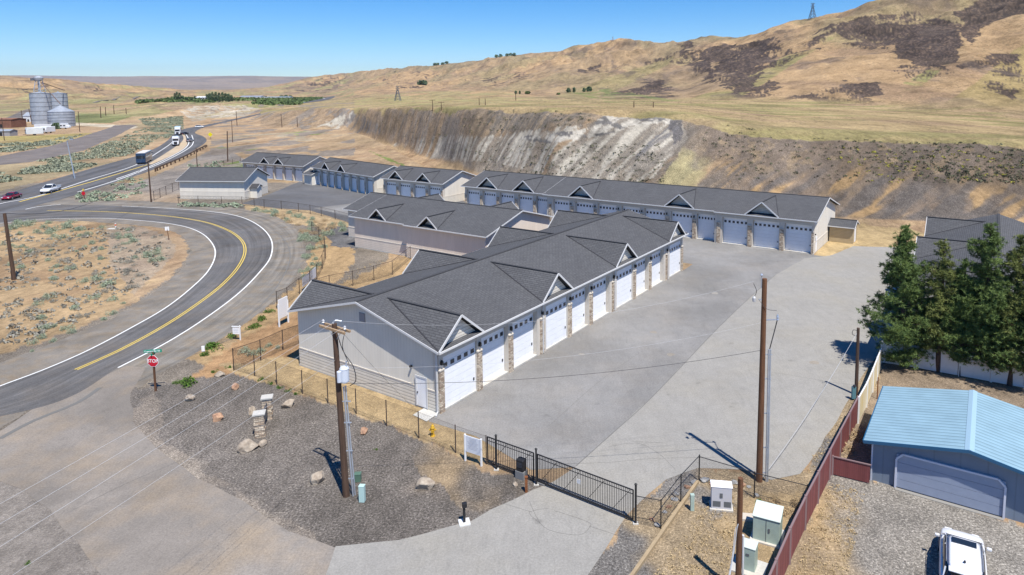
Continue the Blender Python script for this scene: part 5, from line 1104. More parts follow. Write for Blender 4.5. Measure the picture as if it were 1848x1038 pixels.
# ------------------------------------------------------------------ signs
def lettering(txt, size, parent, loc, m, rot=(math.pi / 2, 0, 0), name='lettering', sx=1.):
    cu_ = bpy.data.curves.new(name, 'FONT'); cu_.body = txt; cu_.size = size; cu_.align_x = 'CENTER'; cu_.align_y = 'CENTER'; cu_.extrude = .004; cu_.offset = size * .012
    t = bpy.data.objects.new(name, cu_); COL.objects.link(t); bpy.context.view_layer.update()
    me_ = bpy.data.meshes.new_from_object(t); bpy.data.objects.remove(t); o = bpy.data.objects.new(name, me_); COL.objects.link(o); me_.materials.clear(); me_.materials.append(m)
    o.parent = parent; o.location = loc; o.rotation_euler = rot; o.scale = (sx, 1, 1); return o
M_SRED = mat('sign_red', (.52, .012, .03), .5); M_SWHITE = mat('sign_white', (.8, .8, .8), .6); M_SGREEN = mat('sign_green', (.0, .26, .16), .5)
PSg = G(281, 706); r = thing('stop_sign', 'red octagonal stop sign on a wooden post with green street name sign on top', 'stop sign', PSg, -.1)
hS = hgt(PSg, 641); MB().box(-.06, .06, -.05, .05, -.1, hS + .25).build('post', M_WOODR, r)
oc = lambda R_, y, t: [(R_ * math.cos(math.pi / 8 + k * math.pi / 4), y, t + R_ * math.sin(math.pi / 8 + k * math.pi / 4)) for k in range(8)]
zc_ = hS - .42; b_ = MB().prism(oc(.47, -.07, zc_), (0, -.012, 0)).build('sign_rim', M_SWHITE, r); MB().prism(oc(.435, -.084, zc_), (0, -.006, 0)).build('sign_face', M_SRED, r)
lettering('STOP', .36, r, (0, -.094, zc_), M_SWHITE, sx=.95)
s2 = MB().box(-.62, .62, -.015, .015, hS + .2, hS + .42).build('street_name_sign', M_SGREEN, r); s2.rotation_euler = (0, 0, .22)
lettering('Crescent Bar Rd', .17, s2, (-.03, -.02, hS + .31), M_SWHITE, sx=.95)
s3 = MB().box(-.2, .2, -.012, .012, hS + .0, hS + .16).build('cross_street_sign', M_SGREEN, r); s3.rotation_euler = (0, 0, 1.5)
P = G(152, 363); r = thing('stop_sign', 'small distant stop sign with yellow plate at the highway junction', 'stop sign', P); h = hgt(P, 342)
MB().box(-.08, .08, 0, .12, 0, h).build('post', M_WOODR, r); MB().prism(oc(.4, -.05, h - .8), (0, -.03, 0)).build('sign_face', M_SRED, r); MB().prism([(-.3, -.06, h - .1), (0, -.06, h - .4), (.3, -.06, h - .1), (0, -.06, h + .2)], (0, .03, 0)).build('warning_plate', M_PAINTY, r)
# big white sign
a, b = G(505, 590), G(520, 582); r = thing('billboard_sign', 'blank white board sign on two legs between road and fence', 'sign', a, math.atan2((b - a).y, (b - a).x)); L_ = (b - a).length
MB().box(-.05, L_ + .05, -.03, .03, .75, 2.6).build('board', M_SWHITE, r); MB().box(-.1, 0, -.06, .06, 0, 2.2).build('leg', M_SWHITE, r); MB().box(L_, L_ + .1, -.06, .06, 0, 2.2).build('leg', M_SWHITE, r)
r = thing('realty_sign', 'small white hanging sign on a post by the county road', 'sign', G(434, 614), -.1); MB().box(-.04, .04, -.04, .04, 0, 1.35).build('post', M_SWHITE, r); MB().box(-.75, .1, -.03, .03, 1.2, 1.28).build('arm', M_SWHITE, r); MB().box(-.68, -.08, -.015, .015, .55, 1.12).build('panel', M_SWHITE, r)
for k in range(3): MB().box(-.6, -.16, -.02, -.0155, 1.0 - k * .14, 1.03 - k * .14).build('print_line', mat('print_grey', (.45, .45, .48)), r)
r = thing('marker_box', 'little white box sign low in the weeds by the road edge', 'sign', G(367, 635), .3); MB().box(-.12, .12, -.05, .05, .05, .5).build('box', M_SWHITE, r); MB().box(-.02, .02, -.02, .02, 0, .1).build('stake', M_WOOD, r)
a, b = G(841, 832), G(868, 841); r = thing('notice_board', 'white rules board on two legs standing before the chain-link fence near the gate', 'sign', a, math.atan2((b - a).y, (b - a).x)); L_ = (b - a).length
MB().box(-.03, L_ + .03, -.02, .02, .62, 1.62).build('board', mat('board_white', (.68, .7, .74), .6), r); MB().box(-.08, 0, -.05, .05, 0, 1.68).build('leg', M_SWHITE, r); MB().box(L_, L_ + .08, -.05, .05, 0, 1.68).build('leg', M_SWHITE, r)
mb = MB()
for k in range(9): w_ = L_ * (.22 if k < 2 else .36 - .05 * (k % 3)); mb.box(L_ / 2 - w_, L_ / 2 + w_, -.026, -.021, 1.5 - k * .08, 1.525 - k * .08)
mb.build('print_lines', mat('print_grey', (.45, .45, .48)), r)
r = thing('road_sign', 'back of a two-panel road sign on a brown post inside the bend', 'road sign', G(305, 433), .25); MB().tube((0, 0, 0), (-.15, 0, 1.7), .05).build('post', M_WOODR, r); MB().box(-.42, -.16, -.05, -.02, 1.45, 2.0).build('panel', M_SWHITE, r); MB().box(-.12, .12, -.03, 0, 1.42, 2.0).build('panel', M_SWHITE, r)
r = thing('survey_marker', 'orange and white marker post on a pale slab inside the bend', 'marker', G(209, 413)); MB().box(-.06, .06, -.06, .06, 0, .9).build('post', M_SWHITE, r); MB().box(-.07, .07, -.07, .07, .5, .75).build('band', mat('marker_orange', (.7, .12, .02)), r); MB().box(-1.2, .5, -.5, .4, 0, .06).build('slab', M_CONC, r)
r = thing('warning_sign', 'yellow diamond warning sign on the slope right of the highway', 'road sign', GT(380, 251) or G(380, 251)); MB().tube((0, 0, 0), (0, 0, 2), .08).build('post', M_WOOD, r); MB().prism([(0, -.1, 1.0), (1.1, -.1, 2.1), (0, -.1, 3.2), (-1.1, -.1, 2.1)], (0, .06, 0)).build('plate', mat('sign_yellow', (.7, .6, .02)), r)

# ------------------------------------------------------------------ small yard objects
r = thing('fire_hydrant', 'yellow fire hydrant in the dry grass behind the chain-link fence', 'fire hydrant', G(781, 787))
MB().lathe([(.16, 0), (.16, .05), (.11, .07), (.11, .5), (.15, .52), (.15, .57), (.12, .62), (.1, .7), (.04, .75), (.04, .8)], n=14).build('barrel', M_YELLOW, r); MB().tube((-.22, 0, .42), (.22, 0, .42), .06).build('side_nozzle', M_YELLOW, r); MB().tube((0, -.22, .4), (0, 0, .4), .08).build('front_nozzle', M_YELLOW, r)
P = G(941, 862); r = thing('gate_operator', 'black gate motor box on a stand behind the iron fence panel', 'gate motor', P, -.55); MB().box(-.25, .25, -.2, .2, .45, 1.15).build('housing', M_BLACK, r, bevel=.06); MB().box(-.28, .28, -.22, .22, 0, .45).build('base', mat('grey_sill', (.2, .2, .2)), r); MB().box(-.18, .18, -.215, -.2, .7, 1.0).build('cover_plate', M_GLASS, r)
P = G(950, 888); r = thing('bollard', 'short rusty brown bollard left of the sliding gate', 'bollard', P); MB().box(-.07, .07, -.07, .07, 0, .85).build('post', M_RUST, r); MB().box(-.09, .09, -.09, .09, .85, .9).build('cap', M_RUST, r)
P = G(838, 944); r = thing('keypad_stand', 'black keypad post on a small white base beside the driveway', 'keypad', P, .3); MB().box(-.06, .06, -.06, .06, .06, 1.05).build('post', M_BLACK, r); MB().box(-.1, .14, -.14, .06, .88, 1.12).build('keypad', M_BLACK, r, bevel=.02); MB().box(-.28, .28, -.28, .28, 0, .07).build('base', mat('pale_base', (.62, .62, .6), .8), r)
def cabinet(name, label, cat, P, rz, w, d, h, m, top=None, parts=(), pad=None, slope=0):
    r = thing(name, label, cat, P, rz); b = [(-w / 2, -d / 2, 0), (w / 2, -d / 2, 0), (w / 2, d / 2, 0), (-w / 2, d / 2, 0)]
    MB().hexa(b, [(x, y, h - (slope if y < 0 else 0)) for x, y, _ in b]).build('housing', m, r, bevel=.02)
    MB().hexa([(x * 1.06, y * 1.06, h - (slope if y < 0 else 0) + .003) for x, y, _ in b], [(x * 1.06, y * 1.06, h + .05 - (slope if y < 0 else 0)) for x, y, _ in b]).build('lid', top or m, r, bevel=.015)
    for q in parts: MB().box(*q[1:]).build(q[0], mat('cabinet_dark', (.12, .13, .14), .6), r)
    if pad: MB().box(-pad[0], pad[0], -pad[1], pad[1], 0, .1).build('pad', M_CONC, r, loc=(0, 0, -.02))
    return r
cabinet('utility_cabinet', 'light grey utility cabinet with vents inside the fenced corner', 'utility cabinet', G(1301, 915), -.15, 1.05, .6, 1.25, mat('light_grey_steel', (.5, .5, .53), .5), M_SWHITE, [('vent', -.45, -.05, -.31, -.3, .2, .5), ('vent', .12, .48, -.31, -.3, .2, .5), ('lock', -.1, .05, -.32, -.3, .7, .95)], (.6, .4))
cabinet('transformer_box', 'large pale green pad-mounted transformer by the red slat fence', 'transformer', G(1385, 968), -.45, 1.25, 1.15, 1.35, M_GREENB, mat('very_pale_green', (.55, .62, .57), .4), [('seam', -.01, .01, -.59, -.575, .1, 1.2), ('lock', .1, .18, -.6, -.575, .6, .8)], (.75, .72), .1)
cabinet('transformer_box', 'smaller pale green cabinet on a concrete pad at the bottom edge', 'transformer', G(1352, 1025), -.5, .62, .62, 1.15, M_GREENB, mat('very_pale_green', (.55, .62, .57)), [('handle', -.1, .05, -.33, -.31, .8, .9)], (.75, .62))
cabinet('pedestal', 'slim pale green pedestal left of the grey utility cabinet', 'pedestal', G(1249, 921), 0, .2, .2, .85, M_GREENB)
cabinet('pedestal', 'pale green telecom pedestal right of the dark pole', 'pedestal', G(654, 905), -.1, .3, .25, .88, mat('mint_plastic', (.42, .58, .55), .5))
cabinet('pedestal', 'squat dark green dome box behind the dark pole', 'pedestal', G(646, 868), .1, .36, .32, .42, M_GREEND)
tag(MB().prism([(-.4, -.25, 0), (.35, -.3, 0), (.4, .2, 0), (-.3, .3, 0)], (0, 0, .12)).build('flat_stone', mat('pale_stone', (.5, .45, .38), .9), loc=G(1346, 935)), 'flat pale stone lying between the cabinets', 'stone')
# entrance pillars
PA_, PB2 = G(470, 787), G(484, 755)
for P, lb in ((PA_, 'front stacked stone pillar with pale cap in the gravel bed'), (PB2, 'rear stacked stone pillar with pale cap in the gravel bed')):
    h = hgt(P, 748 if P is PA_ else 719); r = thing('stone_pillar', lb, 'pillar', P, .3); mb = MB(); z_ = 0
    while z_ < h:
        t_ = rng.uniform(.08, .15); o_ = [rng.uniform(-.025, .025) for _ in range(4)]; mb.box(-.3 + o_[0], .3 + o_[1], -.26 + o_[2], .26 + o_[3], z_, z_ + t_ - .012); z_ += t_
    mb.build('stone_stack', M_STONE, r); MB().box(-.37, .37, -.33, .33, h + .05, h + .14).build('cap', M_CONC, r)
a = PA_ + (PB2 - PA_).normalized() * .3; b = PB2 - (PB2 - PA_).normalized() * .3
tag(MB().prism([a + Vector((0, 0, .35)), b + Vector((0, 0, .35)), b + Vector((0, 0, 1.25)), a + Vector((0, 0, 1.25))], (.05, 0, 0)).build('sign_panel', mat('dark_slate_panel', (.1, .1, .11), .5)), 'dark panel set between the two stacked stone pillars', 'sign')
def boulder(P, sx_, sy_, sz_, seed, m=M_ROCK, label='', group=None, name='boulder'):
    bm = bmesh.new(); bmesh.ops.create_icosphere(bm, subdivisions=3, radius=1); rg_ = random.Random(seed)
    pl = [(Vector((rg_.gauss(0, 1), rg_.gauss(0, 1), rg_.gauss(0, .8))).normalized(), rg_.uniform(.55, .85)) for _ in range(11)]
    for v in bm.verts:
        for n_, d_ in pl:
            t_ = v.co.dot(n_) - d_
            if t_ > 0: v.co -= n_ * t_
        v.co += v.co.normalized() * rg_.uniform(-.025, .025); v.co = Vector((v.co.x * sx_, v.co.y * sy_, v.co.z * sz_))
    me_ = bpy.data.meshes.new(name); bm.to_mesh(me_); bm.free(); me_.materials.append(m); o = bpy.data.objects.new(name, me_); COL.objects.link(o)
    o.location = P + Vector((0, 0, sz_ * .45)); o.rotation_euler = (0, 0, rg_.uniform(0, 6)); return tag(o, label, 'boulder', group)
for k, (x, y, w_, m, lb) in enumerate(((343, 722, 17, M_ROCK, 'pale boulder at the upper left of the gravel bed nearest the stop sign'), (426, 701, 15, M_ROCKR, 'reddish boulder near the chain-link fence corner'), (396, 679, 15, M_ROCK, 'boulder at the top edge of the gravel bed among weeds'),
        (393, 758, 19, M_ROCKR, 'red brown boulder left of the stone pillars'), (452, 745, 17, M_ROCK, 'tan boulder just left of the rear stone pillar'), (521, 734, 20, M_ROCK, 'pale boulder right of the stone pillars'), (449, 811, 29, M_ROCK, 'broad pale boulder lying before the front stone pillar'), (474, 804, 15, M_ROCK, 'narrow upright boulder touching the foot of the front pillar'),
        (657, 782, 17, M_ROCKR, 'small tan boulder below the fence, right of the dark pole'), (574, 868, 27, M_ROCK, 'large round boulder in the crossarm shadow of the dark pole'), (769, 880, 29, M_ROCK, 'large whitish boulder alone in the gravel before the notice board'), (930, 876, 11, M_ROCK, 'small pale rock by the iron fence panel'))):
    P = G(x, y); s_ = w_ / F * P.y / 2 * 1.3; boulder(P, s_ * 1.1, s_ * .8, s_ * .75, 40 + k, m, lb)
rp = [(1176, 938, 12), (1186, 948, 14), (1200, 925, 10), (1208, 915, 13), (1218, 902, 14), (1222, 892, 11), (1240, 880, 13), (1255, 872, 16), (1272, 868, 18), (1285, 874, 12), (1300, 872, 12), (1325, 872, 16), (1340, 876, 14), (1352, 880, 10), (1366, 895, 12)]
for k, (x, y, w_) in enumerate(rp):
    P = G(x, y); s_ = w_ / F * P.y / 2; boulder(P, s_ * 1.2, s_ * .9, s_ * .5, 90 + k, mat('grey_rubble', (.2, .21, .22), .9, col2=(.42, .4, .37), vscale=3) if k % 3 else M_ROCKR, ('first','second','third','fourth','fifth','sixth','seventh','eighth','ninth','tenth','eleventh','twelfth','thirteenth','fourteenth','fifteenth')[k] + ' rubble stone from the sliding gate, in the row round the fenced corner', 'rubble stones by the fenced corner', 'rubble_stone')
tag(MB().box(-.12, .12, -.1, .1, 0, .5).build('orange_bag', mat('orange_plastic', (.75, .14, .02), .6), loc=G(1509, 822)), 'small bright orange object in the dry brush by the red fence', 'bag')
# ------------------------------------------------------------------ vegetation
NR_ = np.random.default_rng(11)
def quads(cent, size, nrm_up=.3, asp=.5, rg=NR_):
    n = len(cent); a = rg.normal(size=(n, 3)); a /= np.linalg.norm(a, axis=1)[:, None]; b = rg.normal(size=(n, 3)); b[:, 2] += nrm_up
    b -= a * (a * b).sum(1)[:, None]; b /= np.linalg.norm(b, axis=1)[:, None]; s = np.asarray(size).reshape(-1, 1) * np.ones((n, 1))
    v = np.stack([cent - a * s, cent - b * s * asp, cent + a * s, cent + b * s * asp], 1).reshape(-1, 3)
    return v, np.arange(n * 4).reshape(-1, 4)
def mesh_np(name, V, Fc, m):
    me_ = bpy.data.meshes.new(name); n, k = Fc.shape
    me_.vertices.add(len(V)); me_.vertices.foreach_set('co', np.asarray(V, np.float32).ravel()); me_.loops.add(n * k); me_.polygons.add(n)
    me_.loops.foreach_set('vertex_index', Fc.astype(np.int32).ravel()); me_.polygons.foreach_set('loop_start', (np.arange(n) * k).astype(np.int32)); me_.update(calc_edges=True); me_.materials.append(m); return me_
def obj(name, me_, P=(0, 0, 0), rz=0, s=1, parent=None):
    o = bpy.data.objects.new(name, me_); COL.objects.link(o); o.location = P; o.rotation_euler = (0, 0, rz); o.scale = (s, s, s) if not isinstance(s, tuple) else s
    if parent: o.parent = parent
    return o
def bush_mesh(name, m, n=260, h=.55, sz=.075, lobes=7, seed=0, asp=.4):
    rg = np.random.default_rng(seed); c = []
    for k in range(lobes):
        cc = np.array([rg.uniform(-.6, .6), rg.uniform(-.6, .6), 0]); r_ = rg.uniform(.35, .6)
        q = rg.normal(size=(n // lobes, 3)); q /= np.linalg.norm(q, axis=1)[:, None]; q *= (rg.uniform(.6, 1.05, (len(q), 1))); q[:, 2] = np.abs(q[:, 2])
        c.append(cc + q * np.array([r_, r_, h * rg.uniform(.7, 1.1) / .9]))
    c = np.concatenate(c); V, Fc = quads(c, rg.uniform(.6, 1.3, len(c)) * sz, .8, asp, rg)
    return mesh_np(name, V, Fc, m)
SB = [bush_mesh('sagebrush', M_SAGE, 420, .8, .10, 7, s) for s in range(4)]; SBG = [bush_mesh('sagebrush', M_SAGED, 300, .6, .085, 6, 10 + s) for s in range(3)]
WB = [bush_mesh('weed', M_WEED, 300, .6, .12, 6, 30 + s) for s in range(3)]; DB = [bush_mesh('dry_brush', M_STRAW, 420, .75, .13, 6, 50 + s, .25) for s in range(2)]
def mask_lots(P): return True
big = [(72, 577, 26, 0), (200, 515, 30, 0), (150, 510, 22, 0), (175, 507, 24, 0), (188, 517, 22, 0), (222, 549, 13, 0), (200, 568, 20, 0), (185, 578, 18, 0), (82, 595, 26, 0), (120, 595, 24, 0), (128, 602, 22, 0), (75, 612, 22, 0), (94, 617, 18, 0), (58, 621, 18, 0), (60, 634, 12, 0), (100, 590, 16, 0), (235, 428, 26, 0), (240, 437, 24, 0), (226, 441, 16, 0), (283, 459, 22, 0), (262, 465, 28, 0), (280, 472, 26, 0), (295, 468, 16, 0), (287, 452, 14, 0),
       (440, 637, 26, 0), (458, 641, 26, 0), (473, 634, 22, 0), (485, 625, 17, 0), (501, 628, 14, 0), (540, 560, 16, 0), (184, 412, 14, 0), (290, 426, 12, 1), (343, 455, 12, 1)]
for k in range(24): big.append((rng.uniform(-60, 150), rng.uniform(400, 432) - .0, rng.uniform(16, 30), 0))
def put_bush(x, y, w_, kind, label, group, cat='bush'):
    P = G(x, y); s_ = w_ / F * P.y / 2; ms = (SB, SBG, WB, DB)[kind]; nm = ('sagebrush', 'sagebrush', 'weed', 'dry_brush')[kind]
    o = obj(nm, ms[rng.randrange(len(ms))], P, rng.uniform(0, 6.3), (s_, s_, s_ * rng.uniform(.8, 1.15))); return tag(o, label, cat, group)
ORD = ('first', 'second', 'third', 'fourth', 'fifth', 'sixth', 'seventh', 'eighth', 'ninth', 'tenth', 'eleventh', 'twelfth')
CL = (('sagebrush clump from the left in the lower left field cluster', lambda x, y: x < 145 and y > 560), ('sagebrush clump from the left in the mid-field patch', lambda x, y: 145 <= x < 240 and y > 500),
      ('sagebrush clump from the left in the patch near the bend apex', lambda x, y: 220 < x < 350 and y < 480), ('sagebrush clump from the left, fenced in beside the main building', lambda x, y: 430 < x < 530))
for nm_, fn in CL:
    for k, (x, y, w_, kd) in enumerate(sorted([b_ for b_ in big if fn(b_[0], b_[1])])): put_bush(x, y, w_, kd, ORD[min(k, 11)] + ' ' + nm_, 'sagebrush clumps')
for x, y, w_, kd in [b_ for b_ in big if not any(fn(b_[0], b_[1]) for _, fn in CL)]: put_bush(x, y, w_, kd, 'large pale green sagebrush clump along the inner edge of the road bend', 'large sagebrush clumps')
FIELD = [(-100, 640), (40, 620), (140, 585), (220, 545), (265, 505), (308, 465), (312, 445), (290, 428), (240, 412), (150, 410), (-100, 425)]
def pip(x, y, P):
    r = False
    for i in range(len(P)):
        x1, y1 = P[i]; x2, y2 = P[i - 1]
        if (y1 > y) != (y2 > y) and x < (x2 - x1) * (y - y1) / (y2 - y1) + x1: r = not r
    return r
cnt = 0
while cnt < 150:
    x = rng.uniform(-60, 310); y = 405 + (rng.random() ** 1.5) * 230
    if not pip(x, y, FIELD): continue
    if rng.random() > (.9 if y < 500 and x < 240 else .3): continue
    put_bush(x, y, rng.uniform(9, 22) * ((y - 161) / 300) ** .8, 1 if rng.random() < .6 else 0, 'small low grey-green sagebrush in the tan field inside the road bend', 'small sagebrush in the field'); cnt += 1
cnt = 0
VERGE = [(440, 374), (470, 380), (540, 388), (600, 402), (628, 406), (620, 420), (590, 428), (592, 450), (580, 480), (560, 500), (545, 505), (550, 450), (530, 408), (480, 388)]
while cnt < 66:
    x = rng.uniform(435, 630); y = rng.uniform(370, 506)
    if not pip(x, y, VERGE): continue
    dry = rng.random() < (.5 if (x > 500 and y < 425) else .12)
    put_bush(x, y, rng.uniform(12, 22), 3 if dry else 0, 'dry straw-coloured bush in the verge outside the road bend' if dry else 'sagebrush clump in the verge between the road bend and the chain-link fence', 'straw-coloured bushes of the verge' if dry else 'sagebrush of the road verge'); cnt += 1
for k in range(0): put_bush(rng.uniform(322, 440), rng.uniform(369, 374), rng.uniform(6, 14), 0 if k % 3 else 1, 'low sagebrush along the fence in front of the standalone white building', 'sagebrush before the white building')
for k in range(0): put_bush(rng.uniform(135, 205), rng.uniform(348, 364), rng.uniform(8, 16), 0, 'sagebrush clump at the highway junction beside the distant stop sign', 'sagebrush at the junction')
for x, y, w_, lb in ((386, 630, 44, 'bright green weed patch beside the county road shoulder'), (374, 640, 24, 'smaller green weed patch beside the marker box'), (343, 692, 40, 'green weed clump at the top left of the gravel bed'), (322, 692, 20, 'little green weed right of the stop sign'), (388, 672, 14, 'green weed above the boulder at the gravel edge'), (412, 664, 12, 'weed at the fence corner post'),
                     (418, 609, 26, 'green weeds at the foot of the small realty sign'), (456, 592, 26, 'green weeds on the road shoulder below the white board sign'), (474, 577, 24, 'green weeds on the shoulder left of the white board sign'), (487, 564, 20, 'green weeds next to the roadside fence start'), (678, 812, 9, 'tiny green weed in the gravel right of the dark pole'), (52, 1017, 12, 'small green weed at the lower left corner'), (1368, 905, 16, 'green weeds among the rubble by the cabinets')):
    put_bush(x, y, w_, 2, lb, None, 'weed')
for x, y, w_, lb in ((1520, 812, 46, 'pale dry tumbleweed heap between red fence and garage'), (1545, 790, 40, 'grey dry brush behind the tumbleweed heap'), (1510, 842, 26, 'dry brush at the low red fence'), (1420, 925, 34, 'dry grass clump beside the large green transformer'), (1440, 912, 30, 'dry grass clump leaning on the red slat fence'), (1395, 908, 30, 'dry grass clump behind the large green transformer')):
    put_bush(x, y, w_, 3, lb, None, 'dry brush')
for k, (x, y) in enumerate(((470, 686), (488, 693), (505, 700), (520, 706), (536, 712))): put_bush(x, y, 13, 2, ORD[k] + ' low weed from the left at the foot of the front fence', 'weeds under the front fence', 'weed')
# sage flats beyond the highway: nobody could count these
def scrub(name, label, regions, n, size, m, seed, per=14, hgt_=.6, gap=.4):
    rg = np.random.default_rng(seed); C_ = []; Sz = []; tries = 0
    while len(C_) < n and tries < n * 60:
        tries += 1; P, x0, x1, y0, y1 = regions[rg.integers(len(regions))]; x = rg.uniform(x0, x1); y = rg.uniform(y0, y1)
        if not pip(x, y, P): continue
        q = GT(x, y) if y < 330 and (x > 500 or y < 245) else G(x, y)
        if q is None: continue
        if gap and float(fbm(np.array([q.x / 16.]), np.array([q.y / 16.]), 3, 7)[0]) < gap: continue
        C_.append(q); Sz.append(rg.uniform(*size))
    C_ = np.array([tuple(c) for c in C_]); Sz = np.array(Sz); k = np.repeat(np.arange(len(C_)), per); q = rg.normal(size=(len(k), 3)); q /= np.linalg.norm(q, axis=1)[:, None]; q[:, 2] = np.abs(q[:, 2]) * hgt_
    V, Fc = quads(C_[k] + q * Sz[k][:, None], Sz[k] * rg.uniform(.35, .6, len(k)), .8, .6, rg)
    return tag(obj(name, mesh_np(name, V, Fc, m)), label, 'shrubs', None, 'stuff')
RG = lambda *a: (list(zip(a[::2], a[1::2])), min(a[::2]), max(a[::2]), min(a[1::2]), max(a[1::2]))
scrub('sage_scrub', 'dense grey-green sage scrub on the flats left of the highway', [RG(-60, 298, 0, 300, 60, 294, 150, 275, 240, 240, 262, 232, 300, 240, 250, 272, 200, 290, 120, 316, 0, 345, -60, 360)] * 3 + [RG(-60, 262, 60, 258, 110, 250, 150, 244, 90, 264, 0, 280, -60, 290), RG(250, 215, 330, 210, 330, 232, 300, 250, 270, 232)], 3600, (.35, 1.0), mat('sage_dull', (.17, .185, .12), .9, col2=(.34, .36, .26), vscale=.3), 71)
scrub('bluff_scrub', 'scattered dark shrubs on the bluff face', [RG(640, 200, 800, 198, 1000, 200, 1100, 210, 1000, 235, 860, 240, 760, 260, 690, 250), RG(1240, 215, 1400, 240, 1520, 250, 1848, 262, 1848, 400, 1640, 300, 1400, 290, 1260, 260), RG(1500, 250, 1848, 262, 1848, 370, 1640, 330), RG(1650, 380, 1700, 300, 1848, 300, 1848, 390), RG(800, 260, 1200, 260, 1200, 330, 900, 330), RG(1250, 250, 1850, 270, 1850, 390, 1400, 380)], 1700, (.16, .42), mat('shrub_dark', (.06, .065, .04), .9, col2=(.17, .17, .1), vscale=.5), 72, 10, gap=0)
scrub('yellow_scrub', 'small yellow-green flowering shrubs on the right part of the bluff', [RG(1450, 265, 1848, 275, 1848, 395, 1700, 380, 1500, 300)], 160, (.2, .42), mat('shrub_yellow', (.3, .28, .04), .9, col2=(.42, .38, .08), vscale=.5), 73, 10, gap=0)
scrub('small_sage', 'scattered small sage clumps filling the field inside the bend and the fence verges', [(FIELD, -60, 310, 405, 620)] * 3 + [RG(322, 369, 440, 371, 440, 375, 322, 373)], 520, (.16, .42), M_SAGED, 75, 16, .7, .36)
scrub('small_sage', 'pale green sage along the highway junction and white building fence', [RG(135, 352, 200, 346, 215, 362, 150, 366), RG(322, 369, 440, 371, 440, 375, 322, 373), RG(200, 330, 260, 318, 270, 350, 210, 360), RG(340, 300, 400, 292, 400, 305, 350, 312)], 150, (.3, .7), M_SAGE, 76, 22, .8, 0)
scrub('dry_grass', 'tufts of dry grass along the lot edge and in the fenced corner', [RG(1440, 860, 1600, 640, 1590, 660, 1490, 850), RG(1180, 1040, 1290, 885, 1330, 900, 1320, 1040), RG(540, 665, 700, 745, 860, 820, 850, 828, 690, 765, 540, 700), RG(1430, 1038, 1500, 870, 1560, 890, 1530, 1038), RG(600, 500, 740, 450, 730, 470, 640, 520)], 1800, (.03, .09), mat('dry_tuft', (.40, .3, .16), .9, col2=(.58, .45, .27), vscale=1.), 74, 9, 1., 0)
# pines
def pine(label, bx, by, tx, ty, rmax, seed, lo=.12, m=M_PINE, dens=1., P=None, skew=(0, 0)):
    rg = np.random.default_rng(seed); rp_ = random.Random(seed); P = P or G(bx, by); H_ = hgt(P, ty); T_ = GY(tx, ty, P.y); lean_ = Vector((T_.x - P.x, 0, H_))
    r = thing('pine_tree', label, 'pine tree', P); tb = MB(); n = 7
    ax = [lean_ * (k / n) + Vector((rp_.uniform(-.12, .12), rp_.uniform(-.12, .12), 0)) * (0 < k < n) for k in range(n + 1)]
    for k in range(n): tb.tube(ax[k], ax[k + 1], .17 * (1 - k / n) + .03, .17 * (1 - (k + 1) / n) + .03, 9)
    cs = []; z = lo * H_
    def axis(z_): t = min(z_ / H_ * n, n - .001); i = int(t); return ax[i].lerp(ax[i + 1], t - i)
    while z < H_ * .985:
        f = z / H_; prof = min(1, ((1 - f) ** .85) * 1.2 + .03) * min(1, .55 + (f - lo) * 2.2)
        for k in range(rp_.choice((3, 4, 5))):
            a = rp_.uniform(0, 6.283); L_ = rmax * prof * rp_.choice((.6, .8, .95, 1.05, 1.12)) * (1 + .18 * math.sin(a * 2 + seed) + .15 * math.sin(z * 1.7 + seed)); b0 = axis(z); up = rp_.uniform(.0, .3) + .5 * f
            d = Vector((math.cos(a), math.sin(a), up)).normalized(); tip = b0 + d * L_ - Vector((0, 0, .05 * L_ * L_ * (1 - f))); mid = b0.lerp(tip, .5) - Vector((0, 0, .05 * L_))
            tb.tube(b0, mid, .05 * (1 - f) + .015, .03, 5); tb.tube(mid, tip, .03, .01, 4)
            for q in range(max(4, int(L_ * 9 * dens))):
                t = rp_.uniform(.3, 1.02); c = (b0.lerp(mid, t * 2) if t < .5 else mid.lerp(tip, t * 2 - 1)); s_ = .28 * L_ * (1.15 - t) + .12
                cs.append((c.x + rp_.gauss(0, s_), c.y + rp_.gauss(0, s_), c.z + rp_.gauss(0, s_ * .5) + .08))
        z += rp_.uniform(.28, .5)
    for q in range(14): cs.append(tuple(axis(H_ * rp_.uniform(.93, 1.0)) + Vector((rp_.gauss(0, .15), rp_.gauss(0, .15), 0))))
    tb.build('trunk', M_BARK, r)
    c = np.array(cs); per = 20; k = np.repeat(np.arange(len(c)), per); d = rg.normal(size=(len(k), 3)); d[:, 2] = d[:, 2] * .8 + .45; d /= np.linalg.norm(d, axis=1)[:, None]
    ln = rg.uniform(.16, .3, (len(k), 1)); s = np.cross(d, rg.normal(size=d.shape)); s /= np.linalg.norm(s, axis=1)[:, None]; s *= .02
    o_ = c[k] + d * .02; V = np.stack([o_ - s, o_ + s, o_ + d * ln], 1).reshape(-1, 3)
    obj('crown', mesh_np('crown', V, np.arange(len(V)).reshape(-1, 3), m), parent=r); return r
pine('broadest bushy pine at the left end of the row, foliage reaching the vinyl fence', 1627, 659, 1633, 410, 3.0, 1, .05, dens=2.6)
pine('slender second pine from the left with visible trunk', 1693, 671, 1704, 434, 1.85, 2, .18, M_PINE2, dens=2.3)
pine('shortest pine, third from the left in the row', 1731, 678, 1742, 468, 1.95, 3, .14, M_PINE, dens=2.3)
pine('tall wide pine, fourth from the left, behind the garage ridge', 1769, 684, 1789, 403, 2.9, 4, .12, M_PINE, dens=2.3)
pine('fifth pine close to the right edge', 1822, 696, 1843, 424, 2.15, 5, .14, M_PINE2, dens=2.1)
pine('pine half cut by the right photo border', 1872, 705, 1885, 405, 2.4, 6, .12, M_PINE, dens=2.1)
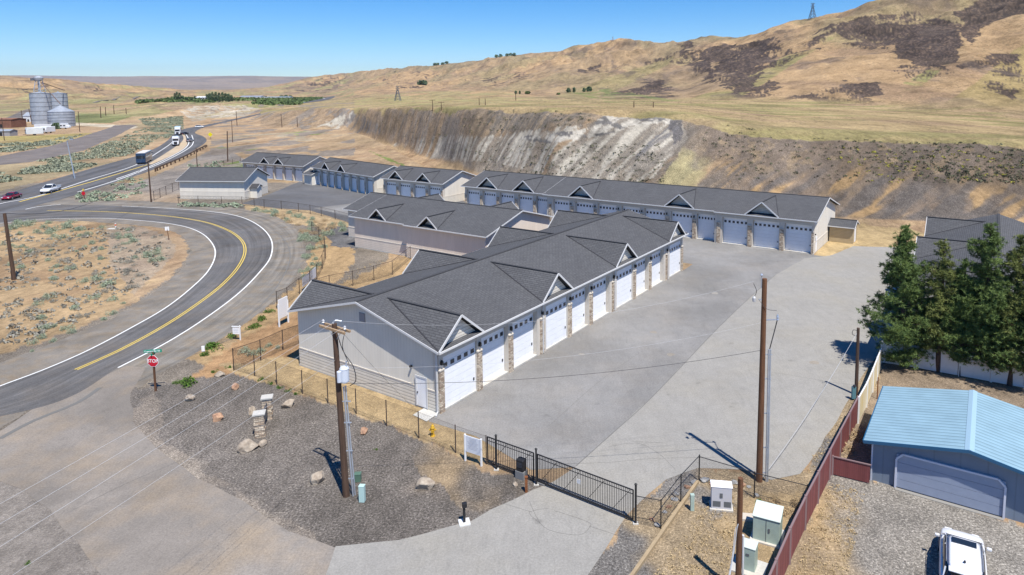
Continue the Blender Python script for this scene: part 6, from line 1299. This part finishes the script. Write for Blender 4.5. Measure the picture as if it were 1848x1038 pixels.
# deciduous, far
def leaftree(label, P, hpx, wpx, seed, m=M_POPL, cat='tree', name='poplar_tree', group=None, n=420, narrow=True):
    rg = np.random.default_rng(seed); h = hpx / F * P.y; w_ = wpx / F * P.y / 2; r = thing(name, label, cat, P, 0, group)
    MB().tube((0, 0, -1), (0, 0, h * .8), w_ * .12 + .1, .05, 6).build('trunk', M_BARK, r)
    z = rg.uniform(.08, 1, n); pr = np.sin(np.pi * np.clip(z * (.8 if narrow else .9) + .12, 0, 1)) ** .6; a = rg.uniform(0, 6.283, n); rr_ = w_ * pr * np.sqrt(rg.uniform(.15, 1, n)) * (1 + .25 * np.sin(a * 3 + z * 9 + seed))
    V, Fc = quads(np.stack([rr_ * np.cos(a), rr_ * np.sin(a), z * h], 1), rg.uniform(.5, 1.1, n) * w_ * .34, .5, .7, rg)
    obj('crown', mesh_np('crown', V, Fc, m), parent=r); return r
k = 0
for x, y, hh, ww in ((316, 183, 17, 6), (320, 183, 20, 7), (325, 183, 18, 7), (330, 183, 12, 7), (337, 183, 8, 8), (346, 183, 7, 9), (352, 183, 11, 6), (374, 183, 15, 7), (379, 184, 18, 8), (384, 184, 20, 8), (390, 184, 20, 9), (396, 184, 19, 8), (402, 184, 20, 8), (408, 184, 18, 8), (413, 184, 17, 8), (418, 183, 13, 8), (434, 181, 6, 9), (508, 177, 5, 10), (516, 177, 6, 9), (524, 177, 5, 8)):
    P = GT(x, y); k += 1
    if P: leaftree(('tree', 'first', 'second', 'third', 'fourth', 'fifth', 'sixth', 'seventh', 'eighth', 'ninth', 'tenth', 'eleventh', 'twelfth', 'thirteenth', 'fourteenth', 'fifteenth', 'sixteenth', 'seventeenth', 'eighteenth', 'nineteenth', 'twentieth')[k] + (' tree from the left along the far orchard, a tall poplar' if hh > 10 else ' tree from the left along the far orchard, a low one'), P, hh * .85, ww * .75, 200 + k, group='far orchard windbreak poplars' if hh > 10 else 'low trees by the far orchard')
for x, y, hh, ww, lb in ((102, 233, 11, 14, 'round green tree between the tall silo and the squat bin'), (1026, 167, 8, 8, 'dark tree on the terrace, left of the pair below the scree hill'), (1036, 167, 9, 6, 'dark tree on the terrace, right of the pair below the scree hill'), (1054, 166, 7, 6, 'small dark tree right of the terrace pair'), (1063, 165, 8, 10, 'pale leafless looking tree beside the scree foot'), (931, 170, 6, 5, 'small tree on the terrace beside a post'), (938, 170, 6, 4, 'narrow tree on the terrace right of a post'), (952, 170, 5, 9, 'round bush on the green terrace'), (1008, 171, 3, 7, 'low bush on the green terrace'), (762, 153, 7, 16, 'dark bush clump on the slope below the skyline road')):
    P = GT(x, y) if x > 200 else G(x, y)
    if P: leaftree(lb, P, hh, ww, 300 + int(x), name='broadleaf_tree', m=M_POPL if hh > 5 else M_ORCH, n=260)
for k, x in enumerate((785, 790, 799, 806, 896, 903, 915, 922, 928)):
    P_, y_ = crest(x); leaftree('tiny dark tree silhouetted on the middle skyline', P_, 4 if x < 850 else 5, 7, 400 + k, name='broadleaf_tree', group='skyline trees', n=120)
# orchards (rows of small trees read as one mass)
def orchard(label, P4, nrow, ncol, seed, hz=3.2):
    rg = np.random.default_rng(seed); A, B_, C_, D_ = [GT(*q) for q in P4]; cs = []
    for i in range(nrow):
        for j in range(ncol):
            p = A.lerp(B_, j / ncol).lerp(D_.lerp(C_, j / ncol), i / nrow); cs.append((p.x, p.y, TZ(p.x, p.y)))
    c = np.array(cs); k = np.repeat(np.arange(len(c)), 7); q = rg.normal(size=(len(k), 3)) * np.array([1.8, 1.8, .8]); q[:, 2] = np.abs(q[:, 2]) + hz * .4
    V, Fc = quads(c[k] + q, rg.uniform(1.2, 2.2, len(k)), .8, .7, rg); return tag(obj('orchard', mesh_np('orchard', V, Fc, M_ORCH)), label, 'orchard', None, 'stuff')
orchard('long dark green orchard strip in front of the poplar groves', ((250, 187.5), (545, 189), (545, 184), (250, 184)), 14, 120, 81)
orchard('orchard block ending at the curve of the far road', ((462, 190), (570, 180.5), (570, 178), (462, 186.5)), 16, 60, 82)
orchard('green orchard band beyond the packing sheds', ((430, 183), (585, 178), (560, 176.5), (430, 178.5)), 8, 70, 83)

# ------------------------------------------------------------------ vehicles
M_CARW = mat('car_paint_white', (.74, .75, .77), .25, spec=.5, coat=.6); M_CARR = mat('car_paint_red', (.22, .008, .015), .25, spec=.5, coat=.6); M_CARK = mat('car_paint_black', (.015, .016, .02), .25, coat=.6); M_CARS = mat('car_paint_silver', (.36, .38, .4), .3, .5, coat=.5)
M_CGL = mat('car_glass', (.015, .02, .028), .06, spec=.8); M_LR = mat('tail_light', (.4, .01, .01), .2, spec=.6); M_LO = mat('turn_light', (.75, .2, .02), .3); M_LW = mat('head_light', (.8, .82, .85), .1, spec=.7); M_PLAS = mat('black_plastic', (.02, .02, .022), .6)
def loft(st, m, name, parent, smooth=True, sub=0):
    """stations: (y, [(x,z)...half section bottom to top])"""
    V = []; Fc = []; n = len(st[0][1]); 
    for y, sec in st:
        V += [(x, y, z) for x, z in sec] + [(-x, y, z) for x, z in reversed(sec)]
    w2 = 2 * n
    for i in range(len(st) - 1):
        for k in range(w2):
            k2 = (k + 1) % w2; Fc.append((i * w2 + k, i * w2 + k2, (i + 1) * w2 + k2, (i + 1) * w2 + k))
    Fc.append(tuple(range(w2))[::-1]); Fc.append(tuple((len(st) - 1) * w2 + k for k in range(w2)))
    me_ = bpy.data.meshes.new(name); me_.from_pydata(V, [], Fc); me_.materials.append(m); bm = bmesh.new(); bm.from_mesh(me_); bmesh.ops.recalc_face_normals(bm, faces=bm.faces); bm.to_mesh(me_); bm.free()
    o = bpy.data.objects.new(name, me_); COL.objects.link(o); o.parent = parent
    if smooth:
        me_.polygons.foreach_set('use_smooth', [True] * len(me_.polygons))
        s_ = o.modifiers.new('round', 'SUBSURF'); s_.levels = s_.render_levels = max(sub, 1)
    return o
def wheels(r, xs, ys, rad, w_=.24):
    for y in ys:
        for s in (-1, 1):
            t = MB().tube((s * xs, y, rad), (s * (xs - w_), y, rad), rad, n=20).build('wheel', M_TYRE, r); MB().tube((s * (xs + .008), y, rad), (s * (xs - .05), y, rad), rad * .62, n=12).build('rim', M_RIM, t)
def car(label, P, heading, paint, kind='suv', name='parked_car', cat='car', group=None, detail=True):
    """heading = world angle of the nose; local +Y is forward"""
    r = thing(name, label, cat, P, heading - math.pi / 2, group)
    if kind == 'suv': L2, W2, zs, zb, zr, hood = 2.38, .93, .32, 1.02, 1.68, 1.12
    elif kind == 'sedan': L2, W2, zs, zb, zr, hood = 2.4, .92, .26, .86, 1.42, 1.0
    else: L2, W2, zs, zb, zr, hood = 2.9, .98, .45, 1.15, 1.85, 1.25
    S_ = lambda y, w, z0, z1: (y, [(w * .9, z0), (w, z0 + .12), (w * 1.0, z1 * .72), (w * .95, z1 - .06), (w * .86, z1)])
    hz = zb + (.02 if kind != 'sedan' else -.02)
    st = [S_(-L2, W2 * .86, zs + .1, zb - .05), S_(-L2 + .1, W2 * .96, zs, zb + .0), S_(-L2 + .6, W2, zs, zb + .02), S_(-.4, W2, zs, zb), S_(L2 - hood - .35, W2, zs, zb - .01), S_(L2 - .75, W2 * .98, zs, hz - .06), S_(L2 - .3, W2 * .95, zs, hz - .15), S_(L2 - .02, W2 * .84, zs + .05, hz - .3), S_(L2 + .06, W2 * .7, zs + .1, hz - .42)]
    loft(st, paint, 'body', r)
    C_ = lambda y, wb, wt, z1: (y, [(wb, zb - .06), (wb * .985, zb + (z1 - zb) * .3), (wt * 1.02, zb + (z1 - zb) * .85), (wt * .93, z1)])
    if kind == 'pickup': cab = [C_(-.75, W2 * .9, W2 * .74, zb + .3), C_(-.6, W2 * .9, W2 * .76, zr - .04), C_(.3, W2 * .92, W2 * .78, zr), C_(.75, W2 * .9, W2 * .72, zr - .12), C_(1.45, W2 * .86, W2 * .7, zb + .02)]
    elif kind == 'suv': cab = [C_(-L2 + .12, W2 * .86, W2 * .72, zb + .1), C_(-L2 + .5, W2 * .88, W2 * .76, zr - .08), C_(-.9, W2 * .9, W2 * .79, zr), C_(.2, W2 * .9, W2 * .79, zr - .02), C_(.55, W2 * .9, W2 * .77, zr - .12), C_(1.28, W2 * .86, W2 * .74, zb + .02)]
    else: cab = [C_(-L2 + .45, W2 * .8, W2 * .6, zb + .06), C_(-L2 + 1.1, W2 * .86, W2 * .66, zr - .08), C_(-.3, W2 * .9, W2 * .7, zr), C_(.25, W2 * .9, W2 * .7, zr - .06), C_(1.2, W2 * .85, W2 * .7, zb + .02)]
    g = loft(cab, M_CGL, 'windows', r)
    y0, y1 = {'pickup': (-.62, .62), 'suv': (-L2 + .3, .42), 'sedan': (-1.25, .2)}[kind]; wr_ = W2 * (.79 if kind != 'sedan' else .70)
    rs = [(y0 - .02, [(wr_ * .96, zr - .14), (wr_ * .9, zr - .09)]), (y0 + .2, [(wr_ * 1.02, zr - .10), (wr_ * .93, zr + .0)]), ((y0 + y1) / 2, [(wr_ * 1.04, zr - .08), (wr_ * .94, zr + .035)]), (y1 - .15, [(wr_ * 1.02, zr - .1), (wr_ * .93, zr + .0)]), (y1 + .05, [(wr_ * .98, zr - .2), (wr_ * .9, zr - .12)])]
    rf = loft(rs, paint, 'roof', r)
    for s in (-1, 1):
        for (ya, za), (yb, zb_) in ((((y1, zr - .12)), ((y1 + .82, zb + .02))), ((-.35, zr - .1), (-.3, zb)), ((y0 + .1, zr - .12), (y0 - .12, zb))):
            xa = s * wr_ * .97; MB().bar((xa, ya, za), (s * W2 * .86, yb, zb_), .05, .05).build('pillar', paint, r)
    wheels(r, W2 + .01, (-L2 + .88, L2 - .88), .36 if kind != 'pickup' else .4)
    for s in (-1, 1):
        MB().box(s * W2 * .72 - .17, s * W2 * .72 + .17, -L2 - .03, -L2 + .14, zb - .32, zb - .1).build('tail_light', M_LR, r, bevel=.03)
        MB().box(s * W2 * .6 - .16, s * W2 * .6 + .16, L2 - .16, L2 + .01, zs + .3, zs + .42).build('headlight', M_LW, r, bevel=.03)
        MB().box(min(s * W2, s * (W2 + .2)), max(s * W2, s * (W2 + .2)), .82, .95, zb + .02, zb + .16).build('wing_mirror', paint, r, bevel=.04)
    MB().box(-W2 * .88, W2 * .88, -L2 - .05, -L2 + .05, zs + .02, zs + .2).build('rear_bumper', M_PLAS, r, bevel=.02)
    if kind == 'pickup':
        MB().box(-W2 * .82, W2 * .82, -L2 + .12, -.8, zb - .01, zb + .045).build('bed_floor', M_PLAS, r)
        MB().box(-W2 * .97, -W2 * .84, -L2 + .05, -.7, zb - .02, zb + .1).box(W2 * .84, W2 * .97, -L2 + .05, -.7, zb - .02, zb + .1).box(-W2 * .97, W2 * .97, -L2 + .02, -L2 + .12, zb - .02, zb + .1).build('bed_side', paint, r)
    return r, rf, dict(L2=L2, W2=W2, zb=zb, zr=zr, wr=wr_)
hd = G(1741, 957, .9); PC = hd - AV * 2.25; PC.z = 0
r, rf, q = car('white SUV parked in the gravel yard before the blue garage, cut by the bottom edge', PC, YAW + .05, M_CARW)
MB().box(-.48, .48, -.28, .12, q['zr'] + .018, q['zr'] + .035).build('sunroof', M_CGL, rf)
mb = MB()
for s in (-1, 1): mb.tube((s * q['wr'] * .93, -1.75, q['zr'] + .07), (s * q['wr'] * .93, .2, q['zr'] + .06), .016, n=6); [mb.tube((s * q['wr'] * .93, y, q['zr'] - .02), (s * q['wr'] * .93, y, q['zr'] + .07), .02, n=5) for y in (-1.75, -.8, .2)]
mb.build('roof_rails', M_RIM, r)
MB().prism([(-.04, -1.6, q['zr'] + .03), (.04, -1.6, q['zr'] + .03), (0, -1.45, q['zr'] + .03)], (0, -.02, .09)).build('antenna_fin', M_PLAS, rf)
MB().box(-.6, .6, -q['L2'] + .1, -q['L2'] + .42, q['zr'] - .1, q['zr'] - .04).build('rear_spoiler', M_CARW, rf, bevel=.02)
for s in (-1, 1): MB().box(s * .84 - .08, s * .84 + .08, -q['L2'] + .02, -q['L2'] + .2, .72, .94).build('turn_light', M_LO, r)
MB().prism([(-.78, 1.24, 1.03), (.78, 1.24, 1.03), (.7, 1.32, 1.03), (-.7, 1.32, 1.03)], (0, 0, .03)).build('wiper_cowl', M_PLAS, r)
hw = (G(266, 297.5) - G(110, 344)).normalized(); ha = math.atan2(hw.y, hw.x)
car('white pickup truck driving on the highway', G(92, 347), ha + math.pi, M_CARW, 'pickup', 'pickup_truck', 'pickup truck'); car('dark red sedan driving at the left edge of the highway', G(21, 359), ha + math.pi, M_CARR, 'sedan', 'sedan_car')
car('small black car among the vehicles in the highway curve', GT(334, 243), 1.3, M_CARK, 'sedan', 'sedan_car'); car('silver car on the right lane of the highway curve', GT(343, 256), 1.75, M_CARS, 'suv', 'sedan_car')
car('white and blue pickup parked beside the leftmost pine', G(1624, 503), 1.0, M_CARW, 'pickup', 'pickup_truck', 'pickup truck'); car('blue car mostly hidden behind the leftmost pine', G(1622, 540), 1.0, mat('car_paint_blue', (.04, .12, .3), .3, coat=.5), 'sedan', 'sedan_car')
for x, y, k, lb in ((360, 230.5, 0, 'tiny white car on the highway beyond the curve'), (529, 189, 1, 'distant white van on the frontage road, nearest one'), (546, 185.5, 0, 'distant white car on the frontage road, middle one'), (584, 178.5, 0, 'distant white car on the frontage road, farthest one')):
    P = GT(x, y); o, _, _ = car(lb, P, .3, M_CARW, 'suv', 'sedan_car'); o.scale = (1.3,) * 3 if P.y > 600 else (1,) * 3
# coach
M_BUSB = mat('coach_blue', (.018, .045, .10), .3, spec=.5, coat=.4)
rb = thing('coach_bus', 'dark blue and maroon coach bus driving towards the camera on the highway', 'bus', G(261, 293), math.atan2((G(300, 268) - G(245, 297)).y, (G(300, 268) - G(245, 297)).x) + math.pi / 2)
MB().box(-1.28, 1.28, -6.2, 6.2, .4, 3.35).build('body', M_BUSB, rb, bevel=.14); MB().box(-1.295, 1.295, -6.0, 2.6, .75, 2.9).build('side_graphic', mat('coach_maroon', (.10, .035, .04), .3, var=.35, vscale=.6, col2=(.03, .04, .08)), rb)
MB().box(-1.31, 1.31, -5.6, 5.4, 1.7, 2.65).build('side_window', M_CGL, rb); MB().box(-1.12, 1.12, 6.15, 6.23, 1.35, 2.75).build('windscreen', M_CGL, rb); MB().box(-1.1, 1.1, -6.23, -6.15, 1.7, 2.6).build('windscreen', M_CGL, rb); MB().box(-1.15, 1.15, -6.0, 6.0, 3.35, 3.42).build('roof', mat('coach_roof', (.62, .58, .52), .5), rb)
for s in (-1, 1): MB().box(s * .95 - .2, s * .95 + .2, 6.18, 6.25, .75, .95).build('headlight', M_LW, rb); MB().bar((s * 1.2, 6.1, 2.7), (s * 1.5, 6.5, 2.3), .1).build('wing_mirror', M_PLAS, rb)
wheels(rb, 1.29, (-4.3, -3.1, 4.2), .5, .3)
rb.rotation_euler.z -= math.pi
def truck(label, P, ang, trailer_kind):
    r = thing('semi_truck', label, 'truck', P, ang); MB().box(-1.2, 1.2, 1.5, 4.2, .9, 3.5).prism([(-1.0, 4.2, .7), (1.0, 4.2, .7), (1.0, 4.2, 2.0), (-1.0, 4.2, 2.0)], (0, 1.7, -.1)).build('cab', M_CARW, r, bevel=.12)
    MB().box(-1.05, 1.05, 4.15, 4.26, 2.05, 2.95).build('windscreen', M_CGL, r); MB().box(-.6, .6, 5.85, 5.95, .8, 1.8).build('grille', M_PLAS, r); MB().prism([(-1.15, 1.6, 3.5), (1.15, 1.6, 3.5), (1.15, 3.9, 3.5), (1.1, 1.8, 4.1), (-1.1, 1.8, 4.1)][:3] + [(-1.15, 3.9, 3.5)], (0, 0, .35)).build('roof_fairing', M_CARW, r, bevel=.1)
    for s in (-1, 1): MB().box(s * .95 - .2, s * .95 + .2, 5.8, 5.92, .9, 1.15).build('headlight', M_LW, r)
    if trailer_kind == 'tank': MB().tube((0, -11, 2.2), (0, 1.1, 2.2), 1.15, n=20).build('tank', mat('tank_steel', (.5, .55, .6), .3, .5), r)
    else: MB().box(-1.28, 1.28, -12, 1.0, 1.1, 4.0).build('trailer_box', M_CARW, r, bevel=.05)
    MB().box(-1.1, 1.1, -11, 4.5, .7, .95).build('chassis', M_PLAS, r); wheels(r, 1.25, (-9.8, -8.5, 0, 4.6), .5, .35); return r
d_ = (GT(318, 250) - GT(322, 243)); aa = math.atan2(d_.y, d_.x) - math.pi / 2
truck('white and blue semi truck, nearer of the two trucks in the highway curve', GT(318, 262), aa, 'tank'); truck('white semi truck following behind in the highway curve', GT(321, 243.5), aa, 'box')

# ------------------------------------------------------------------ haze
if HAZE:
    mb = MB(); mb.box(-15800, 15800, -2500, 15900, -8.0, 620); hz_ = bpy.data.materials.new('haze_air'); hz_.use_nodes = True; N = hz_.node_tree.nodes; L = hz_.node_tree.links; N.remove(N['Principled BSDF'])
    v = N.new('ShaderNodeVolumePrincipled'); v.inputs['Density'].default_value = HAZE; v.inputs['Color'].default_value = (.62, .76, 1, 1); v.inputs['Anisotropy'].default_value = .2; L.new(v.outputs[0], N['Material Output'].inputs['Volume'])
    tag(mb.build('haze', hz_), 'thin blue daylight haze over the valley', None, None, 'stuff')
